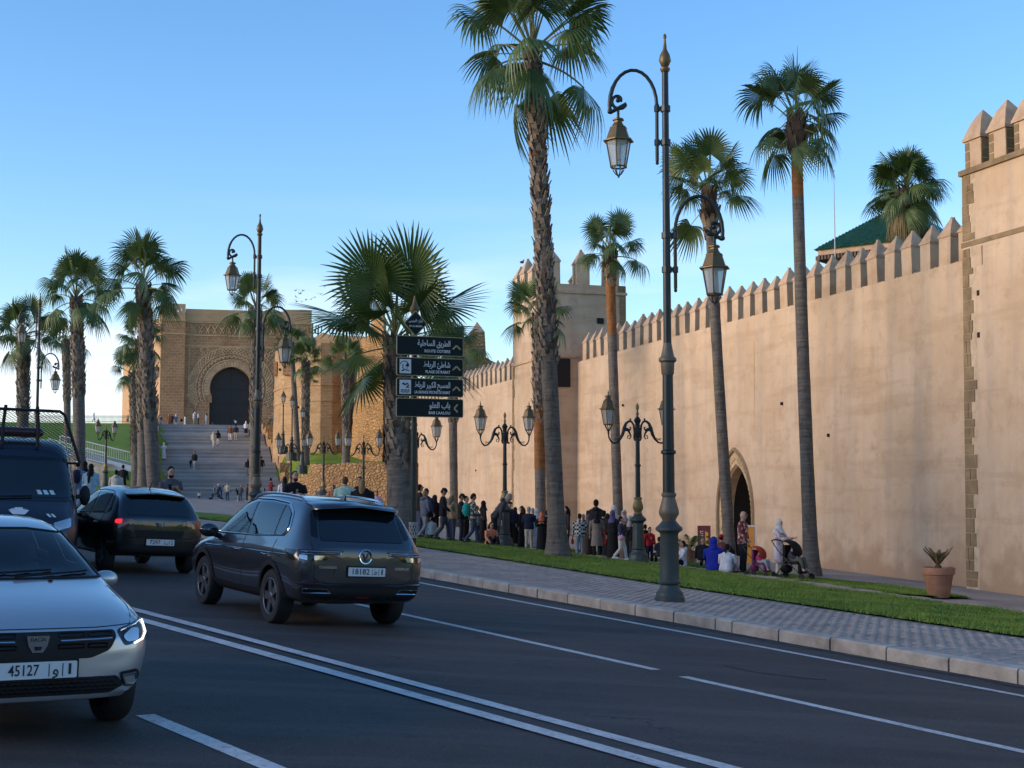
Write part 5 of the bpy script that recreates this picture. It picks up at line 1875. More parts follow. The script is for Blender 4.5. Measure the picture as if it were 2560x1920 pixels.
def palm(label, base_px, crown_px, D, r0, r1, crown_r, boots=0.5, style='fan', nfr=30, bend=0.0, seed=1, red=0.0, flare=1.4, zbase=None, group='fan palms', scale_leaf=1.0, shag=0.0, low=8, dead=0):
    g = random.Random(seed)
    xb = ray(base_px, 1245)[0] * D
    zb = gz(xb, D) if zbase is None else zbase
    top = at(crown_px[0], crown_px[1], D)
    t = thing('palm_tree', label, 'palm tree', (xb, D, zb - .1), 0, group)
    Hh = top.z - zb + .1
    dx = top.x - xb
    pts = []
    for i in range(25):
        f = i / 24
        pts.append(Vector((dx * (f + bend * math.sin(f * math.pi)), .15 * math.sin(f * 3), Hh * f)))
    rr = []
    for i in range(25):
        f = i / 24
        r = r0 + (r1 - r0) * f
        r *= 1 + (flare - 1) * math.exp(-f * Hh / .55)
        rr.append(r * g.uniform(.98, 1.02))
    mb = MB()
    mb.tube(pts, rr, 14, 0)
    # ring scars: narrow ridges
    tr = mb.build('trunk', [M_TRUNK], t, 60)
    if red > 0:
        mb = MB()
        f0 = 1 - (boots + red)
        mb.tube([path_at(pts, f0 + (1 - boots * .8 - f0) * i / 6) for i in range(7)], [(r0 + (r1 - r0) * (f0 + .1)) * 1.025] * 7, 14); mb.build('red_bark', M_TRUNKR, t, 60)
    if boots > 0:
        mb = MB()
        nb = int(Hh * boots * 44)
        for i in range(nb):
            f = 1 - boots * (i + .5) / nb
            p = path_at(pts, f)
            a = i * 2.39996 + g.uniform(-.3, .3)
            rad = r0 + (r1 - r0) * f
            sh = 1.0 + (shag if f > 1 - boots * .8 else 0)
            L = g.uniform(.16, .30) * sh; wd = g.uniform(.045, .085) * sh
            d = Vector((math.cos(a), math.sin(a), 0)); s_ = Vector((-math.sin(a), math.cos(a), 0))
            tilt = g.uniform(.06, .48)
            b0 = p + d * (rad * .93); b1 = b0 + Vector((0, 0, L * math.cos(tilt))) + d * (L * math.sin(tilt) + .02)
            th = .022 * sh
            vs = [b0 - s_ * wd, b0 + s_ * wd, b1 + s_ * wd * .55, b1 - s_ * wd * .55]
            vs2 = [q + d * th * (2.0 if k < 2 else 1.0) for k, q in enumerate(vs)]
            mi = 1 if (f > .93 or g.random() < .25) else 0
            mb.add(vs + vs2, [(4, 5, 6, 7), (0, 1, 5, 4), (1, 2, 6, 5), (2, 3, 7, 6), (3, 0, 4, 7)], mi)
        o = mb.build('leaf_bases', [M_BOOT, M_BOOTD], t); tag(o, kind='stuff')
    tp = pts[-1]
    els = ELEV if style == 'fan' else sorted(FS.keys(), reverse=True)
    els = [e for e in els if e >= low]
    fs = FM if style == 'fan' else FS
    s0 = crown_r / (1.85 if style == 'fan' else 2.25)
    nfr = int(nfr * (.72 if nfr < 50 else 1))
    for i in range(nfr):
        f = (i + .5) / nfr
        e = els[min(len(els) - 1, int(f ** 1.15 * len(els)))]
        o = link('frond', g.choice(fs[e]), t, tuple(tp + Vector((0, 0, .12 - .45 * f))), i * 2.39996 + g.uniform(-.35, .35))
        s = s0 * g.uniform(.78, 1.18)
        o.scale = (s, s, s)
        o.rotation_euler.x = g.uniform(-.6, .6); o.rotation_euler.y = g.uniform(-.38, .38)
    for i in range(dead):
        o = link('dead_frond', g.choice(FD), t, tuple(tp + Vector((0, 0, -.35))), g.uniform(0, 6.28)); o.scale = (s0, s0, s0)
    mb = MB()   # spear leaf
    mb.tube([tuple(tp), tuple(tp + Vector((.05, 0, 1.1 * s0))), tuple(tp + Vector((.09, .02, 2.1 * s0)))], [.05, .03, .004], 5)
    mb.build('spear_leaf', M_LEAF, t)
    return t
S = 1.1573
palm('tall shaggy palm with a wide grey foot rising out of the lawn among the crowd', 1395, (1330, 128), 41.0, .25, .21, 2.8, boots=.62, nfr=36, low=-14, bend=-.045, seed=2, flare=1.75)
palm('slim smooth palm with reddish bark growing close to the wall tower', 1548, (1524, 630), 60.0, .21, .20, 1.85, boots=.12, nfr=30, seed=3, red=.16, shag=.5, bend=.01)
palm('slim palm rising in front of the arched doorway', 1825, (1772, 490), 47.0, .195, .165, 2.0, boots=.12, nfr=30, seed=4, shag=.7, bend=.01, flare=1.25)
palm('very tall slim palm with reddish upper trunk standing behind the pushchair', 2026, (1990, 302), 43.0, .215, .165, 2.1, boots=.09, nfr=32, seed=5, low=-14, red=.13, shag=.8, bend=.012, flare=1.6)
palm('short crowned palm with shaggy upper trunk against the lit face of the wall tower', 1352, (1346, 790), 64.0, .24, .27, 1.75, boots=.48, nfr=28, seed=6, red=.2)
palm('stout low palm with big stiff leaves behind the road sign', 1004, (988, 842), 37.5, .37, .30, 2.9, boots=.62, style='stiff', nfr=33, seed=7, low=-8, bend=-.02, flare=1.1)
palm('thin-trunked palm mostly hidden behind the road sign boards', 1136, (1130, 885), 78.0, .22, .24, 2.2, boots=.4, nfr=26, seed=8, low=-8)
palm('shaggy palm standing before the great gate behind the second tall lamp', 636, (640, 772), 92.0, .36, .34, 2.5, boots=.6, nfr=32, seed=9, low=-14, flare=1.2)
palm('tall shaggy palm leaning over the left edge of the stairs', 390, (357, 712), 62.0, .30, .29, 2.2, boots=.6, nfr=36, seed=10, low=-14, bend=.06, flare=1.2)
palm('tall palm with grey trunk left of the leaning palm, before the ramp', 200, (190, 742), 72.0, .30, .31, 2.3, boots=.5, nfr=36, seed=11, low=-14, bend=.02)
palm('palm with spreading crown behind the left tall lamp post', 52, (58, 838), 76.0, .30, .32, 2.2, boots=.5, nfr=32, seed=12, low=-14)
palm('small slender palm on the crest of the grass hill', 165, (164, 850), 128.0, .28, .36, 2.2, boots=.6, nfr=26, seed=13)
palm('bushy palm standing behind the leaning palm at the side of the gate', 358, (352, 850), 88.0, .34, .34, 2.0, boots=.6, nfr=30, seed=14, low=-30)
palm('lower bushy palm behind the leaning palm, nearest the stair edge', 340, (334, 930), 100.0, .32, .34, 1.9, boots=.7, nfr=26, seed=15)
palm('left palm of the pair on the terrace before the round bastion', 762, (764, 905), 112.0, .28, .30, 2.0, boots=.75, nfr=30, seed=16)
palm('right palm of the pair on the terrace, before the rough tower', 864, (862, 900), 110.0, .28, .30, 2.0, boots=.65, nfr=28, seed=17)
palm('thin leaning palm against the left facets of the bastion', 744, (728, 858), 116.0, .24, .20, 1.7, boots=.06, nfr=24, seed=18)
palm('dense old palm with drooping leaves behind the rampart beside the green roof', 2268, (2268, 470), 58.0, .3, .3, 1.75, boots=.1, nfr=60, seed=19, low=-14, zbase=4.0, dead=16)

# ------------------------------------------------------------------ vehicles
def paint(name, col, metal=0.4, rough=0.28, coat=1.0):
    m = mat(name, col, rough, metal, var=0.0, coat=coat)
    return m
M_SUV = paint('graphite_paint', (0.046, 0.047, 0.054), .6, .24)
M_SILVER = paint('silver_paint', (0.46, 0.465, 0.48), .65, .34)
M_BLACKCAR = paint('dark_brown_paint', (0.010, 0.010, 0.012), .3, .22)
M_NAVY = paint('navy_paint', (0.004, 0.006, 0.018), .1, .4, .5)
M_TRIM = mat('black_plastic', (0.007, 0.007, 0.008), 0.6, var=0.1, spec=.3)
M_GLOSSB = mat('gloss_black', (0.006, 0.006, 0.007), 0.12, var=0)
M_TINT = mat('tinted_glass', (0.006, 0.008, 0.010), 0.04, var=0, spec=0.7)
M_WIN = mat('side_glass', (0.014, 0.018, 0.020), 0.03, var=0, spec=1.0)
M_SHIELDG = mat('windscreen_glass', (0.012, 0.017, 0.021), 0.04, var=0, spec=.6)
def glass_mat(name, tint, ior=1.5):
    m = bpy.data.materials.new(name); m.use_nodes = True
    n, l = nodes_of(m); n.remove(n['Principled BSDF'])
    tr = n.new('ShaderNodeBsdfTransparent'); tr.inputs['Color'].default_value = (*tint, 1)
    gl = n.new('ShaderNodeBsdfGlossy'); gl.inputs['Roughness'].default_value = .02
    fr = n.new('ShaderNodeFresnel'); fr.inputs['IOR'].default_value = ior
    mx = n.new('ShaderNodeMixShader')
    l.new(fr.outputs[0], mx.inputs['Fac']); l.new(tr.outputs[0], mx.inputs[1]); l.new(gl.outputs[0], mx.inputs[2]); l.new(mx.outputs[0], n['Material Output'].inputs['Surface'])
    return m
M_CLEAR = glass_mat('clear_car_glass', (.62, .68, .68), 1.7)
M_SMOKE = glass_mat('smoked_car_glass', (.22, .24, .25), 1.9)
M_CABIN = mat('cabin_dark', (.020, .020, .022), .8, var=.1)
M_SEAT = mat('seat_cloth', (.035, .035, .04), .9, var=.2)
M_TYRE = mat('tyre_rubber', (0.011, 0.011, 0.012), 0.8, var=0.1)
M_ALLOY = mat('alloy_rim', (0.16, 0.165, 0.175), 0.35, 0.8, var=0)
M_RIMD = mat('rim_dark', (0.02, 0.02, 0.022), 0.4, 0.5, var=0)
M_CHROME = mat('chrome', (0.75, 0.76, 0.78), 0.12, 1.0, var=0)
M_RED = mat('tail_light_red', (0.14, 0.008, 0.010), 0.15, var=0, coat=1)
M_REDLIT = emis('tail_light_lit', (0.8, 0.02, 0.03), .5)
M_LAMPC = mat('clear_lamp', (0.45, 0.46, 0.48), 0.10, 0.6, var=0, coat=1)
M_DRL = emis('daytime_light', (1.0, 0.97, 0.9), .7)
M_PLATE = mat('plate_white', (0.62, 0.62, 0.62), 0.5, var=0.04)
M_PTXT = mat('plate_text', (0.012, 0.012, 0.014), 0.6, var=0)

class Car:
    def __init__(self, name, label, loc, yaw, st, wb, track, wr, ww, body_mat, pitch=0.0, roll=0.0, cat='car', arch=1.18, wheel_kind='five', xr=None, cab=None, cut_side=(), cut_front=None, cut_rear=None):
        """st rows: x, zu, then (half width, z) for sill, flank, shoulder, belt, rail, roof edge, then centre z.  x forward, y left"""
        self.root = thing(name, label, cat, loc, 0)
        self.root.rotation_euler = Euler((roll, pitch, yaw), 'XYZ')
        rows = []
        for s in st:
            x, zu = s[0], s[1]
            half = [(0, zu), (s[2][0] * .86, zu)] + list(s[2:8]) + [(0, s[8])]
            ring = [(x, y, z) for y, z in half] + [(x, -y, z) for y, z in half[-2:0:-1]]
            rows.append(ring)
        mb = MB()
        n = len(rows[0])
        vs = [p for r in rows for p in r]
        fs = []
        for i in range(len(rows) - 1):
            for k in range(n):
                fs.append((i * n + k, i * n + (k + 1) % n, (i + 1) * n + (k + 1) % n, (i + 1) * n + k))
        fs.append(tuple(range(n))); e = (len(rows) - 1) * n; fs.append(tuple(e + k for k in range(n - 1, -1, -1)))
        mb.add(vs, fs)
        me = mb.mesh('body', [body_mat, M_TRIM], 180)
        bm = bmesh.new(); bm.from_mesh(me); bmesh.ops.recalc_face_normals(bm, faces=bm.faces); bm.to_mesh(me); bm.free()
        tmp = bpy.data.objects.new('body', me); COL.objects.link(tmp)
        md = tmp.modifiers.new('s', 'SUBSURF'); md.levels = 3; md.render_levels = 3
        cut = MB()
        self.ax = (wb / 2, -wb / 2) if xr is None else xr
        for xa in self.ax:
            for sg in (-1, 1):
                Mx = Matrix.Translation((xa, sg * (track / 2 + .10), wr)) @ Matrix.Rotation(R(90), 4, 'X')
                cut.lathe([(wr * arch, -.28), (wr * arch, .28)], 28, M=Mx)
        cme = cut.mesh('cut', [M_TRIM])
        bm = bmesh.new(); bm.from_mesh(cme); bmesh.ops.recalc_face_normals(bm, faces=bm.faces); bm.to_mesh(cme); bm.free()
        cob = bpy.data.objects.new('cut', cme); COL.objects.link(cob)
        dg = bpy.context.evaluated_depsgraph_get()
        self.smooth = bpy.data.meshes.new_from_object(tmp.evaluated_get(dg))
        self.bvh = BVHTree.FromPolygons([v.co.copy() for v in self.smooth.vertices], [tuple(p.vertices) for p in self.smooth.polygons])
        if cab:
            x0, x1, zf = cab
            rows = []
            for i in range(8):
                x = x0 + (x1 - x0) * i / 7
                zr = self.hit(x, 0, 'T')[0].z - .07
                wb_ = self.hit(x, .95, 'L')[0].y - .09
                zr = max(zr, zf + .3)
                wt = max(.25, self.hit(x, zr - .06, 'L')[0].y - .10)
                rows.append([(x, -wb_, zf), (x, wb_, zf), (x, wb_, min(.98, zr - .12)), (x, wt, zr - .05), (x, wt * .7, zr), (x, -wt * .7, zr), (x, -wt, zr - .05), (x, -wb_, min(.98, zr - .12))])
            o0 = len(cut.v)
            c2 = MB()
            n8 = 8
            c2.add([p for r in rows for p in r], [(i * n8 + k, i * n8 + (k + 1) % n8, (i + 1) * n8 + (k + 1) % n8, (i + 1) * n8 + k) for i in range(7) for k in range(n8)] + [tuple(range(n8)), tuple(7 * n8 + k for k in range(n8 - 1, -1, -1))])
            cl = [c2]
            for poly in cut_side:
                q = MB(); N = len(poly)
                q.add([(a, -1.6, b) for a, b in poly] + [(a, 1.6, b) for a, b in poly], [tuple(range(N)), tuple(range(2 * N - 1, N - 1, -1))] + [(i, N + i, N + (i + 1) % N, (i + 1) % N) for i in range(N)]); cl.append(q)
            for poly, xa_, xb_ in ((cut_front, (x0 + x1) / 2, 3.5), (cut_rear, -3.5, (x0 + x1) / 2)):
                if poly:
                    q = MB(); N = len(poly)
                    q.add([(xa_, a, b) for a, b in poly] + [(xb_, a, b) for a, b in poly], [tuple(range(N)), tuple(range(2 * N - 1, N - 1, -1))] + [(i, N + i, N + (i + 1) % N, (i + 1) % N) for i in range(N)]); cl.append(q)
            self.extra_cut = []
            for q in cl:
                m_ = q.mesh('cut2', [M_CABIN]); bm = bmesh.new(); bm.from_mesh(m_); bmesh.ops.recalc_face_normals(bm, faces=bm.faces); bm.to_mesh(m_); bm.free()
                ob = bpy.data.objects.new('cut2', m_); COL.objects.link(ob); self.extra_cut.append(ob)
                b2 = tmp.modifiers.new('c', 'BOOLEAN'); b2.operation = 'DIFFERENCE'; b2.object = ob; b2.solver = 'EXACT'; b2.material_mode = 'TRANSFER'
        bo = tmp.modifiers.new('b', 'BOOLEAN'); bo.operation = 'DIFFERENCE'; bo.object = cob; bo.solver = 'EXACT'; bo.material_mode = 'TRANSFER'
        dg = bpy.context.evaluated_depsgraph_get()
        fin = bpy.data.meshes.new_from_object(tmp.evaluated_get(dg))
        bpy.data.objects.remove(tmp); bpy.data.objects.remove(cob)
        for ob in getattr(self, 'extra_cut', []):
            bpy.data.objects.remove(ob)
        fin.polygons.foreach_set('use_smooth', [True] * len(fin.polygons)); fin.set_sharp_from_angle(angle=R(38))
        fin.name = 'body'
        self.body = link('body', fin, self.root)
        for xa in self.ax:
            for sg in (-1, 1):
                self.wheel(xa, sg, track, wr, ww, wheel_kind)

    def wheel(self, xa, sg, track, wr, ww, kind):
        y = sg * (track / 2)
        w = link('wheel', None, self.root, (xa, y, wr)); w.empty_display_size = .1
        Mx = Matrix.Rotation(R(-90 * sg), 4, 'X')
        mb = MB(); h = ww / 2
        mb.lathe([(wr * .66, -h * .9), (wr * .80, -h), (wr * .94, -h * .96), (wr, -h * .72), (wr, h * .72), (wr * .94, h * .96), (wr * .80, h), (wr * .66, h * .9)], 36, M=Mx, cap=False)
        mb.build('tyre', M_TYRE, w, 40)
        mb = MB(); mb.lathe([(wr * .66, h * .88), (wr * .63, h * .55), (.02, h * .40)], 30, M=Mx, cap=False); mb.lathe([(wr * .68, h * .84), (wr * .64, h * .92), (wr * .62, h * .6)], 30, M=Mx, cap=False)
        rim = mb.build('rim', M_RIMD, w, 40)
        mb = MB()
        ns = 5 if kind == 'five' else 7
        for k in range(ns):
            a = 2 * math.pi * k / ns
            for d in ((0, 0),):
                a1 = a + d[0] * .55; a2 = a + d[0] * 1.5
                hw = .105 * wr / .36
                p0 = Vector((math.cos(a1), math.sin(a1), 0)) * wr * .14; p1 = Vector((math.cos(a2), math.sin(a2), 0)) * wr * .63
                s_ = Vector((-math.sin(a), math.cos(a), 0)) * hw * .42
                z0, z1 = h * .82, h * .80
                vs = [p0 - s_ + Vector((0, 0, z0)), p0 + s_ + Vector((0, 0, z0)), p1 + s_ * 1.3 + Vector((0, 0, z1)), p1 - s_ * 1.3 + Vector((0, 0, z1))]
                vs += [q - Vector((0, 0, .03)) for q in vs]
                mb.add(vs, [(0, 1, 2, 3), (0, 4, 5, 1), (1, 5, 6, 2), (2, 6, 7, 3), (3, 7, 4, 0)], 0, Mx)
        mb.lathe([(wr * .15, h * .5), (wr * .15, h * .84), (wr * .10, h * .9)], 12, M=Mx)
        mb.lathe([(wr * .64, h * .80), (wr * .675, h * .90), (wr * .645, h * .93), (wr * .62, h * .86)], 30, M=Mx, cap=False)
        mb.build('spokes', M_ALLOY, rim)

    def interior(self, xs, zf, wheel_side=1, driver=None):
        for x in xs:
            for sg in (-1, 1):
                mb = MB(); mb.tube([(x, sg * .36, zf + .12), (x - .06, sg * .36, zf + .45), (x - .15, sg * .36, zf + .72)], [.20, .22, .17], 10, flat=1.1)
                mb.ell((x - .18, sg * .36, zf + .84), (.05, .12, .085), 10, 7); mb.build('seat', M_SEAT, self.root, 60)
        xd = xs[0] + .62
        mb = MB(); mb.box((xd + .22, 0, zf + .40), (.35, 1.25, .22), taper=.9); mb.build('dashboard', M_CABIN, self.root)
        mb = MB(); c = Vector((xd - .08, wheel_side * .36, zf + .50))
        mb.tube([(c.x + .07 * math.sin(a), c.y + .18 * math.cos(a), c.z + .17 * math.sin(a)) for a in [2 * math.pi * i / 16 for i in range(17)]], .015, 6); mb.build('steering_wheel', M_TRIM, self.root, 60)

    def hit(self, a, b, axis):
        if axis == 'L':
            o, d = Vector((a, 3, b)), Vector((0, -1, 0))
        elif axis == 'R':
            o, d = Vector((a, -3, b)), Vector((0, 1, 0))
        elif axis == 'B':
            o, d = Vector((-6, a, b)), Vector((1, 0, 0))
        elif axis == 'F':
            o, d = Vector((6, a, b)), Vector((-1, 0, 0))
        else:
            o, d = Vector((a, b, 5)), Vector((0, 0, -1))
        p, n, i, dist = self.bvh.ray_cast(o, d)
        if p is None:
            p, n, i, dist = self.bvh.find_nearest(o + d * 3)
        if n.dot(d) > 0:
            n = -n
        return p, n

    def decal(self, name, poly, axis, m, off=.004, cuts=3, parent=None, mirror=False, smooth=180, thick=0.0):
        """a panel that follows the body: polygon seen along an axis, laid on the surface"""
        out = None
        for sgn in ((1, -1) if mirror else (1,)):
            pts = poly
            ax = axis
            if sgn < 0:
                if axis in 'LR':
                    ax = 'R' if axis == 'L' else 'L'
                else:
                    pts = [(-a, b) for a, b in poly]
            bm = bmesh.new()
            vs = [bm.verts.new((a, b, 0)) for a, b in pts]
            bm.faces.new(vs)
            bmesh.ops.triangulate(bm, faces=bm.faces[:])
            for _ in range(cuts):
                long_ = [e for e in bm.edges if e.calc_length() > .07]
                if not long_:
                    break
                bmesh.ops.subdivide_edges(bm, edges=long_, cuts=1)
                bmesh.ops.triangulate(bm, faces=bm.faces[:])
            for v in bm.verts:
                p, n = self.hit(v.co.x, v.co.y, ax)
                v.co = p + n * off
            ref = {'L': Vector((0, 1, 0)), 'R': Vector((0, -1, 0)), 'B': Vector((-1, 0, 0)), 'F': Vector((1, 0, 0)), 'T': Vector((0, 0, 1))}[ax]
            bmesh.ops.recalc_face_normals(bm, faces=bm.faces[:])
            tot = sum((f.normal * f.calc_area() for f in bm.faces), Vector())
            if tot.dot(ref) < 0:
                bmesh.ops.reverse_faces(bm, faces=bm.faces[:])
            me = bpy.data.meshes.new(name); bm.to_mesh(me); bm.free()
            me.materials.append(m)
            me.polygons.foreach_set('use_smooth', [True] * len(me.polygons))
            out = link(name, me, parent or self.root)
        return out

    def line(self, name, pts, axis, m, r=.006, off=0.0, mirror=False, step=.05, parent=None):
        """a thin strip that follows the body along points seen on an axis"""
        for sgn in ((1, -1) if mirror else (1,)):
            ax = axis; q = pts
            if sgn < 0:
                if axis in 'LR':
                    ax = 'R' if axis == 'L' else 'L'
                else:
                    q = [(-a, b) for a, b in pts]
            P = []
            for (a0, b0), (a1, b1) in zip(q[:-1], q[1:]):
                k = max(1, int(math.hypot(a1 - a0, b1 - b0) / step))
                for i in range(k):
                    P.append((a0 + (a1 - a0) * i / k, b0 + (b1 - b0) * i / k))
            P.append(q[-1])
            W = []
            for a, b in P:
                p, n = self.hit(a, b, ax); W.append(p + n * off)
            mb = MB(); mb.tube(W, r, 5); mb.build(name, m, parent or self.root, 60)

    def plate(self, x, y, z, txt, axis, w=.52, h=.11, tilt=0.0):
        rz = {'B': -90, 'F': 90}[axis]
        o = link('number_plate', None, self.root, (x, y, z)); o.rotation_euler = (R(90) + tilt, 0, R(rz)); o.empty_display_size = .1
        mb = MB(); mb.prism(rrect(w, h, .01), 0, .012); mb.build('plate', M_PLATE, o)
        mb = MB(); mb.prism(rrect(w + .03, h + .035, .012), -.012, -.001); mb.build('holder', M_TRIM, o)
        for s, xx, ww in txt:
            text_mesh('lettering', s, h * .92, M_PTXT, o, (xx, 0, .014), (0, 0, 0), 'CENTER', .0012, ww, .0008)
        for xx in (.075 * w / .52, .165 * w / .52):
            mb = MB(); mb.box((xx, 0, .0135), (.006, h * .78, .001)); mb.build('divider', M_PTXT, o)
        return o

    def mirror_(self, x, y, z, m, s=1.0, foot=True):
        for sg in (-1, 1):
            mb = MB()
            mb.ell((x, sg * (y + .11 * s), z), (.075 * s, .125 * s, .085 * s), 14, 9)
            mo = mb.build('wing_mirror', m, self.root, 60)
            mb = MB(); mb.tube([(x + .02, sg * (y - .06), z - .07 * s), (x + .01, sg * (y + .06), z - .05 * s)], [.035 * s, .03 * s], 7); mb.build('stalk', M_TRIM, mo)
            mb = MB(); mb.ell((x - .045 * s, sg * (y + .11 * s), z), (.035 * s, .105 * s, .068 * s), 12, 7); mb.build('mirror_glass', M_WIN, mo, 60)

def rpoly(pts, r=.04, n=3):
    """round the corners of a polygon"""
    out = []
    N = len(pts)
    for i in range(N):
        p0, p1, p2 = Vector(pts[i - 1]), Vector(pts[i]), Vector(pts[(i + 1) % N])
        a = (p0 - p1); b = (p2 - p1)
        d = min(r, a.length * .45, b.length * .45)
        A = p1 + a.normalized() * d; B = p1 + b.normalized() * d
        for k in range(n + 1):
            f = k / n
            q = A * (1 - f) ** 2 + p1 * 2 * f * (1 - f) + B * f ** 2
            out.append((q.x, q.y))
    return out

def road_pose(x, y, fx, fy):
    """height, yaw, pitch and roll of a car standing on the road heading (fx, fy)"""
    L = math.hypot(fx, fy); fx, fy = fx / L, fy / L
    z = road_z(x, y)
    zf = road_z(x + fx * 1.3, y + fy * 1.3); zr = road_z(x - fx * 1.3, y - fy * 1.3)
    zl = road_z(x - fy * .75, y + fx * .75); zq = road_z(x + fy * .75, y - fx * .75)
    return (zf + zr) / 2, math.atan2(fy, fx), -math.atan2(zf - zr, 2.6), math.atan2(zl - zq, 1.5)

# ---- dark grey crossover
HX, HY = -.515, .857
rx, ry = -2.27, 18.15
cx_, cy_ = rx + HX * 1.30, ry + HY * 1.30
z_, yaw, pit, rol = road_pose(cx_, cy_, HX, HY)
ST = [
    (-2.27, .46, (.50, .47), (.60, .60), (.60, .82), (.56, .95), (.50, 1.00), (.36, 1.015), 1.02),
    (-2.23, .40, (.72, .43), (.80, .62), (.80, .86), (.745, 1.00), (.66, 1.06), (.46, 1.08), 1.085),
    (-2.12, .34, (.845, .40), (.905, .62), (.905, .90), (.84, 1.05), (.75, 1.15), (.52, 1.175), 1.18),
    (-2.00, .32, (.87, .39), (.93, .64), (.93, .94), (.86, 1.075), (.74, 1.30), (.52, 1.335), 1.345),
    (-1.86, .31, (.88, .38), (.935, .66), (.935, .96), (.87, 1.08), (.70, 1.50), (.50, 1.545), 1.555),
    (-1.66, .30, (.885, .37), (.94, .68), (.935, .97), (.875, 1.075), (.672, 1.585), (.50, 1.635), 1.645),
    (-1.2, .28, (.885, .36), (.93, .68), (.925, .97), (.875, 1.06), (.665, 1.62), (.50, 1.675), 1.685),
    (-.6, .26, (.885, .34), (.915, .66), (.91, .95), (.87, 1.045), (.67, 1.635), (.50, 1.695), 1.705),
    (.0, .26, (.885, .34), (.91, .66), (.91, .94), (.87, 1.03), (.665, 1.625), (.50, 1.69), 1.70),
    (.40, .26, (.885, .34), (.915, .66), (.915, .94), (.87, 1.02), (.655, 1.555), (.49, 1.63), 1.645),
    (.80, .26, (.89, .35), (.925, .66), (.925, .93), (.87, 1.01), (.70, 1.34), (.51, 1.43), 1.45),
    (1.10, .27, (.89, .36), (.935, .66), (.93, .92), (.865, .995), (.76, 1.14), (.56, 1.20), 1.215),
    (1.32, .28, (.89, .37), (.94, .66), (.93, .91), (.855, .98), (.79, 1.03), (.58, 1.065), 1.075),
    (1.75, .29, (.88, .37), (.925, .64), (.91, .86), (.82, .93), (.70, .98), (.45, 1.005), 1.015),
    (2.08, .32, (.82, .38), (.865, .58), (.85, .78), (.75, .85), (.62, .90), (.4, .925), .935),
    (2.23, .36, (.70, .40), (.74, .54), (.72, .70), (.64, .77), (.52, .81), (.34, .83), .835),
    (2.28, .42, (.5, .44), (.54, .54), (.52, .66), (.46, .71), (.38, .74), (.25, .75), .755)]
FWs = [(.97, 1.10), (.73, 1.32), (.40, 1.49), (.05, 1.555), (-.11, 1.56), (-.21, 1.125)]
RWs = [(-.31, 1.13), (-.21, 1.562), (-.60, 1.565), (-1.11, 1.542), (-1.19, 1.16)]
WSs = [(-.68, 1.16), (.68, 1.16), (.57, 1.50), (.3, 1.55), (-.3, 1.55), (-.57, 1.50)]
suv = Car('crossover_car', 'dark grey crossover car driving away beside the pavement', (cx_, cy_, z_), yaw, ST, 2.66, 1.60, .355, .225, M_SUV, pit, rol, cab=(-1.45, .95, .55), cut_side=(FWs, RWs), cut_front=WSs)
suv.interior((.05, -.85), .55)
suv.root.scale = (.945, .945, .945)
# glass
GL = rpoly([(1.10, 1.075), (.78, 1.33), (.42, 1.535), (.05, 1.60), (-.60, 1.605), (-1.22, 1.575), (-1.50, 1.46), (-1.62, 1.27), (-1.56, 1.165), (-.5, 1.11)], .05)
suv.line('window_trim', GL + GL[:1], 'L', M_CHROME, .014, .002, True, .03)
def shrink(poly, q):
    cx = sum(p[0] for p in poly) / len(poly); cy = sum(p[1] for p in poly) / len(poly)
    out = []
    for x, y in poly:
        d = Vector((x - cx, y - cy)); L = d.length
        out.append((cx + d.x * (L - q) / L, cy + d.y * (L - q) / L))
    return out
suv.decal('pillar_trim', [(-.10, 1.57), (-.20, 1.115), (-.32, 1.12), (-.22, 1.572)], 'L', M_GLOSSB, .004, 4, mirror=True)
suv.decal('pillar_trim', [(-1.12, 1.552), (-1.20, 1.15), (-1.28, 1.155), (-1.19, 1.545)], 'L', M_GLOSSB, .004, 4, mirror=True)
for nm, poly, m_ in (('front_window', [(.99, 1.095), (.74, 1.32), (.40, 1.50), (.05, 1.565), (-.10, 1.57), (-.20, 1.115)], M_CLEAR), ('rear_window', [(-.30, 1.12), (-.20, 1.572), (-.60, 1.575), (-1.12, 1.552), (-1.20, 1.15)], M_SMOKE), ('quarter_window', [(-1.27, 1.155), (-1.19, 1.545), (-1.44, 1.445), (-1.56, 1.27), (-1.52, 1.18)], M_TINT)):
    suv.decal(nm, rpoly(poly, .02, 2), 'L', m_, .009, 4, mirror=True)
suv.decal('rear_screen', rpoly([(-.60, 1.13), (.60, 1.13), (.565, 1.30), (.53, 1.50), (.3, 1.545), (-.3, 1.545), (-.53, 1.50), (-.565, 1.30)], .05), 'B', M_TINT, .006, 5)
suv.decal('pillar_trim', rpoly([(.62, 1.16), (.70, 1.19), (.655, 1.42), (.62, 1.50), (.575, 1.50), (.59, 1.30)], .02), 'B', M_GLOSSB, .005, 4, mirror=True)
suv.decal('windscreen', rpoly([(-.72, 1.13), (.72, 1.13), (.60, 1.52), (.3, 1.57), (-.3, 1.57), (-.60, 1.52)], .05), 'F', M_CLEAR, .005, 4)
mb = MB()       # roof spoiler
sp = [(-1.70, 1.655), (-1.86, 1.64), (-2.02, 1.60), (-2.03, 1.575), (-1.88, 1.56), (-1.70, 1.60)]
n = len(sp); ys = (-.60, -.52, 0, .52, .60)
vs = []
for y in ys:
    k = 1 - .06 * abs(y); dz = -.055 * (abs(y) / .6) ** 2
    vs += [(x + (.10 if abs(y) > .55 else 0), y, z + dz) for x, z in sp]
fs = []
for j in range(len(ys) - 1):
    for i in range(n):
        fs.append((j * n + i, j * n + (i + 1) % n, (j + 1) * n + (i + 1) % n, (j + 1) * n + i))
fs += [tuple(range(n - 1, -1, -1)), tuple(len(vs) - n + i for i in range(n))]
mb.add(vs, fs); mb.build('spoiler', M_SUV, suv.root, 50)
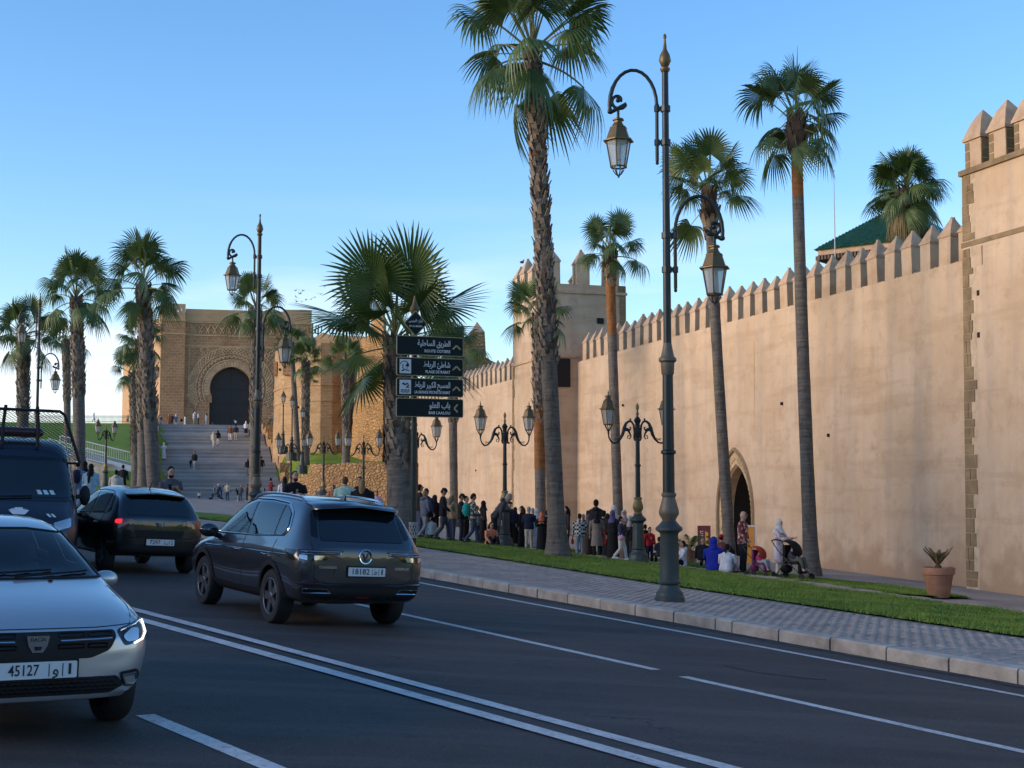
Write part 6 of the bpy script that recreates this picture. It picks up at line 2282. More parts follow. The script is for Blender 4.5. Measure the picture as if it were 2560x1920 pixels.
# roof rails and fin
for sg in (-1, 1):
    mb = MB(); P = []
    for i in range(13):
        x = .35 - 1.9 * i / 12
        p, n_ = suv.hit(x, sg * .56, 'T'); P.append(p + Vector((0, 0, .035 if 0 < i < 12 else -.005)))
    mb.tube(P, .018, 6); mb.build('roof_rail', M_CHROME, suv.root, 60)
p, _ = suv.hit(-1.45, 0, 'T')
mb = MB(); mb.add([(-1.52, -.02, p.z - .02), (-1.36, -.02, p.z - .01), (-1.36, .02, p.z - .01), (-1.52, .02, p.z - .02), (-1.53, 0, p.z + .075), (-1.49, 0, p.z + .08)], [(0, 1, 5, 4), (3, 4, 5, 2), (1, 2, 5), (0, 4, 3)]); mb.build('antenna', M_GLOSSB, suv.root)
# lamps
TLp = rpoly([(.30, 1.0), (.32, 1.025), (.86, 1.015), (.885, .93), (.80, .87), (.56, .885), (.44, .955)], .015, 2)
tl = suv.decal('tail_light', TLp, 'B', M_GLOSSB, .006, 4, mirror=True)
suv.decal('tail_light', rpoly([(-2.12, 1.0), (-1.75, 1.01), (-1.80, .955), (-1.95, .88), (-2.12, .865)], .02, 2), 'L', M_GLOSSB, .005, 4, mirror=True)
for zz in (.995, .962):
    suv.line('light_bar', [(.36, zz), (.84, zz - .004)], 'B', M_CHROME, .007, .012, True)
for sg in (-1, 1):
    suv.line('light_bar', [(sg * .355, .962), (sg * .345, .978), (sg * .36, .995)], 'B', M_CHROME, .007, .012)
suv.decal('lamp_lens', rpoly([(.57, .945), (.70, .945), (.70, .885), (.60, .893)], .01, 2), 'B', M_LAMPC, .010, 2, mirror=True)
suv.decal('lamp_lens', rpoly([(.78, .945), (.86, .945), (.86, .90), (.78, .88)], .01, 2), 'B', M_LAMPC, .010, 2, mirror=True)
# tailgate shut lines, plate niche, badge
suv.line('shut_line', [(.72, 1.10), (.70, .95), (.69, .66), (.60, .60), (-.60, .60), (-.69, .66), (-.70, .95), (-.72, 1.10)], 'B', M_TRIM, .006, -.001)
suv.decal('plate_niche', rpoly([(-.38, .83), (.38, .83), (.44, .70), (.36, .665), (-.36, .665), (-.44, .70)], .02), 'B', M_SUV, .006, 3)
suv.plate(suv.hit(-.02, .755, 'B')[0].x - .022, -.02, .755, [('18182', -.085, .24), (shape_ar('ط'), .118, .05), ('1', .212, .02)], 'B')
p, _ = suv.hit(0, .945, 'B')
mb = MB(); mb.tube([(p.x - .008, .085 * math.cos(a), .945 + .088 * math.sin(a)) for a in [2 * math.pi * i / 20 for i in range(21)]], .012, 5)
mb.tube([(p.x - .012, .036, .99), (p.x - .012, .0, .905), (p.x - .012, -.036, .99)], [.010, .016, .010], 5); mb.build('badge', M_CHROME, suv.root, 60)
def letter_on(car, txt, y, z, size, width):
    p, _ = car.hit(y, z, 'B')
    text_mesh('lettering', txt, size, M_CHROME, car.root, (p.x - .012, y, z), (R(90), 0, R(-90)), 'CENTER', .001, width)
letter_on(suv, 'CHANGAN', .52, .80, .045, .24)
letter_on(suv, 'CS55PLUS', -.53, .80, .045, .20)
# bumper
suv.decal('bumper_trim', rpoly([(-.84, .52), (-.80, .57), (-.50, .60), (.50, .60), (.80, .57), (.84, .52), (.80, .42), (.62, .395), (-.62, .395), (-.80, .42)], .02), 'B', M_TRIM, .007, 4)
suv.line('bumper_strip', [(.86, .585), (.60, .585), (.52, .57), (-.52, .57), (-.60, .585), (-.86, .585)], 'B', M_SUV, .020, .006)
for sg in (-1, 1):
    q = [(sg * a, b) for a, b in ((.46, .475), (.52, .53), (.80, .53), (.80, .475), (.46, .475))]
    suv.decal('exhaust_trim', q[:-1], 'B', M_GLOSSB, .013, 2)
    suv.line('exhaust_trim', q, 'B', M_CHROME, .009, .016)
suv.decal('reflector', rpoly([(.60, .625), (.82, .625), (.82, .61), (.60, .61)], .004, 1), 'B', M_RED, .008, 2, mirror=True)
suv.decal('reflector', [(-.10, .44), (.10, .44), (.08, .415), (-.08, .415)], 'B', M_RED, .012, 2)
# flanks
suv.line('shut_line', [(-.18, 1.10), (-.22, .70), (-.20, .40)], 'L', M_TRIM, .006, -.001, True)
suv.line('shut_line', [(1.02, 1.04), (.98, .80), (.94, .40)], 'L', M_TRIM, .006, -.001, True)
suv.line('shut_line', [(-1.36, 1.10), (-1.32, .85), (-.98, .60), (-.95, .40)], 'L', M_TRIM, .006, -.001, True)
suv.line('crease', [(1.3, .885), (.3, .90), (-1.0, .915), (-1.9, .93)], 'L', M_SUV, .012, -.004, True)
suv.decal('sill_trim', rpoly([(.92, .42), (.92, .30), (-.90, .30), (-.90, .42), (0, .40)], .02), 'L', M_TRIM, .006, 4, mirror=True)
for xh in (.02, -1.08):
    for sg in (-1, 1):
        p, n_ = suv.hit(xh, .885, 'L' if sg > 0 else 'R')
        mb = MB(); mb.tube([(xh - .10, p.y - sg * .01, .885), (xh - .06, p.y + sg * .03, .89), (xh + .06, p.y + sg * .03, .89), (xh + .10, p.y - sg * .01, .885)], .014, 6); mb.build('door_handle', M_SUV, suv.root, 60)
def arch_trim(car, xa, r_in, r_out, zc, m=M_TRIM):
    pts = [(xa + r_out * math.cos(a), zc + r_out * math.sin(a)) for a in [R(-18 + 216 * i / 20) for i in range(21)]]
    pts += [(xa + r_in * math.cos(a), zc + r_in * math.sin(a)) for a in [R(198 - 216 * i / 20) for i in range(21)]]
    for ax in 'LR':
        bm = bmesh.new()
        n = 21
        V = []
        for a, b in pts:
            p, nn = car.hit(a, b, ax); V.append(bm.verts.new(p + nn * .010))
        for i in range(n - 1):
            bm.faces.new((V[i], V[i + 1], V[2 * n - 2 - i], V[2 * n - 1 - i]))
        me = bpy.data.meshes.new('arch_trim'); bm.to_mesh(me); bm.free(); me.materials.append(m)
        link('arch_trim', me, car.root)
for xa in suv.ax:
    arch_trim(suv, xa, .405, .475, .355)
suv.mirror_(.86, .90, 1.10, M_GLOSSB, 1.15)
suv.decal('headlight', rpoly([(2.12, .80), (1.70, .90), (1.74, .85), (2.05, .72)], .02), 'L', M_LAMPC, .006, 3, mirror=True)

# ---- dark hatchback ahead of it
HX, HY = -.53, .848
rx, ry = -6.58, 25.67
cx_, cy_ = rx + HX * 1.30, ry + HY * 1.30
z_, yaw, pit, rol = road_pose(cx_, cy_, HX, HY)
SH = [
    (-2.00, .42, (.48, .44), (.58, .58), (.58, .80), (.53, .93), (.46, .98), (.34, .995), 1.0),
    (-1.96, .37, (.70, .40), (.775, .58), (.775, .84), (.71, .98), (.62, 1.03), (.44, 1.05), 1.055),
    (-1.85, .33, (.81, .38), (.87, .60), (.87, .89), (.80, 1.03), (.70, 1.14), (.50, 1.165), 1.17),
    (-1.70, .31, (.835, .37), (.885, .62), (.885, .91), (.81, 1.04), (.675, 1.34), (.48, 1.38), 1.39),
    (-1.52, .30, (.845, .36), (.89, .64), (.885, .92), (.815, 1.035), (.64, 1.455), (.47, 1.50), 1.51),
    (-1.1, .28, (.845, .35), (.885, .64), (.88, .92), (.82, 1.02), (.625, 1.50), (.47, 1.55), 1.56),
    (-.5, .26, (.845, .33), (.87, .62), (.865, .90), (.82, 1.00), (.63, 1.52), (.47, 1.575), 1.585),
    (.1, .26, (.845, .33), (.87, .62), (.865, .90), (.82, .985), (.625, 1.49), (.46, 1.55), 1.565),
    (.5, .26, (.845, .33), (.87, .62), (.87, .89), (.82, .975), (.645, 1.35), (.47, 1.43), 1.445),
    (.9, .26, (.85, .34), (.88, .62), (.88, .88), (.82, .965), (.70, 1.12), (.51, 1.18), 1.195),
    (1.15, .27, (.85, .35), (.885, .62), (.88, .87), (.81, .945), (.74, .99), (.54, 1.03), 1.04),
    (1.6, .28, (.84, .35), (.875, .60), (.86, .82), (.77, .89), (.65, .94), (.42, .965), .975),
    (1.92, .31, (.76, .36), (.81, .54), (.79, .73), (.70, .80), (.57, .84), (.36, .86), .87),
    (2.07, .40, (.5, .42), (.54, .52), (.52, .64), (.46, .69), (.38, .72), (.25, .73), .735)]
FWh = [(.74, 1.05), (.48, 1.255), (.10, 1.415), (-.25, 1.44), (-.31, 1.065)]
RWh = [(-.37, 1.07), (-.31, 1.443), (-.80, 1.438), (-1.07, 1.425), (-1.15, 1.10)]
WSh = [(-.62, 1.10), (.62, 1.10), (.53, 1.40), (.3, 1.45), (-.3, 1.45), (-.53, 1.40)]
RSh = [(-.54, 1.10), (.54, 1.10), (.49, 1.36), (.3, 1.40), (-.3, 1.40), (-.49, 1.36)]
hat = Car('hatchback_car', 'dark hatchback with a lit left tail light driving away beside the police van', (cx_, cy_, z_), yaw, SH, 2.60, 1.52, .325, .20, M_BLACKCAR, pit, rol, xr=(1.30, -1.30), cab=(-1.60, .80, .55), cut_side=(FWh, RWh), cut_front=WSh, cut_rear=RSh)
hat.interior((.0, -.85), .55)
hat.root.scale = (.965, .965, .965)
GH = rpoly([(.86, 1.02), (.52, 1.28), (.12, 1.455), (-.45, 1.49), (-1.05, 1.47), (-1.32, 1.37), (-1.50, 1.14), (-1.42, 1.085), (-.4, 1.045)], .04)
hat.line('window_trim', GH + GH[:1], 'L', M_GLOSSB, .012, .001, True, .03)
for nm, poly in (('front_window', [(.76, 1.045), (.49, 1.26), (.10, 1.425), (-.24, 1.45), (-.30, 1.06)]), ('rear_window', [(-.36, 1.065), (-.30, 1.453), (-.80, 1.448), (-1.08, 1.435), (-1.16, 1.095)]), ('quarter_window', [(-1.20, 1.10), (-1.14, 1.42), (-1.30, 1.34), (-1.44, 1.14)])):
    hat.decal(nm, rpoly(poly, .02, 2), 'L', M_CLEAR if nm != 'quarter_window' else M_WIN, .008, 4, mirror=True)
hat.decal('rear_screen', rpoly([(-.60, 1.06), (.60, 1.06), (.545, 1.30), (.50, 1.42), (.3, 1.445), (-.3, 1.445), (-.50, 1.42), (-.545, 1.30)], .06), 'B', M_SMOKE, .006, 5)
hat.decal('windscreen', rpoly([(-.66, 1.08), (.66, 1.08), (.56, 1.42), (.3, 1.47), (-.3, 1.47), (-.56, 1.42)], .05), 'F', M_CLEAR, .005, 4)
mb = MB()
sp = [(-1.42, 1.52), (-1.58, 1.51), (-1.73, 1.475), (-1.73, 1.45), (-1.58, 1.45), (-1.42, 1.47)]
vs = []
for y in ys:
    dz = -.05 * (abs(y) / .6) ** 2
    vs += [(x + (.08 if abs(y) > .55 else 0), y * .92, z + dz) for x, z in sp]
n = len(sp); fs = []
for j in range(len(ys) - 1):
    for i in range(n):
        fs.append((j * n + i, j * n + (i + 1) % n, (j + 1) * n + (i + 1) % n, (j + 1) * n + i))
fs += [tuple(range(n - 1, -1, -1)), tuple(len(vs) - n + i for i in range(n))]
mb.add(vs, fs); mb.build('spoiler', M_BLACKCAR, hat.root, 50)
p, _ = hat.hit(-1.25, 0, 'T')
mb = MB(); mb.tube([(-1.22, 0, p.z - .01), (-1.38, 0, p.z + .16)], [.012, .005], 5); mb.build('antenna', M_GLOSSB, hat.root)
TLh = rpoly([(.50, .99), (.74, 1.0), (.83, .94), (.80, .86), (.60, .85), (.50, .90)], .04)
hat.decal('tail_light', TLh, 'B', M_RED, .008, 4)
hat.decal('tail_light', [(-a, b) for a, b in TLh], 'B', M_RED, .008, 4)
hat.decal('tail_light', rpoly([(-1.84, 1.0), (-1.60, .99), (-1.66, .92), (-1.84, .86)], .03), 'L', M_RED, .006, 3, mirror=True)
hat.decal('lit_bulb', rpoly([(.68, .985), (.79, .975), (.80, .90), (.70, .90)], .03), 'B', M_REDLIT, .013, 3)
hat.line('shut_line', [(.66, 1.04), (.64, .85), (.62, .66), (-.62, .66), (-.64, .85), (-.66, 1.04)], 'B', M_TRIM, .006, -.001)
hat.decal('tailgate_recess', rpoly([(-.46, .80), (.46, .80), (.42, .66), (-.42, .66)], .03), 'B', M_TRIM, .005, 3)
hat.decal('bumper_trim', rpoly([(-.78, .48), (-.50, .53), (.50, .53), (.78, .48), (.74, .385), (.5, .37), (-.5, .37), (-.74, .385)], .02), 'B', M_TRIM, .007, 4)
hat.plate(hat.hit(0, .585, 'B')[0].x - .02, -.02, .585, [('7297', -.10, .20), (shape_ar('ب'), .118, .055), ('2', .212, .035)], 'B')
p, _ = hat.hit(0, .90, 'B')
mb = MB()
for k in (1.0, ):
    mb.tube([(p.x - .012, y, z) for y, z in ((.07, .935), (.045, .875), (.02, .86), (-.02, .86), (-.045, .875), (-.07, .935), (-.035, .94), (-.025, .905), (.025, .905), (.035, .94), (.07, .935))], .011, 5)
mb.build('badge', M_CHROME, hat.root, 60)
letter_on(hat, 'STEPWAY', .42, .91, .04, .20)
hat.line('shut_line', [(-.27, 1.05), (-.30, .70), (-.27, .38)], 'L', M_TRIM, .006, -.001, True)
hat.line('shut_line', [(-1.24, 1.06), (-1.16, .80), (-.92, .58)], 'L', M_TRIM, .006, -.001, True)
for xa in hat.ax:
    arch_trim(hat, xa, .37, .425, .325)
hat.mirror_(.64, .84, 1.04, M_GLOSSB, 1.0)
for sg in (-1, 1):
    p, n_ = hat.hit(-.95, .88, 'L' if sg > 0 else 'R')
    mb = MB(); mb.tube([(-1.05, p.y - sg * .01, .88), (-1.0, p.y + sg * .028, .885), (-.9, p.y + sg * .028, .885), (-.86, p.y - sg * .01, .88)], .013, 6); mb.build('door_handle', M_CHROME, hat.root, 60)

# ---- silver saloon coming towards the camera at the left edge
FX, FY = .53, -.848
wc = gnd(283, 1805)
lx, ly = -FY, FX
fa = (wc.x - lx * .74 - FX * .12, wc.y - ly * .74 - FY * .12)
cx_, cy_ = fa[0] - FX * 1.32, fa[1] - FY * 1.32
z_, yaw, pit, rol = road_pose(cx_, cy_, FX, FY)
SL = [
    (-2.18, .42, (.5, .44), (.58, .58), (.58, .80), (.52, .94), (.45, .99), (.33, 1.0), 1.005),
    (-2.10, .36, (.74, .40), (.80, .60), (.79, .86), (.70, 1.0), (.6, 1.05), (.42, 1.065), 1.07),
    (-1.75, .30, (.83, .36), (.87, .62), (.865, .90), (.77, 1.03), (.66, 1.08), (.46, 1.10), 1.105),
    (-1.35, .28, (.84, .35), (.88, .62), (.87, .91), (.80, 1.02), (.68, 1.16), (.48, 1.20), 1.21),
    (-.95, .27, (.84, .34), (.875, .62), (.87, .91), (.81, 1.01), (.625, 1.35), (.46, 1.39), 1.40),
    (-.5, .26, (.84, .33), (.87, .62), (.865, .90), (.815, 1.00), (.62, 1.395), (.46, 1.44), 1.45),
    (.0, .26, (.84, .33), (.87, .62), (.865, .89), (.815, .985), (.62, 1.39), (.46, 1.435), 1.445),
    (.38, .26, (.84, .33), (.87, .62), (.865, .885), (.815, .975), (.625, 1.31), (.46, 1.365), 1.38),
    (.80, .26, (.845, .34), (.875, .62), (.87, .88), (.815, .965), (.70, 1.11), (.52, 1.15), 1.165),
    (1.02, .27, (.845, .35), (.88, .62), (.87, .87), (.80, .945), (.745, .985), (.56, 1.015), 1.025),
    (1.55, .27, (.835, .35), (.875, .60), (.86, .81), (.775, .88), (.66, .925), (.45, .955), .965),
    (1.90, .27, (.78, .34), (.83, .55), (.82, .74), (.735, .80), (.62, .845), (.42, .875), .885),
    (2.05, .27, (.66, .32), (.74, .50), (.735, .66), (.65, .735), (.54, .775), (.36, .80), .81),
    (2.13, .29, (.50, .33), (.57, .46), (.565, .60), (.50, .67), (.42, .70), (.28, .72), .725)]
WSl = [(-.69, 1.035), (.69, 1.035), (.565, 1.305), (.3, 1.34), (-.3, 1.34), (-.565, 1.305)]
FWl = [(.60, 1.05), (.36, 1.21), (.05, 1.32), (-.25, 1.33), (-.28, 1.065)]
RWl = [(-.35, 1.07), (-.32, 1.33), (-.55, 1.325), (-.90, 1.28), (-1.06, 1.11)]
sal = Car('saloon_car', 'silver saloon car with lit daytime lights coming towards the camera', (cx_, cy_, z_), yaw, SL, 2.64, 1.49, .315, .20, M_SILVER, pit, rol, cab=(-1.2, .70, .50), cut_side=(FWl, RWl), cut_front=WSl)
sal.interior((-.12, -.85), .45)
_ = lambda *a, **k: None
_('windscreen_frame', rpoly([(-.77, .99), (.77, .99), (.62, 1.335), (.3, 1.375), (-.3, 1.375), (-.62, 1.335)], .06), 'F', M_GLOSSB, .004, 5)
sal.decal('windscreen', rpoly([(-.73, 1.02), (.73, 1.02), (.595, 1.32), (.3, 1.355), (-.3, 1.355), (-.595, 1.32)], .06), 'F', M_CLEAR, .004, 5)
sal.line('windscreen_seal', [(-.73, 1.02), (.73, 1.02), (.595, 1.32), (.3, 1.355), (-.3, 1.355), (-.595, 1.32), (-.73, 1.02)], 'F', M_TRIM, .013, .002, False, .04)
GS = rpoly([(.72, 1.02), (.40, 1.24), (.05, 1.36), (-.5, 1.37), (-.95, 1.31), (-1.25, 1.10), (-.4, 1.04)], .04)
sal.line('window_trim', GS + GS[:1], 'L', M_GLOSSB, .010, .001, True, .03)
sal.decal('front_window', rpoly([(.62, 1.045), (.37, 1.215), (.05, 1.33), (-.25, 1.34), (-.28, 1.06)], .02, 2), 'L', M_CLEAR, .005, 4, mirror=True)
sal.decal('rear_window', rpoly([(-.34, 1.06), (-.31, 1.34), (-.55, 1.335), (-.92, 1.285), (-1.10, 1.10)], .02, 2), 'L', M_CLEAR, .005, 4, mirror=True)
sal.line('shut_line', [(-.74, .965), (-.735, .86), (-.66, .775), (-.40, .765), (.40, .765), (.66, .775), (.735, .86), (.74, .965)], 'F', M_TRIM, .005, -.001)
sal.decal('grille', rpoly([(-.52, .745), (.52, .745), (.535, .70), (.49, .615), (.36, .565), (-.36, .565), (-.49, .615), (-.535, .70)], .03), 'F', M_TRIM, .008, 4)
for sg in (-1, 1):
    sal.line('grille_bar', [(sg * .15, .682), (sg * .50, .688)], 'F', M_CHROME, .0075, .016)
    for zz in (.722, .648):
        for x0, x1 in ((.14, .31), (.34, .50)):
            x1 = min(x1, .47 if zz < .68 else .50)
            sal.line('grille_cell', [(sg * x0, zz + .012), (sg * x1, zz + .012), (sg * x1, zz - .012), (sg * x0, zz - .012), (sg * x0, zz + .012)], 'F', M_GLOSSB, .0055, .012)
p, _ = sal.hit(0, .67, 'F')
mb = MB()
sh = [(-.075, .725), (.075, .725), (.062, .66), (.035, .615), (-.035, .615), (-.062, .66)]
mb.add([(p.x + .022, y, z) for y, z in sh] + [(p.x - .01, y * 1.05, z) for y, z in sh], [tuple(range(6))[::-1]] + [(i, 6 + i, 6 + (i + 1) % 6, (i + 1) % 6) for i in range(6)])
bd = mb.build('badge', M_CHROME, sal.root)
mb = MB(); mb.add([(p.x + .0235, y, z) for y, z in ((-.026, .655), (.026, .655), (.018, .63), (-.018, .63))], [(3, 2, 1, 0)]); mb.build('badge_hole', M_TRIM, bd)
text_mesh('lettering', 'DACIA', .034, M_PTXT, bd, (p.x + .024, 0, .70), (R(90), 0, R(90)), 'CENTER', .0006, .10)
HLp = rpoly([(.545, .745), (.56, .70), (.60, .635), (.74, .655), (.80, .70), (.80, .80), (.72, .785)], .02)
sal.decal('headlight', HLp, 'F', M_GLOSSB, .006, 5, mirror=True)
for sg in (-1, 1):
    sal.decal('lamp_lens', rpoly([(sg * .58, .70), (sg * .61, .66), (sg * .70, .665), (sg * .72, .74), (sg * .66, .745)], .02), 'F', M_LAMPC, .011, 3)
    sal.line('daytime_light', [(sg * .665, .648), (sg * .735, .668), (sg * .775, .705), (sg * .782, .775)], 'F', M_DRL, .008, .013)
    sal.line('lamp_trim', [(sg * .565, .735), (sg * .70, .765), (sg * .78, .785)], 'F', M_CHROME, .006, .010)
sal.plate(sal.hit(0, .505, 'F')[0].x + .02, 0, .50, [('45127', -.09, .20), (shape_ar('و'), .118, .04), ('1', .212, .018)], 'F')
sal.decal('lower_grille', rpoly([(-.55, .44), (.55, .44), (.60, .37), (.50, .325), (-.50, .325), (-.60, .37)], .02), 'F', M_TRIM, .007, 4)
mb = MB()
for r_ in range(4):
    for c in range(23):
        y = -.5 + c * .046 + (.023 if r_ % 2 else 0); z = .345 + r_ * .026
        p, n_ = sal.hit(y, z, 'F')
        mb.tube([(p.x + .012, y - .019, z), (p.x + .012, y, z + .008), (p.x + .012, y + .019, z)], .0035, 4)
tag(mb.build('grille_mesh', M_GLOSSB, sal.root), kind='stuff')
for sg in (-1, 1):
    sal.decal('fog_surround', rpoly([(sg * a, b) for a, b in ((.56, .46), (.70, .475), (.735, .43), (.70, .355), (.60, .36))], .03), 'F', M_TRIM, .009, 3)
    q = [(sg * a, b) for a, b in ((.585, .435), (.685, .445), (.70, .40), (.675, .375), (.61, .375), (.585, .435))]
    sal.line('fog_ring', q, 'F', M_ALLOY, .009, .013)
    sal.decal('fog_lamp', rpoly(q[:-1], .02), 'F', M_LAMPC, .011, 2)
sal.decal('lip', rpoly([(-.62, .325), (.62, .325), (.60, .298), (-.60, .298)], .01), 'F', M_SILVER, .012, 3)
sal.mirror_(.62, .78, .975, M_SILVER, .80)
for xa in sal.ax:
    pass
p, _ = sal.hit(1.18, .30, 'T')
mb = MB(); mb.ell((1.18, .30, p.z + .004), (.015, .02, .010), 8, 5); mb.build('washer_jet', M_TRIM, sal.root)
sal.line('wiper', [(-.55, 1.02), (-.1, 1.04), (.35, 1.06)], 'F', M_TRIM, .008, .02)
sal.line('wiper', [(.05, 1.02), (.35, 1.035), (.62, 1.05)], 'F', M_TRIM, .008, .02)

# ---- navy police van with a raised windscreen guard
DV = 22.5
vx = ray(44, 1245)[0] * DV
FX, FY = .36, -.933
cx_, cy_ = vx - FX * 2.45, DV - FY * 2.45
z_, yaw, pit, rol = road_pose(cx_, cy_, FX, FY)
SV = [
    (-2.6, .45, (.80, .5), (.90, .7), (.92, 1.1), (.90, 1.5), (.80, 2.1), (.6, 2.2), 2.22),
    (-2.55, .40, (.92, .45), (.97, .7), (.98, 1.1), (.96, 1.5), (.86, 2.15), (.62, 2.26), 2.28),
    (-1.6, .36, (.95, .42), (.99, .7), (.99, 1.1), (.97, 1.5), (.87, 2.16), (.64, 2.27), 2.29),
    (.2, .34, (.95, .4), (.99, .7), (.99, 1.1), (.96, 1.45), (.86, 2.15), (.63, 2.26), 2.28),
    (.75, .34, (.95, .4), (.99, .7), (.99, 1.08), (.95, 1.36), (.83, 2.10), (.60, 2.23), 2.25),
    (1.05, .34, (.95, .4), (.99, .7), (.98, 1.05), (.94, 1.30), (.80, 1.96), (.58, 2.10), 2.13),
    (1.32, .34, (.95, .4), (.985, .7), (.97, 1.02), (.93, 1.25), (.82, 1.70), (.60, 1.80), 1.82),
    (1.62, .34, (.94, .4), (.975, .7), (.955, 1.0), (.91, 1.20), (.84, 1.38), (.62, 1.45), 1.465),
    (1.85, .34, (.93, .4), (.96, .68), (.94, .96), (.88, 1.13), (.79, 1.22), (.58, 1.26), 1.27),
    (2.2, .35, (.88, .4), (.92, .64), (.90, .88), (.81, 1.00), (.68, 1.07), (.46, 1.10), 1.11),
    (2.4, .37, (.76, .42), (.80, .60), (.78, .78), (.68, .88), (.55, .93), (.38, .95), .955),
    (2.46, .42, (.6, .45), (.63, .58), (.61, .70), (.53, .78), (.43, .82), (.3, .83), .835)]
van = Car('police_van', 'navy police van with raised wire mesh windscreen guard behind the silver saloon', (cx_, cy_, z_), yaw, SV, 3.1, 1.70, .34, .22, M_NAVY, pit, rol, cat='van', xr=(1.62, -1.5))
van.decal('windscreen_frame', rpoly([(-.88, 1.235), (.88, 1.235), (.80, 1.92), (.6, 1.95), (-.6, 1.95), (-.80, 1.92)], .06), 'F', M_GLOSSB, .004, 5)
van.decal('windscreen', rpoly([(-.83, 1.29), (.83, 1.29), (.755, 1.86), (.6, 1.88), (-.6, 1.88), (-.755, 1.86)], .06), 'F', M_SHIELDG, .008, 5)
van.decal('side_window', rpoly([(1.42, 1.30), (1.0, 1.80), (.30, 1.85), (.25, 1.32)], .05), 'L', M_WIN, .006, 4, mirror=True)
M_STICK = mat('pale_disc', (.42, .55, .55), .5, var=.05)
def disc(car, y, z, r, axis, m, off=.012):
    car.decal('sticker', [(y + r * math.cos(a), z + r * math.sin(a)) for a in [2 * math.pi * i / 18 for i in range(18)]], axis, m, off, 2)
disc(van, -.52, 1.46, .135, 'F', M_STICK)
for k in range(3):
    van.decal('sticker', [(.30 + k * .10, 1.33), (.37 + k * .10, 1.33), (.33 + k * .10, 1.40), (.27 + k * .10, 1.40)], 'F', M_STICK, .012, 2)
# crest on the bonnet and lettering
van.decal('crest', [(-.16, 1.085), (-.09, 1.02), (.09, 1.02), (.16, 1.085), (.07, 1.085), (.06, 1.125), (-.06, 1.125), (-.07, 1.085)], 'F', M_PLATE, .008, 2)
for k in range(2):
    van.decal('lettering', [(.46 + k * .07, .985), (.50 + k * .07, .985), (.45 + k * .07, 1.035), (.41 + k * .07, 1.035)], 'F', M_PLATE, .010, 1)
van.line('wiper', [(-.6, 1.25), (-.1, 1.28), (.2, 1.29)], 'F', M_TRIM, .012, .03)
van.decal('grille', rpoly([(-.5, .86), (.5, .86), (.44, .70), (-.44, .70)], .03), 'F', M_TRIM, .008, 3)
van.decal('headlight', rpoly([(.52, .90), (.80, .98), (.80, .84), (.58, .78)], .03), 'F', M_LAMPC, .008, 4, mirror=True)
for sg in (-1, 1):
    mb = MB(); mb.ell((1.42, sg * 1.06, 1.33), (.06, .09, .17), 14, 9); mo = mb.build('wing_mirror', M_TRIM, van.root, 60)
    mb = MB(); mb.tube([(1.45, sg * .92, 1.30), (1.43, sg * 1.0, 1.32)], .035, 6); mb.build('stalk', M_TRIM, mo)
# guard frame above the roof: trapezoid of bars with expanded metal
gd = link('windscreen_guard', None, van.root, (1.06, 0, 1.86)); gd.rotation_euler = (0, R(-8), 0); gd.empty_display_size = .2
gp = [(0, -.98, 0), (0, -.70, .82), (0, -.62, .88), (0, .62, .88), (0, .70, .82), (0, .98, 0)]
mb = MB(); mb.tube(gp, .026, 6); mb.tube([gp[0], gp[-1]], .02, 6); mb.build('frame', M_TRIM, gd, 60)
for y in (-.28, .28):
    mb = MB(); mb.tube([(.03, y + .0, .25), (0, y, .6), (-.02, y * .9, .95)], .028, 6); mb.build('strut', M_TRIM, gd, 60)
mb = MB()
def gx_(z):
    return .98 - .28 * z / .82
zz = .04; row = 0
while zz < .86:
    y = -gx_(zz) + (.035 if row % 2 else 0)
    while y < gx_(zz) - .05:
        mb.add([(0, y, zz), (0, y + .035, zz + .021), (0, y + .035, zz + .030), (0, y, zz + .008)], [(0, 1, 2, 3)])
        mb.add([(0, y + .035, zz + .021), (0, y + .07, zz), (0, y + .07, zz + .008), (0, y + .035, zz + .030)], [(0, 1, 2, 3)])
        y += .07
    zz += .021; row += 1
tag(mb.build('wire_mesh', M_TRIM, gd), kind='stuff')
mb = MB(); mb.tube([(.75, -.75, 2.36), (.75, .30, 2.36)], .085, 12); mb.ell((.75, .30, 2.36), (.085, .09, .085), 10, 7); mb.build('beacon_bar', mat('dark_red_beacon', (.09, .01, .012), .3, var=0, coat=1), van.root, 60)

# ------------------------------------------------------------------ people
_cl = {}
def cloth(c, rough=.85):
    k = tuple(round(q, 3) for q in c)
    if k not in _cl:
        _cl[k] = mat('cloth', c, rough, var=.22, vscale=9, spec=.2, bump=.35, bscale=14)
    return _cl[k]
def pattern(name, kind, a, b, sc):
    m = bpy.data.materials.new(name); m.use_nodes = True
    n, l = nodes_of(m); p = n['Principled BSDF']; p.inputs['Roughness'].default_value = .85
    v = mapped(n, l, (1, 1, 1))
    if kind == 'check':
        t = n.new('ShaderNodeTexChecker'); t.inputs['Scale'].default_value = sc; t.inputs['Color1'].default_value = (*a, 1); t.inputs['Color2'].default_value = (*b, 1)
        l.new(v, t.inputs['Vector']); l.new(t.outputs['Color'], p.inputs['Base Color'])
    else:
        t = n.new('ShaderNodeTexVoronoi'); t.inputs['Scale'].default_value = sc; l.new(v, t.inputs['Vector'])
        cr = n.new('ShaderNodeValToRGB'); cr.color_ramp.interpolation = 'CONSTANT'
        cr.color_ramp.elements[0].color = (*a, 1); cr.color_ramp.elements[1].color = (*b, 1); cr.color_ramp.elements[1].position = .42
        l.new(t.outputs['Distance'], cr.inputs['Fac']); l.new(cr.outputs[0], p.inputs['Base Color'])
    return m
SKIN = [mat('skin_light', (.46, .28, .19), .6, var=.08), mat('skin_tan', (.36, .205, .13), .6, var=.08), mat('skin_brown', (.22, .12, .075), .6, var=.08)]
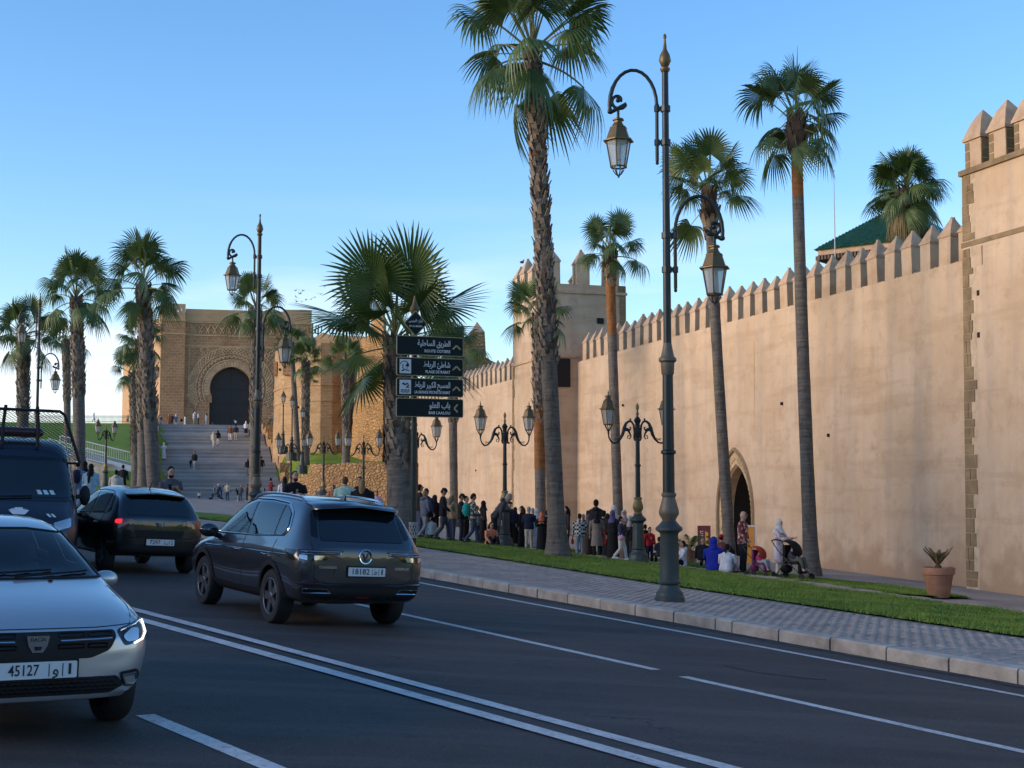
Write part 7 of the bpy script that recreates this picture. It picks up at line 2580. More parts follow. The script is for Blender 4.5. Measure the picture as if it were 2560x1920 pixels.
M_EYE = mat('eye_dark', (.02, .014, .012), .3, var=0)
M_LIP = mat('lips', (.28, .10, .085), .5, var=0)
BLACK, NAVY, GREY, DGREY, WHITE, CREAM = (.012, .012, .014), (.014, .018, .04), (.12, .125, .135), (.045, .047, .052), (.62, .61, .60), (.46, .41, .32)
JEAN, LJEAN, BEIGE, BROWN, RED, MAROON = (.045, .065, .115), (.20, .235, .29), (.40, .35, .27), (.17, .075, .035), (.42, .018, .022), (.13, .015, .025)
BLUE, LBLUE, PINK, ORANGE, GREEN, TAN, TEAL = (.015, .028, .30), (.30, .42, .47), (.55, .30, .40), (.60, .22, .12), (.34, .52, .43), (.38, .27, .15), (.015, .24, .22)
HB, HBR, HG, HBL = (.010, .008, .007), (.05, .028, .016), (.27, .26, .25), (.26, .16, .075)

ARMS = {'down': ((.01, .055, -.29), (.06, .07, -.54)), 'phone': ((.02, .05, -.28), (.25, -.10, -.17)), 'cross': ((.05, .06, -.27), (.20, -.22, -.20)),
        'fwd': ((.16, .03, -.24), (.40, .0, -.22)), 'up': ((.14, .10, .02), (.12, -.02, .26)), 'swing': ((-.10, .05, -.27), (-.10, .07, -.52)),
        'front': ((.07, .05, -.28), (.24, .02, -.42)), 'hip': ((-.06, .14, -.24), (.06, .02, -.42)), 'out': ((.10, .16, -.22), (.22, .22, -.44)), 'knee': ((.14, .06, -.24), (.36, .04, -.34))}

def ring(c, rx, ry, n=12, tilt=0.0):
    out = []
    for k in range(n):
        a = 2 * math.pi * k / n
        x, y = rx * math.cos(a), ry * math.sin(a)
        out.append((c[0] + x * math.cos(tilt), c[1] + y, c[2] - x * math.sin(tilt)))
    return out

def loft_rings(mb, rings, mi=0):
    n = len(rings[0])
    vs = [p for r in rings for p in r]
    fs = [(i * n + k, i * n + (k + 1) % n, (i + 1) * n + (k + 1) % n, (i + 1) * n + k) for i in range(len(rings) - 1) for k in range(n)]
    fs += [tuple(range(n - 1, -1, -1)), tuple((len(rings) - 1) * n + k for k in range(n))]
    mb.add(vs, fs, mi)

TMP = bpy.data.scenes.new('tmp')
def remeshed(mb, voxel):
    me = mb.mesh('tmp', None)
    o = bpy.data.objects.new('tmp', me); TMP.collection.objects.link(o)
    md = o.modifiers.new('r', 'REMESH'); md.mode = 'VOXEL'; md.voxel_size = voxel; md.use_smooth_shade = True
    sm = o.modifiers.new('s', 'SMOOTH'); sm.iterations = 2; sm.factor = .5
    with bpy.context.temp_override(scene=TMP, view_layer=TMP.view_layers[0]):
        dg = bpy.context.evaluated_depsgraph_get()
        out = bpy.data.meshes.new_from_object(o.evaluated_get(dg))
    bpy.data.objects.remove(o); bpy.data.meshes.remove(me)
    return out

def gsurf(x, y):
    rx, ry = x - SB.x, y - SB.y
    s = -math.sin(GA) * rx + math.cos(GA) * ry; t = math.cos(GA) * rx + math.sin(GA) * ry
    if abs(t) < 5.25 and -2.4 < s < STOP:
        return stair_z(s)
    if STOP <= s < 49 and -6.5 < t < 12.9:
        return 9.62
    return gz(x, y)

def surf_hit(px, py):
    a, b = ray(px, py); D = 8.0; prev = D
    while D < 175:
        if CAM_H + b * D - gsurf(a * D, D) <= 0:
            return D
        D += .1
    return None

N_PEOPLE = [0]
def person(label, px, top, D=None, feet=None, face=90, shirt=BLACK, legs_c=JEAN, kind='tp', hair=HB, head='hair', arms=('down', 'down'), legs='stand', lean=0.0, sk=1, extra=(), group=None, scarf=WHITE, width=1.0, seat=None, sc=None, shirt_m=None, nod=0.0, short=False, hscale=None):
    i = N_PEOPLE[0]; N_PEOPLE[0] += 1
    g = random.Random(1000 + i)
    if D is None:
        D = surf_hit(px, feet) or 60.0
    a_, b_ = ray(px, top)
    x0, y0 = a_ * D, D
    zg = gsurf(x0, y0)
    ztop = CAM_H + b_ * D
    pel = {'stand': .90, 'walk': .885, 'sit': .45, 'ground': .13, 'squat': .30, 'bend': .90}[legs]
    dz = pel - .90
    # torso lean moves the head
    hipz = pel
    def T(p, k=1.0):
        """upper-body point, leaned forward about the hips"""
        x, y, z = p[0], p[1], p[2] + dz - hipz
        c, s = math.cos(lean * k), math.sin(lean * k)
        return (x * c + z * s, y, -x * s + z * c + hipz)
    topz = T((0.02, 0, 1.755))[2]
    scale = (ztop - zg) / topz if sc is None else sc
    scale = max(.42, min(1.14, scale))
    zbase = zg if sc is None else zg
    if sc is not None or abs((ztop - zg) / topz - scale) > .02:
        zbase = max(zg, ztop - topz * scale) if seat is None else zg
        if legs in ('stand', 'walk', 'bend'):
            zbase = zg
    near = D < 70
    root = thing('person', label, 'person', (x0, y0, zbase), R(face), group)
    root.scale = (scale, scale, scale)
    skm = SKIN[sk]
    n = 12 if near else 9
    W = width * (1.10 if D < 70 else 1.15)
    # ---- body, one continuous skin
    mb = MB()
    hc = T((.025, 0, 1.635), 1.0)
    tl = lean + nod
    hx, hz = math.sin(tl) * .02, 0
    HM = Matrix.Translation(hc) @ Matrix.Rotation(tl, 4, 'Y')
    mb.ell((0, 0, 0), (.098, .078, .122), n + 2, 9, 0, HM)
    mb.ell((.02, 0, -.055), (.075, .062, .075), n, 7, 0, HM)
    mb.tube([tuple(T((-.005, 0, 1.44))), tuple(T((.01, 0, 1.56)))], [.062, .056], n)
    if near:
        mb.ell((.098, 0, -.012), (.022, .016, .026), 6, 5, 0, HM)
        for sg in (-1, 1):
            mb.ell((0, sg * .078, -.005), (.022, .012, .034), 6, 5, 0, HM)
    loft_rings(mb, [ring(T((0, 0, z)), rx, ry * W, n, lean) for z, rx, ry in ((.84, .10, .15), (.95, .105, .155), (1.10, .09, .13), (1.30, .105, .15), (1.41, .085, .165), (1.465, .06, .10))])
    # legs
    LP = []
    for sg in (-1, 1):
        hip = (0, sg * .085, pel)
        if legs in ('stand', 'bend'):
            kn, an = (.015, sg * .095, .48), (-.02, sg * (.10 + .02 * g.random()), .085)
        elif legs == 'walk':
            kn, an = ((.15, sg * .09, .50), (.20, sg * .08, .10)) if sg > 0 else ((-.02, sg * .09, .47), (-.27, sg * .08, .16))
        elif legs == 'sit':
            kn, an = (.42, sg * .11, .47), (.44, sg * .11, .085)
        elif legs == 'squat':
            kn, an = (.32, sg * .13, .50), (.10, sg * .11, .085)
        else:
            kn, an = (.34, sg * .17, .36), (.52, sg * .12, .07)
        LP.append((hip, kn, an))
        mb.tube([hip, ((hip[0] + kn[0]) / 2, (hip[1] + kn[1]) / 2, (hip[2] + kn[2]) / 2), kn, ((kn[0] * .6 + an[0] * .4) - .012, kn[1] * .6 + an[1] * .4, kn[2] * .6 + an[2] * .4), an], [.082, .075, .052, .054, .036], n)
        mb.tube([(an[0] - .05, an[1], an[2] - .045), (an[0] + .06, an[1], an[2] - .04), (an[0] + .17, an[1], an[2] - .06)], [.034, .04, .026], 8)
    # arms
    AP = []
    for sg, nm in ((1, arms[0]), (-1, arms[1])):
        sh = Vector(T((0, sg * .185 * W, 1.405)))
        e, w = ARMS[nm]
        el = Vector(T((e[0], sg * (.185 * W + e[1]), 1.405 + e[2])))
        wr = Vector(T((w[0], sg * (.185 * W + w[1]), 1.405 + w[2])))
        if lean > .5:
            wr = Vector((wr.x * .9, wr.y, wr.z - .05))
        AP.append((sh, el, wr))
        mb.tube([sh, sh.lerp(el, .5), el, el.lerp(wr, .5), wr], [.052, .047, .038, .034, .025], n)
        d = (wr - el).normalized()
        mb.tube([wr - d * .01, wr + d * .05, wr + d * .09], [.026, .036, .030], 8, flat=.55)
    me = remeshed(mb, .020 if D < 48 else .026 if D < 75 else .036)
    # fingers, grown out of the palms
    if near:
        hb = MB()
        for sh, el, wr in AP:
            d = (wr - el).normalized()
            s_ = d.cross(Vector((1, 0, 0)));
            s_ = s_.normalized() if s_.length > .1 else Vector((0, 1, 0))
            b_2 = d.cross(s_).normalized()
            for k, L in enumerate((.062, .072, .068, .052)):
                p = wr + d * .082 + s_ * (.022 - .0145 * k)
                hb.tube([p, p + d * L * .55 + b_2 * .008, p + d * L * .85 + b_2 * .03], [.0085, .008, .006], 5)
            p = wr + d * .03 + s_ * .03
            hb.tube([p, p + d * .03 + s_ * .018, p + d * .058 + s_ * .016 + b_2 * .01], [.011, .010, .007], 5)
        bm = bmesh.new(); bm.from_mesh(me)
        vv = [bm.verts.new(q) for q in hb.v]
        for f in hb.f:
            bm.faces.new([vv[k] for k in f])
        bm.to_mesh(me); bm.free()
    me.materials.clear(); me.materials.append(skm)
    me.polygons.foreach_set('use_smooth', [True] * len(me.polygons))
    me.polygons.foreach_set('material_index', [0] * len(me.polygons))
    body = link('body', me, root)
    if near:
        mb = MB()
        for sg in (-1, 1):
            mb.ell((.092, sg * .031, .016), (.010, .016, .009), 6, 5, 0, HM)
            mb.box((.094, sg * .032, .042), (.012, .034, .007), 0, HM)
        mb.build('eyes', M_EYE, body, 60)
        mb = MB(); mb.ell((.088, 0, -.062), (.010, .026, .008), 6, 5, 0, HM); mb.build('mouth', M_LIP, body, 60)
    # ---- clothes
    sm = shirt_m or cloth(shirt)
    pm = cloth(legs_c)
    fat = 1.0 + .06 * g.random()
    def torso(zlo, flare=0.0, hem=None, mt=None, name='top', sleeves=True, thick=.012):
        mb = MB()
        prof = [(zlo, .118 + flare, .172 + flare), (.95, .122 + flare * .8, .175 + flare * .8), (1.10, .108 + flare * .3, .155 + flare * .3), (1.28, .122, .175), (1.40, .100, .192), (1.455, .075, .125), (1.485, .062, .075)]
        prof = [p for p in prof if p[0] >= zlo - 1e-6]
        loft_rings(mb, [ring(T((0, 0, z)), (rx + thick * .5) * fat, (ry + thick * .5) * W * fat, n + 2, lean) for z, rx, ry in prof])
        if sleeves:
            for sh, el, wr in AP:
                if short:
                    mb.tube([sh, sh.lerp(el, .75)], [.068, .066], n)
                else:
                    mb.tube([sh, sh.lerp(el, .5), el, el.lerp(wr, .5), el.lerp(wr, .96)], [.068, .062, .052, .047, .040], n)
        if near:
            m2 = remeshed(mb, .020 if D < 48 else .026)
            m2.materials.clear(); m2.materials.append(mt or sm)
            return link(name, m2, root)
        return mb.build(name, mt or sm, root, 60)
    robe = kind in ('robe', 'dress')
    if kind in ('tp', 'coat'):
        torso(.84 if kind == 'tp' else .84)
        mb = MB()
        loft_rings(mb, [ring((0, 0, pel + q), rx, ry * W, n + 2) for q, rx, ry in ((-.10, .10, .155), (0, .118, .168), (.09, .115, .162))])
        for hip, kn, an in LP:
            mb.tube([hip, ((hip[0] + kn[0]) / 2, (hip[1] + kn[1]) / 2, (hip[2] + kn[2]) / 2), kn, ((kn[0] + an[0]) / 2, (kn[1] + an[1]) / 2, (kn[2] + an[2]) / 2), (an[0], an[1], an[2] + .01)], [.098, .092, .072, .066, .062], n)
        m2 = remeshed(mb, .024 if D < 75 else .034); m2.materials.clear(); m2.materials.append(pm); link('trousers', m2, root)
        if kind == 'coat':
            mb = MB()
            loft_rings(mb, [ring((0, 0, z), rx, ry, n + 2) for z, rx, ry in ((.46, .19, .235), (.70, .17, .215), (.95, .140, .195), (1.08, .122, .172))])
            mb.build('coat_skirt', sm, root, 60)
    else:
        torso(.95, .02)
        mb = MB()
        if legs in ('stand', 'walk', 'bend'):
            hem = .06 if kind == 'robe' else .42
            mb2 = [(hem, .20, .235), (.35 if hem < .3 else .55, .17, .215), (.62 if hem < .3 else .70, .150, .20), (.90, .140, .190), (1.02, .126, .176)]
            fx = .05 if legs == 'walk' else 0
            rr = []
            for q, (z, rx, ry) in enumerate(mb2):
                rg_ = ring((fx * (1 - z), 0, z), rx, ry, 16)
                if q < 3:
                    rg_ = [(x * (1 + .10 * math.cos(5 * k * .7 + i)), y * (1 + .08 * math.sin(4 * k * .9 + i)), zz) for k, (x, y, zz) in enumerate(rg_)]
                rr.append(rg_)
            loft_rings(mb, rr)
        else:
            mb.ell((.18, 0, pel + .10), (.36, .27, .24), 14, 8)
            for hip, kn, an in LP:
                mb.tube([hip, kn, an], [.13, .12, .10], n)
        mb.build('skirt', sm if kind == 'robe' else pm, root, 60)
    mb = MB()
    for hip, kn, an in LP:
        mb.tube([(an[0] - .075, an[1], an[2] - .045), (an[0] + .05, an[1], an[2] - .035), (an[0] + .13, an[1], an[2] - .05), (an[0] + .19, an[1], an[2] - .06)], [.042, .050, .043, .026], 8)
    mb.build('shoes', cloth(g.choice([BLACK, WHITE, DGREY])), root, 60)
    # ---- head
    hm = cloth(hair)
    if head in ('hair', 'long', 'cap', 'bun', 'beard', 'grey'):
        mb = MB()
        if head != 'cap':
            mb.ell((-.022, 0, .030), (.094, .086, .105), 12, 8, 0, HM)
            mb.ell((-.035, 0, -.03), (.075, .082, .075), 10, 7, 0, HM)
        else:
            mb.ell((-.03, 0, -.015), (.080, .082, .075), 10, 7, 0, HM)
        if head == 'long':
            mb.tube([HM @ Vector((-.04, 0, .02)), HM @ Vector((-.075, 0, -.10)), HM @ Vector((-.085, 0, -.24)), HM @ Vector((-.08, 0, -.33))], [.085, .095, .085, .04], 10, flat=1.25)
        if head == 'bun':
            mb.ell((-.12, 0, -.02), (.05, .05, .05), 8, 6, 0, HM)
            mb.tube([HM @ Vector((-.12, 0, -.02)), HM @ Vector((-.15, 0, -.16))], [.035, .015], 7)
        mb.build('hair', hm, body, 60)
        if head == 'beard':
            mb = MB(); mb.ell((.045, 0, -.085), (.055, .062, .055), 10, 7, 0, HM); mb.build('beard', hm, body, 60)
        if head == 'cap':
            mb = MB(); mb.ell((0, 0, .055), (.104, .088, .078), 12, 8, 0, HM)
            mb.add([(.06, -.065, .045), (.06, .065, .045), (.17, .05, .03), (.185, 0, .028), (.17, -.05, .03), (.06, -.065, .055), (.06, .065, .055), (.17, .05, .04), (.185, 0, .038), (.17, -.05, .04)], [(0, 1, 2, 3, 4), (9, 8, 7, 6, 5), (0, 4, 9, 5), (4, 3, 8, 9), (3, 2, 7, 8), (2, 1, 6, 7)], 0, HM)
            mb.build('cap', cloth(scarf), root, 60)
    elif head == 'scarf':
        mb = MB()
        mb.ell((-.018, 0, .012), (.108, .098, .128), 14, 9, 0, HM)
        mb.tube([HM @ Vector((-.02, 0, -.06)), HM @ Vector((-.01, 0, -.14)), Vector(T((0, 0, 1.42))), Vector(T((.01, 0, 1.33)))], [.098, .100, .150, .16], 14, flat=1.15)
        mb.build('headscarf', cloth(scarf), root, 60)
        mb = MB(); mb.ell((.068, 0, -.012), (.034, .062, .082), 10, 8, 0, HM); mb.build('face', skm, body, 60)
        if near:
            mb = MB()
            for sg in (-1, 1):
                mb.ell((.098, sg * .027, .016), (.008, .014, .008), 6, 5, 0, HM)
            mb.build('eyes', M_EYE, body, 60)
    elif head == 'hood':
        mb = MB(); mb.ell((-.03, 0, .008), (.118, .108, .138), 14, 9, 0, HM); mb.tube([HM @ Vector((-.03, 0, -.06)), Vector(T((-.02, 0, 1.42)))], [.10, .13], 12); mb.build('hood', sm, root, 60)
    for ex in extra:
        k = ex[0]; c = cloth(ex[1]) if len(ex) > 1 else cloth(BLACK)
        if k == 'backpack':
            mb = MB(); P = [T((-.17, 0, 1.02)), T((-.21, 0, 1.12)), T((-.22, 0, 1.28)), T((-.17, 0, 1.42))]
            mb.tube(P, [.11, .15, .15, .10], 10, flat=1.0)
            for sg in (-1, 1):
                mb.tube([T((-.12, sg * .10, 1.42)), T((.03, sg * .11, 1.45)), T((.125, sg * .11, 1.32)), T((.06, sg * .15, 1.10))], .018, 6)
            mb.build('backpack', c, root, 60)
        elif k == 'bag':
            sg = ex[2] if len(ex) > 2 else 1
            mb = MB(); mb.ell((.04, sg * .27 * W, .92 + dz), (.13, .055, .11), 10, 7); mb.build('bag', c, root, 60)
            mb = MB(); mb.tube([(.04, sg * .25 * W, 1.0 + dz), T((.10, sg * .08, 1.22)), T((.02, -sg * .11, 1.47)), T((-.10, sg * .02, 1.30)), (-.04, sg * .24 * W, 1.0 + dz)], .011, 5); mb.build('strap', c, root, 60)
        elif k == 'handbag':
            wr = AP[0 if (len(ex) < 3 or ex[2] > 0) else 1][2]
            mb = MB(); mb.ell((wr.x + .02, wr.y, wr.z - .26), (.12, .06, .13), 10, 7); mb.tube([(wr.x - .06, wr.y, wr.z - .18), (wr.x, wr.y, wr.z - .06), (wr.x + .08, wr.y, wr.z - .18)], .009, 5); mb.build('bag', c, root, 60)
        elif k == 'phone':
            wr = AP[1][2]; mb = MB(); mb.box((wr.x + .07, wr.y, wr.z + .03), (.015, .075, .15)); mb.build('phone', cloth(BLACK), root)
        elif k == 'glasses':
            mb = MB(); mb.box((.095, 0, .018), (.02, .13, .034), 0, HM); mb.build('sunglasses', M_GLOSSB, body)
        elif k == 'number':
            text_mesh('lettering', ex[2], .16, cloth(WHITE), root, (.155, 0, 1.20), (R(90), 0, R(90)), 'CENTER', .004)
        elif k == 'hoodback':
            mb = MB(); mb.ell(T((-.09, 0, 1.46)), (.08, .115, .075), 10, 7); mb.build('hood', sm, root, 60)
        elif k == 'vest':
            mb = MB(); loft_rings(mb, [ring(T((0, 0, z)), rx, ry, 14) for z, rx, ry in ((.86, .148, .200), (1.10, .138, .185), (1.30, .142, .185), (1.43, .11, .15))]); mb.build('vest', c, root, 60)
        elif k == 'ponytail':
            mb = MB(); mb.tube([HM @ Vector((-.10, 0, .02)), HM @ Vector((-.15, 0, -.06)), HM @ Vector((-.14, 0, -.22))], [.04, .045, .015], 8); mb.build('ponytail', hm, body, 60)
        elif k == 'dangle':
            mb = MB(); mb.tube([T((-.13, .0, 1.46)), T((-.18, .02, 1.25)), T((-.19, .03, 1.05))], [.06, .05, .03], 7); mb.build('scarf_tail', c, root, 60)
        elif k == 'collar':
            mb = MB(); loft_rings(mb, [ring(T((0, 0, 1.45)), .085, .11, 12), ring(T((0, 0, 1.50)), .075, .088, 12)]); mb.build('collar', c, root, 60)
    return root

M_PLAID = pattern('black_white_plaid', 'check', (.012, .012, .014), (.55, .55, .54), 16)
M_FLORAL = pattern('red_floral_print', 'dots', (.50, .42, .36), (.17, .022, .03), 9)
M_CAMO = pattern('camouflage_print', 'dots', (.30, .30, .28), (.04, .045, .04), 11)
M_TWEED = mat('beige_tweed', (.20, .165, .135), .9, var=.3, vscale=40)
M_LAV = pattern('pale_floral_coat', 'dots', (.42, .32, .36), (.56, .50, .55), 7)
GC = 'people gathered on the lawn before the rampart'
GS_ = 'people on the grand stairs'
GT = 'people before the great gate'
GP = 'people at the foot of the stairs'
GL_ = 'people walking by the grass hill'
# right crowd, from the sign post to the thick palm
person('man in sunglasses half hidden behind the road sign post', 1049, 1211, 54.5, None, 20, BLACK, JEAN, hair=HB, sk=1, extra=[('glasses',)], group=GC)
person('blond woman in a grey-blue puffer jacket with a black shoulder bag', 1062, 1226, 50.0, None, 35, (.10, .115, .15), (.20, .205, .22), hair=HBL, legs='walk', extra=[('bag', BLACK, -1), ('hoodback',)], group=GC)
person('dark-haired man behind the blond woman in the puffer jacket', 1066, 1221, 53.5, None, 60, NAVY, DGREY, group=GC)
person('person all in black behind the man in the black cap', 1087, 1238, 54.0, None, 80, BLACK, BLACK, head='hood', group=GC)
person('tall man in black cap and black jacket with dark jeans, looking down', 1108, 1220, 49.5, None, 0, BLACK, (.05, .055, .075), head='cap', scarf=BLACK, nod=.45, arms=('front', 'front'), legs='walk', group=GC)
person('woman with curly grey-blond hair in a tan top and jeans', 1131, 1236, 50.0, None, 30, TAN, JEAN, hair=(.20, .15, .10), head='long', group=GC)
person('man in black cap and black t-shirt with bare forearms', 1153, 1234, 48.5, None, 0, BLACK, (.02, .025, .04), head='cap', scarf=BLACK, nod=.45, arms=('down', 'front'), short=True, group=GC)
person('youth in camouflage top with a teal backpack and blue jeans', 1182, 1234, 48.0, None, 10, GREY, JEAN, shirt_m=M_CAMO, nod=.5, arms=('front', 'front'), extra=[('backpack', TEAL)], legs='walk', group=GC)
person('red-haired person behind the teal backpack', 1193, 1265, 51.0, None, 200, GREY, BLACK, hair=(.22, .09, .04), group=GC)
person('bald man in a dark grey hooded jacket bending forward', 1236, 1236, 48.0, None, 0, (.05, .05, .055), BLACK, head='grey', hair=HG, lean=.62, legs='bend', arms=('front', 'front'), extra=[('hoodback',)], sk=0, width=1.12, group=GC)
person('person in grey cap and sunglasses with a grey hoodie', 1243, 1267, 51.5, None, 250, (.16, .16, .17), DGREY, head='cap', scarf=(.25, .25, .25), extra=[('glasses',)], group=GC)
person('person in an orange top and sunglasses sitting on the grass edge', 1224, 1305, 47.3, None, 300, ORANGE, BLACK, head='long', hair=HB, legs='ground', lean=.2, arms=('knee', 'knee'), extra=[('glasses',)], sk=0, group=GC)
person('man in black cap and navy jacket just behind the twin lamp', 1274, 1254, 51.5, None, 300, NAVY, BLACK, head='cap', scarf=BLACK, group=GC)
person('brown-haired woman in dark clothes turning left beside the twin lamp', 1305, 1265, 49.5, None, 160, BLACK, BLACK, kind='robe', head='long', hair=HBR, sk=0, group=GC)
person('grey-haired man in navy jacket and beige trousers seen from behind', 1322, 1267, 47.0, None, 80, NAVY, BEIGE, head='grey', hair=HG, sk=0, width=1.1, arms=('front', 'front'), group=GC)
person('person in a white veil behind the man in beige trousers', 1341, 1272, 49.5, None, 110, (.48, .46, .46), BLACK, head='scarf', scarf=WHITE, kind='robe', group=GC)
person('woman in orange-red headscarf and long black robe', 1354, 1279, 46.6, None, 265, BLACK, BLACK, kind='robe', head='scarf', scarf=(.46, .10, .045), arms=('phone', 'phone'), sk=0, group=GC)
person('young woman with long dark hair and dark top just right of the thick palm', 1416, 1266, 46.8, None, 200, (.03, .028, .03), BLACK, head='long', hair=HB, sk=0, group=GC)
person('person in a black and white plaid shirt with light jeans and maroon bag', 1449, 1284, 44.2, None, 95, WHITE, LJEAN, shirt_m=M_PLAID, head='bun', hair=HB, extra=[('handbag', MAROON, 1)], width=1.08, group=GC)
person('bald man behind the plaid shirt', 1459, 1284, 47.0, None, 250, DGREY, BLACK, head='none', group=GC)
person('tall man in a dark hooded jacket standing over the crowd', 1490, 1249, 47.5, None, 80, (.02, .018, .026), BLACK, width=1.2, extra=[('hoodback',)], group=GC)
person('woman in a beige belted coat and black headscarf seen from behind', 1492, 1279, 43.6, None, 88, BEIGE, BLACK, kind='coat', shirt_m=M_TWEED, head='scarf', scarf=BLACK, extra=[('bag', RED, -1)], group=GC)
person('tall woman in a pale grey headscarf behind the woman in purple headscarf', 1535, 1264, 46.5, None, 120, (.30, .29, .29), BLACK, kind='robe', head='scarf', scarf=(.46, .44, .44), group=GC)
person('woman in purple headscarf and black robe holding a red bag', 1531, 1276, 43.2, None, 60, BLACK, BLACK, kind='robe', head='scarf', scarf=(.09, .08, .17), extra=[('handbag', RED, 1)], group=GC)
person('girl in navy sweater and white jeans with a pink bag', 1552, 1291, 42.8, None, 350, (.025, .035, .075), (.50, .53, .48), head='hair', hair=HB, arms=('phone', 'phone'), extra=[('bag', PINK, -1), ('phone',)], legs='walk', sk=0, group=GC)
person('woman in a pale pink headscarf and brown dress behind the girl', 1560, 1275, 45.2, None, 250, (.20, .13, .12), BROWN, kind='robe', head='scarf', scarf=(.42, .34, .33), group=GC)
person('boy in a red football shirt with a white seven', 1624, 1318, 42.6, None, 290, RED, NAVY, sk=0, arms=('down', 'out'), nod=.4, extra=[('number', WHITE, '7')], group=GC)
person('dark-clothed person close behind the boy in red', 1613, 1311, 45.0, None, 120, BLACK, BLACK, group=GC)
person('seated man in black behind the tall lamp base', 1690, 1340, 41.5, None, 160, BLACK, BLACK, legs='sit', group=GC)
person('child in a white hooded jacket sitting behind the tall lamp', 1708, 1352, 40.6, None, 190, (.52, .52, .55), BLACK, legs='ground', arms=('knee', 'knee'), extra=[('hoodback',)], group=GC)
person('bald man in a black padded jacket sitting with his back turned', 1756, 1345, 41.2, None, 75, (.018, .019, .024), BLACK, head='none', legs='sit', width=1.15, sk=0, group=GC)
person('person in a pale jacket seated beside the bald man in black', 1770, 1360, 41.8, None, 75, (.4, .4, .43), BLACK, head='none', legs='sit', sk=0, group=GC)
person('person in a red cap sitting behind the blue hooded jacket', 1803, 1336, 40.6, None, 60, (.15, .05, .05), BLACK, head='cap', scarf=RED, legs='sit', group=GC)
person('person in a bright blue hooded jacket sitting on the grass', 1784, 1343, 38.8, None, 70, BLUE, BLUE, head='hood', legs='ground', width=1.15, arms=('knee', 'knee'), group=GC)
person('woman in a white jacket with black ponytail sitting on the grass', 1813, 1361, 38.4, None, 60, (.52, .52, .55), (.5, .48, .45), head='hair', hair=HB, legs='ground', width=1.1, lean=.25, arms=('knee', 'knee'), extra=[('ponytail',)], group=GC)
person('dark-haired woman in white leaning beside the ponytail', 1836, 1368, 38.8, None, 120, (.5, .49, .48), BLACK, head='long', hair=HB, legs='ground', lean=.3, arms=('knee', 'knee'), group=GC)
person('tall bald man in a red floral shirt over blue, standing before the arched door', 1856, 1278, 39.2, None, 330, (.2, .02, .03), (.02, .022, .03), shirt_m=M_FLORAL, head='none', sk=0, arms=('down', 'front'), extra=[('glasses',)], width=1.15, group=GC)
person('woman in white headscarf and pale flowered coat holding the black pushchair', 1946, 1298, 38.6, None, 325, (.5, .45, .48), WHITE, kind='coat', shirt_m=M_LAV, head='scarf', scarf=(.60, .56, .50), arms=('fwd', 'fwd'), sk=0, group=GC)
# more of the throng, standing behind the front row
gf = random.Random(77)
fill = [('woman in a grey headscarf in the second row behind the tan top', 1120, 1246, 53, 200, (.2, .2, .21), 'scarf', (.25, .25, .26)), ('man in a black jacket in the second row behind the black t-shirt', 1165, 1240, 53, 330, BLACK, 'hair', HB),
        ('woman in a black headscarf between the backpack and the bending man', 1208, 1252, 52, 20, BLACK, 'scarf', BLACK), ('man in a dark blue jacket behind the bending man', 1254, 1262, 54, 190, NAVY, 'hair', HB),
        ('woman in a black veil right of the black cap by the twin lamp', 1288, 1268, 52, 90, BLACK, 'scarf', BLACK), ('man in charcoal between the brown-haired woman and the veil', 1332, 1270, 51.5, 110, DGREY, 'hair', HG),
        ('person in black close to the left side of the thick palm', 1367, 1276, 48.5, 100, BLACK, 'hair', HBR), ('person in dark brown right behind the plaid shirt', 1470, 1286, 46.2, 110, (.06, .04, .03), 'scarf', (.12, .09, .08)),
        ('person in black behind the beige coat', 1508, 1278, 46, 60, BLACK, 'hair', HB), ('person in black next to the red bag', 1519, 1284, 45.2, 90, BLACK, 'scarf', BLACK), ('woman in dark clothes with a white bag near the brown dress', 1575, 1290, 44.6, 80, BLACK, 'scarf', (.3, .28, .27)),
        ('man in black next to the base of the right twin lamp', 1583, 1300, 44.4, 100, BLACK, 'hair', HB), ('person in dark grey sitting just right of the boy in red', 1648, 1342, 42.4, 120, DGREY, 'hair', HB), ('child in a white top crouching by the blond woman', 1078, 1290, 50.0, 120, WHITE, 'hair', HB)]
for lab, px, top, D, face, c, hd, hc_ in fill:
    person(lab, px, top, D, None, face, c, gf.choice([BLACK, JEAN, DGREY]), kind='robe' if hd == 'scarf' else 'tp', head=hd, hair=hc_, scarf=hc_, arms=gf.choice([('down', 'down'), ('phone', 'down'), ('front', 'front')]), legs='sit' if 'sitting' in lab else 'squat' if 'crouching' in lab else 'stand', group=GC)
person('person in a pale blouse sitting on the path behind the blond woman', 1092, 1308, 50.5, None, 200, (.45, .36, .33), BEIGE, legs='ground', group=GC)
# by the cars
person('bearded young man in a grey t-shirt walking and reading his phone', 427, 1165, 38.0, None, 300, (.085, .085, .10), (.03, .03, .035), head='beard', hair=HB, arms=('phone', 'phone'), short=True, legs='walk', nod=.3, extra=[('phone',)], sk=0, group=GL_)
person('bearded man in a dark t-shirt with folded arms looking right', 737, 1178, 38.5, None, 300, (.016, .014, .020), (.03, .03, .035), head='beard', hair=HBR, arms=('cross', 'phone'), short=True, sk=0, width=1.12, extra=[('phone',)], group=GP)
person('man in a light green shirt seen from behind', 863, 1192, 44.0, None, 95, GREEN, (.05, .06, .08), head='grey', hair=(.10, .06, .04), sk=1, width=1.2, group=GP)
person('woman with blond hair in a black jacket seen from behind', 906, 1198, 42.0, None, 85, BLACK, BLACK, head='long', hair=HBL, width=1.3, group=GP)
person('dark-haired man just beyond the blond woman in black', 899, 1190, 50.0, None, 270, BLACK, BLACK, group=GP)
person('man in a pink t-shirt before the retaining wall', 942, 1227, 66.0, None, 270, (.50, .32, .40), JEAN, short=True, group=GP)
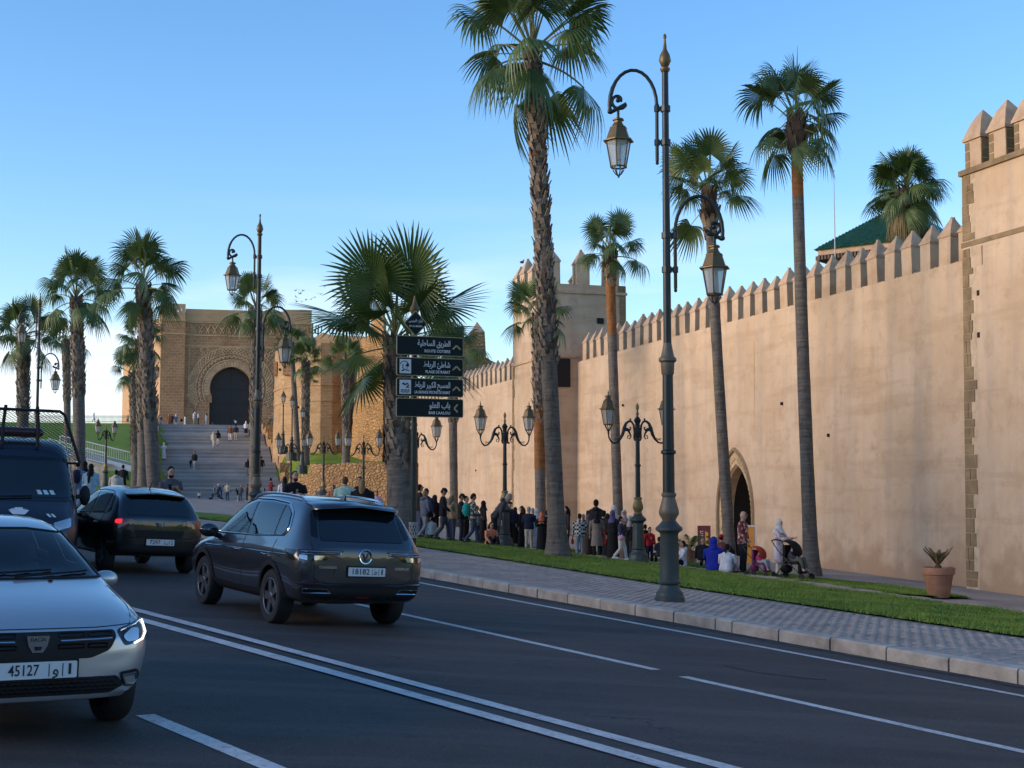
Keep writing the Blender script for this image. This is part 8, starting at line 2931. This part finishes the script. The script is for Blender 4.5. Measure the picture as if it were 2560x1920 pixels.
person('woman in brown by the lamp before the retaining wall', 833, 1212, 80.0, None, 250, (.16, .07, .05), BLACK, head='long', hair=HBR, group=GP)
person('boy in grey leaning at the lamp before the retaining wall', 801, 1216, 82.0, None, 280, GREY, BLACK, group=GP)
person('person in white with a black backpack near the stair parapet', 712, 1192, 66.0, None, 110, (.55, .53, .54), BLACK, extra=[('backpack', BLACK)], head='scarf', scarf=BLACK, group=GP)
person('child in a red shirt beside the person with the black backpack', 702, 1217, 70.0, None, 100, RED, BLACK, group=GP)
person('boy in a maroon tracksuit climbing at the right of the stairs', 677, 1195, 104.0, None, 30, MAROON, BLACK, arms=('phone', 'phone'), group=GP)
person('person in dark clothes sitting at the foot of the stairs', 661, 1221, 104.0, None, 200, (.05, .04, .045), BLACK, legs='sit', group=GP)
person('boy in white sitting alone at the foot of the stairs', 498, 1229, 106.0, None, 280, WHITE, BLACK, legs='sit', extra=[('bag', BROWN)], group=GP)
person('man in blue with a white cap pushing a pushchair by the stairs', 553, 1210, 106.0, None, 180, (.03, .06, .17), JEAN, head='cap', scarf=WHITE, lean=.35, arms=('fwd', 'fwd'), group=GP)
person('man in a beige vest with black shoulder bag by the stairs', 569, 1206, 106.0, None, 270, CREAM, JEAN, extra=[('bag', BLACK, 1)], group=GP)
person('woman in a black cloak bending in the group by the stairs', 595, 1221, 105.0, None, 180, BLACK, (.35, .36, .38), head='scarf', scarf=BLACK, lean=.3, group=GP)
person('fair-haired person in the group by the stairs', 602, 1212, 107.0, None, 270, GREY, GREY, hair=HBL, group=GP)
person('man in dark red in the group by the stairs', 618, 1211, 106.0, None, 200, (.07, .015, .02), BLACK, group=GP)
# on the stairs
for lab, px, top, feet, face, kw in (
    ('woman in a long white robe and scarf on the left of the stairs', 410, 1107, 1152, 270, dict(shirt=WHITE, kind='robe', head='scarf', scarf=WHITE, arms=('phone', 'phone'), extra=[('bag', BROWN)])),
    ('man in a black sweater and light trousers leading a child down the stairs', 487, 1128, 1176, 250, dict(shirt=BLACK, legs_c=(.40, .38, .36), legs='walk')),
    ('small child in dark clothes beside the man in the black sweater', 477, 1148, 1173, 270, dict(shirt=BLACK, legs_c=BLACK)),
    ('woman in cream jacket and trousers climbing the stairs', 534, 1079, 1119, 85, dict(shirt=CREAM, legs_c=(.5, .46, .42), head='scarf', scarf=CREAM, legs='walk')),
    ('person in a black hooded top climbing beside the woman in cream', 545, 1075, 1118, 95, dict(shirt=BLACK, legs_c=(.45, .43, .42), head='scarf', scarf=BLACK, legs='walk')),
    ('woman in a brown top and white trousers near the top of the stairs', 576, 1063, 1103, 270, dict(shirt=BROWN, legs_c=WHITE, head='long', hair=HBR)),
    ('man in navy jacket and beige trousers near the top of the stairs', 590, 1062, 1102, 80, dict(shirt=NAVY, legs_c=BEIGE, width=1.1)),
    ('woman in white headscarf and long black skirt near the top of the stairs', 615, 1053, 1093, 80, dict(shirt=(.55, .53, .55), legs_c=BLACK, kind='dress', head='scarf', scarf=WHITE, extra=[('bag', BLACK)])),
    ('man in black leaning beside the woman in the long black skirt', 626, 1054, 1092, 95, dict(shirt=WHITE, legs_c=BLACK)),
    ('girl in black top and light trousers walking up the middle stairs', 620, 1147, 1192, 100, dict(shirt=BLACK, legs_c=(.2, .2, .21), head='long', legs='walk')),
    ('man in black top with grey trousers right of the second tall lamp', 653, 1141, 1190, 90, dict(shirt=BLACK, legs_c=(.16, .165, .18), legs='walk')),
    ('person in a white shirt and black trousers at the right of the stairs', 652, 1050, 1088, 200, dict(shirt=WHITE, legs_c=BLACK)),
):
    person(lab, px, top, None, feet, face, group=GS_, **kw)
# before the gate
for lab, px, top, D, face, kw in (
    ('person in a black hooded jacket at the left top of the stairs', 402, 1039, 153.0, 280, dict(shirt=BLACK, legs_c=LJEAN)),
    ('person in a long brown djellaba before the gate', 423, 1033, 153.5, 250, dict(shirt=(.20, .075, .04), kind='robe', head='scarf', scarf=(.30, .17, .12))),
    ('person in dark brown behind the brown djellaba', 430, 1035, 155.0, 90, dict(shirt=(.05, .03, .025), legs_c=BLACK)),
    ('woman in light blue with white scarf before the gate pier', 440, 1035, 154.0, 300, dict(shirt=(.10, .17, .26), legs_c=WHITE, head='scarf', scarf=WHITE, kind='coat')),
    ('child in black beside the woman in white before the gate', 454, 1044, 154.0, 300, dict(shirt=BLACK, legs_c=(.3, .28, .26))),
    ('dark-haired woman in a long white dress before the gate', 463, 1038, 153.5, 200, dict(shirt=WHITE, kind='robe', head='long')),
    ('man in white shirt and beige trousers taking a photograph', 485, 1028, 154.5, 0, dict(shirt=WHITE, legs_c=BEIGE, arms=('up', 'up'))),
    ('woman in pink headscarf and white top with black trousers', 496, 1032, 153.5, 200, dict(shirt=(.42, .36, .39), legs_c=BLACK, head='scarf', scarf=PINK, extra=[('bag', BLACK)])),
    ('person in white leaning at the left door edge', 516, 1033, 154.5, 180, dict(shirt=(.55, .53, .5), legs_c=(.5, .48, .46), head='long')),
    ('small child sitting on the door sill', 531, 1057, 156.0, 270, dict(shirt=(.05, .05, .07), legs_c=LJEAN, legs='ground')),
    ('woman in a white blouse before the dark door leaves', 589, 1050, 156.0, 120, dict(shirt=WHITE, legs_c=BLACK, head='long', arms=('up', 'down'))),
    ('woman in black cloak and white headscarf right of the door', 673, 1043, 155.0, 200, dict(shirt=BLACK, kind='robe', head='scarf', scarf=WHITE)),
    ('woman all in black beside the white headscarf right of the door', 680, 1045, 156.0, 160, dict(shirt=BLACK, kind='robe', head='scarf', scarf=BLACK)),
):
    person(lab, px, top, D, None, face, group=GT, **kw)
person('person in grey sitting on the stepped rubble parapet', 683, 1089, 150.0, None, 180, GREY, GREY, legs='sit', group=GS_, sc=.95)
# left, beside the hill
person('person in a white cap and denim jacket with a navy backpack', 195, 1153, 56.0, None, 95, (.13, .20, .30), LJEAN, head='cap', scarf=WHITE, extra=[('backpack', NAVY)], legs='walk', group=GL_)
person('person all in black walking before the backpack', 212, 1143, 60.0, None, 100, BLACK, BLACK, kind='robe', head='hood', group=GL_)
person('woman in a long pale blue dress with a black scarf tail', 228, 1160, 55.0, None, 90, LBLUE, LBLUE, kind='robe', head='scarf', scarf=BLACK, extra=[('dangle', BLACK)], width=1.1, group=GL_)
person('person in brown half hidden by the police van', 170, 1162, 58.0, None, 60, (.10, .075, .06), BLACK, kind='robe', head='long', group=GL_)
person('person in a pale hoodie with a dark print on the back', 291, 1175, 62.0, None, 90, (.42, .42, .40), DGREY, extra=[('hoodback',)], width=1.2, group=GL_)
person('person in a long black coat on the grass below the ramp', 308, 1162, 84.0, None, 90, BLACK, BLACK, kind='robe', hair=HB, group=GL_)
person('man in a white jacket walking along the crest of the hill', 235, 1031, 148.0, None, 0, (.48, .47, .55), BLACK, kind='coat', head='scarf', scarf=(.5, .5, .55), legs='walk', group='people on the crest of the hill')
person('person in a yellow top and black skirt on the crest by the wall', 320, 1036, 152.0, None, 270, (.42, .40, .12), BLACK, kind='dress', arms=('out', 'down'), group='people on the crest of the hill')
person('person in blue on the crest beside the yellow top', 339, 1039, 152.0, None, 200, (.06, .07, .20), BLACK, arms=('out', 'down'), group='people on the crest of the hill')

# driver of the silver saloon
drv = person('driver in dark clothes behind the wheel of the silver saloon', 300, 1300, 12.0, None, 0, BLACK, BLACK, legs='sit', arms=('fwd', 'fwd'), sc=.9)
Mc = Matrix.LocRotScale(sal.root.location, sal.root.rotation_euler.to_quaternion(), None)
drv.location = Mc @ Vector((-.32, .36, .17)); drv.rotation_euler = sal.root.rotation_euler; drv.scale = (.80, .80, .80)
# ------------------------------------------------------------------ pushchairs
def pushchair(label, px, D, face, hood_c, seat_c, sc=1.0, child=None):
    x = ray(px, 1245)[0] * D
    t = thing('pushchair', label, 'pushchair', (x, D, gsurf(x, D)), R(face)); t.scale = (sc, sc, sc)
    fm = M_LPOLE
    for sg in (-1, 1):
        mb = MB(); mb.tube([(-.48, sg * .22, 1.02), (-.30, sg * .23, .78), (.12, sg * .24, .38), (.42, sg * .25, .10)], .014, 6); mb.build('frame', fm, t, 60)
        mb = MB(); mb.tube([(-.36, sg * .25, .10), (-.10, sg * .24, .45), (.05, sg * .23, .62)], .014, 6); mb.build('frame', fm, t, 60)
        for xx in (.42, -.36):
            mb = MB(); mb.lathe([(.05, -.02), (.085, -.022), (.09, 0), (.085, .022), (.05, .02)], 14, M=Matrix.Translation((xx, sg * .26, .09)) @ Matrix.Rotation(R(90), 4, 'X')); mb.build('wheel', M_TYRE, t, 40)
    mb = MB(); mb.tube([(-.48, -.22, 1.02), (-.52, 0, 1.04), (-.48, .22, 1.02)], .018, 6); mb.build('handle', fm, t, 60)
    mb = MB(); mb.box((.10, 0, .44), (.36, .40, .06)); mb.box((-.13, 0, .66), (.07, .40, .50), M=None); mb.box((.30, 0, .30), (.06, .36, .26)); mb.build('seat', cloth(seat_c), t)
    mb = MB()
    P = []
    for i in range(7):
        a = R(-12 + 118 * i / 6)
        P.append([(-.10 + .36 * math.sin(a) * (1 - .25 * abs(yy)) , yy * .24, .72 + .33 * math.cos(a) * (1 - .18 * yy * yy)) for yy in (-1, -.6, 0, .6, 1)])
    mb.grid(P); mb.build('hood', cloth(hood_c), t, 60)
    mb = MB(); mb.ell((-.18, 0, .28), (.16, .18, .12), 10, 7); mb.build('basket', cloth(seat_c), t, 60)
    if child:
        c = thing('child', child[0], 'child', (x, D, gsurf(x, D)), R(face)); c.scale = (sc, sc, sc)
        mb = MB(); mb.ell((.06, 0, .86), (.085, .075, .10), 10, 8); mb.tube([(.0, 0, .50), (.0, 0, .66), (.03, 0, .80)], [.10, .10, .05], 10)
        for sg in (-1, 1):
            mb.tube([(.04, sg * .07, .52), (.30, sg * .09, .54), (.36, sg * .09, .28)], [.055, .05, .035], 8)
            mb.tube([(.02, sg * .11, .70), (.12, sg * .15, .60), (.22, sg * .08, .60)], [.038, .034, .026], 8)
            mb.ell((.39, sg * .09, .26), (.07, .035, .035), 8, 6)
        me = remeshed(mb, .018); me.materials.clear(); me.materials.append(SKIN[0]); b = link('body', me, c)
        mb = MB(); mb.tube([(.0, 0, .48), (.0, 0, .66), (.02, 0, .75)], [.125, .12, .07], 12)
        for sg in (-1, 1):
            mb.tube([(.02, sg * .11, .70), (.12, sg * .15, .60), (.18, sg * .10, .60)], [.05, .045, .036], 8)
        mb.build('top', cloth(child[1]), c, 60)
        mb = MB()
        for sg in (-1, 1):
            mb.tube([(.02, sg * .07, .51), (.30, sg * .09, .545), (.36, sg * .09, .32)], [.07, .064, .05], 8)
        mb.build('trousers', cloth(child[2]), c, 60)
        mb = MB(); mb.ell((.045, 0, .885), (.088, .08, .09), 10, 7); mb.build('hair', cloth(HB), b, 60)
    return t
pushchair('black pushchair with raised hood on the stone path', 1978, 37.6, 318, BLACK, BLACK, 1.0, ('child in grey trousers in the black pushchair', (.05, .05, .07), (.10, .10, .08)))
pushchair('pink and purple pushchair beside the man in the floral shirt', 1895, 37.8, 320, (.40, .05, .03), (.16, .03, .10), .78, ('small child in a pink jacket in the low pushchair', (.42, .04, .14), (.30, .31, .33)))
pushchair('grey pushchair pushed by the man in blue', 541, 106.3, 180, (.20, .2, .18), (.06, .06, .08), 1.0)

# ------------------------------------------------------------------ boards by the arched door, potted plants, birds
def board(label, px, y0, y1, w, D, c, face=0):
    a, b = at(px, y0, D), at(px, y1, D)
    zg = gz(a.x, D)
    t = thing('display_board', label, 'board', (a.x, D, zg), R(face))
    h = a.z - zg
    mb = MB(); mb.box((0, 0, h / 2), (w, .05, h)); mb.build('panel', c, t)
    return t, h
M_RBOARD = mat('dark_red_board', (.14, .022, .02), .5, var=.05)
M_OBOARD = mat('orange_poster', (.62, .26, .035), .5, var=.1)
M_YEL = mat('yellow_print', (.62, .38, .05), .5, var=.05)
t, h = board('dark red display board with white and yellow print left of the arched door', 1760, 1314, 1385, .46, 51.0, M_RBOARD, -14)
for k in range(5):
    mb = MB(); mb.box((.10, -.03, h - .30 - .20 * k), (.10, .012, .13)); mb.build('print', M_YEL, t)
mb = MB(); mb.box((.06, -.03, h - .75), (.035, .010, 1.1)); mb.build('print', M_YEL, t)
text_mesh('lettering', 'LU', .16, M_PLATE, t, (-.09, -.034, h - .28), (R(90), R(90), 0), 'CENTER', .003)
t, h = board('orange poster in a white frame beside the arched door', 1876, 1313, 1400, .40, 50.0, M_PLATE, -14)
mb = MB(); mb.box((-.02, -.03, h - .85), (.32, .012, 1.6)); mb.build('print', M_OBOARD, t)

M_TERRA = mat('terracotta', (.30, .145, .085), .85, var=.22, vscale=5, bump=.3, bscale=20)
M_SOIL = mat('potting_soil', (.03, .022, .016), .95, var=.3)
pp = gnd(2347, 1493)
pot = thing('plant_pot', 'big terracotta pot on the stone path at the foot of the rampart', 'pot', (pp.x, pp.y, pp.z))
mb = MB(); mb.lathe([(.235, 0), (.25, .03), (.335, .50), (.345, .52), (.375, .53), (.385, .66), (.38, .69), (.345, .69), (.33, .60)], 28); mb.build('pot_body', M_TERRA, pot, 35)
mb = MB(); mb.lathe([(.0, .61), (.335, .612)], 20, cap=False); mb.build('soil', M_SOIL, pot)
cy = thing('cycad', 'small cycad with upright olive leaves growing in the terracotta pot', 'plant', (pp.x, pp.y, pp.z + .60))
M_CYC = mat('cycad_leaf', (.13, .12, .03), .6, var=.4, vscale=6, col2=(.20, .12, .045))
mb = MB(); mb.lathe([(.06, 0), (.085, .05), (.08, .12), (.03, .16)], 10); mb.build('stem', M_BOOTD, cy, 40)
gcy = random.Random(8)
for k in range(11):
    a = k * 2.4; el = gcy.uniform(.95, 1.45); L = gcy.uniform(.40, .58)
    mb = MB()
    P = [Vector((math.cos(a) * math.cos(el) * L * f * (1 + .25 * f), math.sin(a) * math.cos(el) * L * f * (1 + .25 * f), .1 + math.sin(el) * L * f * (1 - .12 * f))) for f in (0, .25, .5, .75, 1)]
    mb.tube(P, [.010, .009, .008, .006, .003], 5)
    for q in range(2, 16):
        f = q / 16; i0 = min(3, int(f * 4)); p = P[i0].lerp(P[i0 + 1], f * 4 - i0)
        for sg in (-1, 1):
            s_ = Vector((-math.sin(a), math.cos(a), 0)) * sg
            e = p + s_ * .075 * math.sin(f * 2.8) + Vector((math.cos(a) * .03, math.sin(a) * .03, .055))
            mb.add([p - Vector((0, 0, .028)), p + Vector((0, 0, .028)), e], [(0, 1, 2)])
    mb.build('leaf', M_CYC, cy)
sp2 = at(1725, 1352, 46); zg = gz(sp2.x, 46)
fan = thing('potted_palm', 'small feathery palm in front of the dark red board', 'plant', (sp2.x, 46, zg))
mb = MB(); mb.lathe([(.18, 0), (.24, .4), (.26, .42)], 14); mb.build('pot_body', M_TERRA, fan, 40)
for k in range(14):
    a = k * 2.4; el = gcy.uniform(.5, 1.3); L = gcy.uniform(.7, 1.0)
    mb = MB()
    P = [Vector((math.cos(a) * math.cos(el) * L * f * (1 + .35 * f), math.sin(a) * math.cos(el) * L * f * (1 + .35 * f), .4 + math.sin(el) * L * f * (1.15 - .45 * f))) for f in (0, .25, .5, .75, 1)]
    mb.tube(P, [.010, .009, .008, .006, .003], 4)
    for q in range(3, 14):
        f = q / 14; i0 = min(3, int(f * 4)); p = P[i0].lerp(P[i0 + 1], f * 4 - i0)
        for sg in (-1, 1):
            s_ = Vector((-math.sin(a), math.cos(a), 0)) * sg
            mb.add([p - Vector((0, 0, .015)), p + Vector((0, 0, .015)), p + s_ * .16 * math.sin(f * 2.9) + Vector((math.cos(a) * .08, math.sin(a) * .08, -.03))], [(0, 1, 2)])
    mb.build('leaf', M_LEAF, fan)

# birds
M_BIRD = mat('gull', (.36, .37, .40), .8, var=0)
mb = MB()
mb.tube([(-.28, 0, 0), (-.1, 0, 0), (.1, 0, .01), (.24, 0, .02)], [.015, .06, .06, .02], 6)
for sg in (-1, 1):
    mb.add([(.08, sg * .04, .02), (-.06, sg * .04, .02), (-.03, sg * .30, .14), (.10, sg * .30, .15), (-.10, sg * .68, .05)], [(0, 1, 2, 3), (3, 2, 4)])
BM = mb.mesh('bird', M_BIRD)
gb = random.Random(12)
for k in range(17):
    p = at(gb.uniform(735, 845), gb.uniform(715, 758), 150)
    o = link('bird', BM, None, tuple(p)); o.rotation_euler = (gb.uniform(-.5, .5), gb.uniform(-.2, .2), gb.uniform(0, 6.28)); s = gb.uniform(.45, .7); o.scale = (s, s, s)
    tag(o, 'small gull in the flock flying between the gate and the stout palm', 'bird', 'gulls flying beside the gate')
M_GULLW = mat('white_gull', (.6, .6, .6), .7, var=0)
mb = MB(); mb.ell((0, 0, .12), (.2, .09, .1), 8, 6); mb.ell((.16, 0, .24), (.07, .055, .06), 7, 5); mb.tube([(0, .03, 0), (0, .03, .08)], .01, 4); mb.tube([(0, -.03, 0), (0, -.03, .08)], .01, 4)
PB = mb.mesh('gull', M_GULLW)
for px, py, D, lab in ((446, 782, 159.2, 'white gull perched on the parapet of the gate, left of a pair'), (455, 780, 159.2, 'white gull perched on the parapet of the gate, right of a pair')):
    p = at(px, py, D); o = link('gull', PB, None, tuple(p), gb.uniform(0, 6)); tag(o, lab, 'bird'); o.scale = (1.3, 1.3, 1.3)
for (aa, lab) in ((5.4, 'dark bird on the left front merlon of the wall tower'), (.42, 'dark bird on the near corner merlon of the wall tower')):
    mb = MB(); mb.ell((0, 0, .10), (.12, .06, .08), 8, 6); mb.ell((.09, 0, .20), (.05, .04, .045), 7, 5)
    x, y = wl(33.3 + aa, MF - .36)
    o = mb.build('pigeon', M_BOOTD, loc=(x, y, MTOP + .4 + 1.28 * (MH + CH + .05)), smooth=60); tag(o, lab, 'bird')

bpy.data.scenes.remove(TMP)
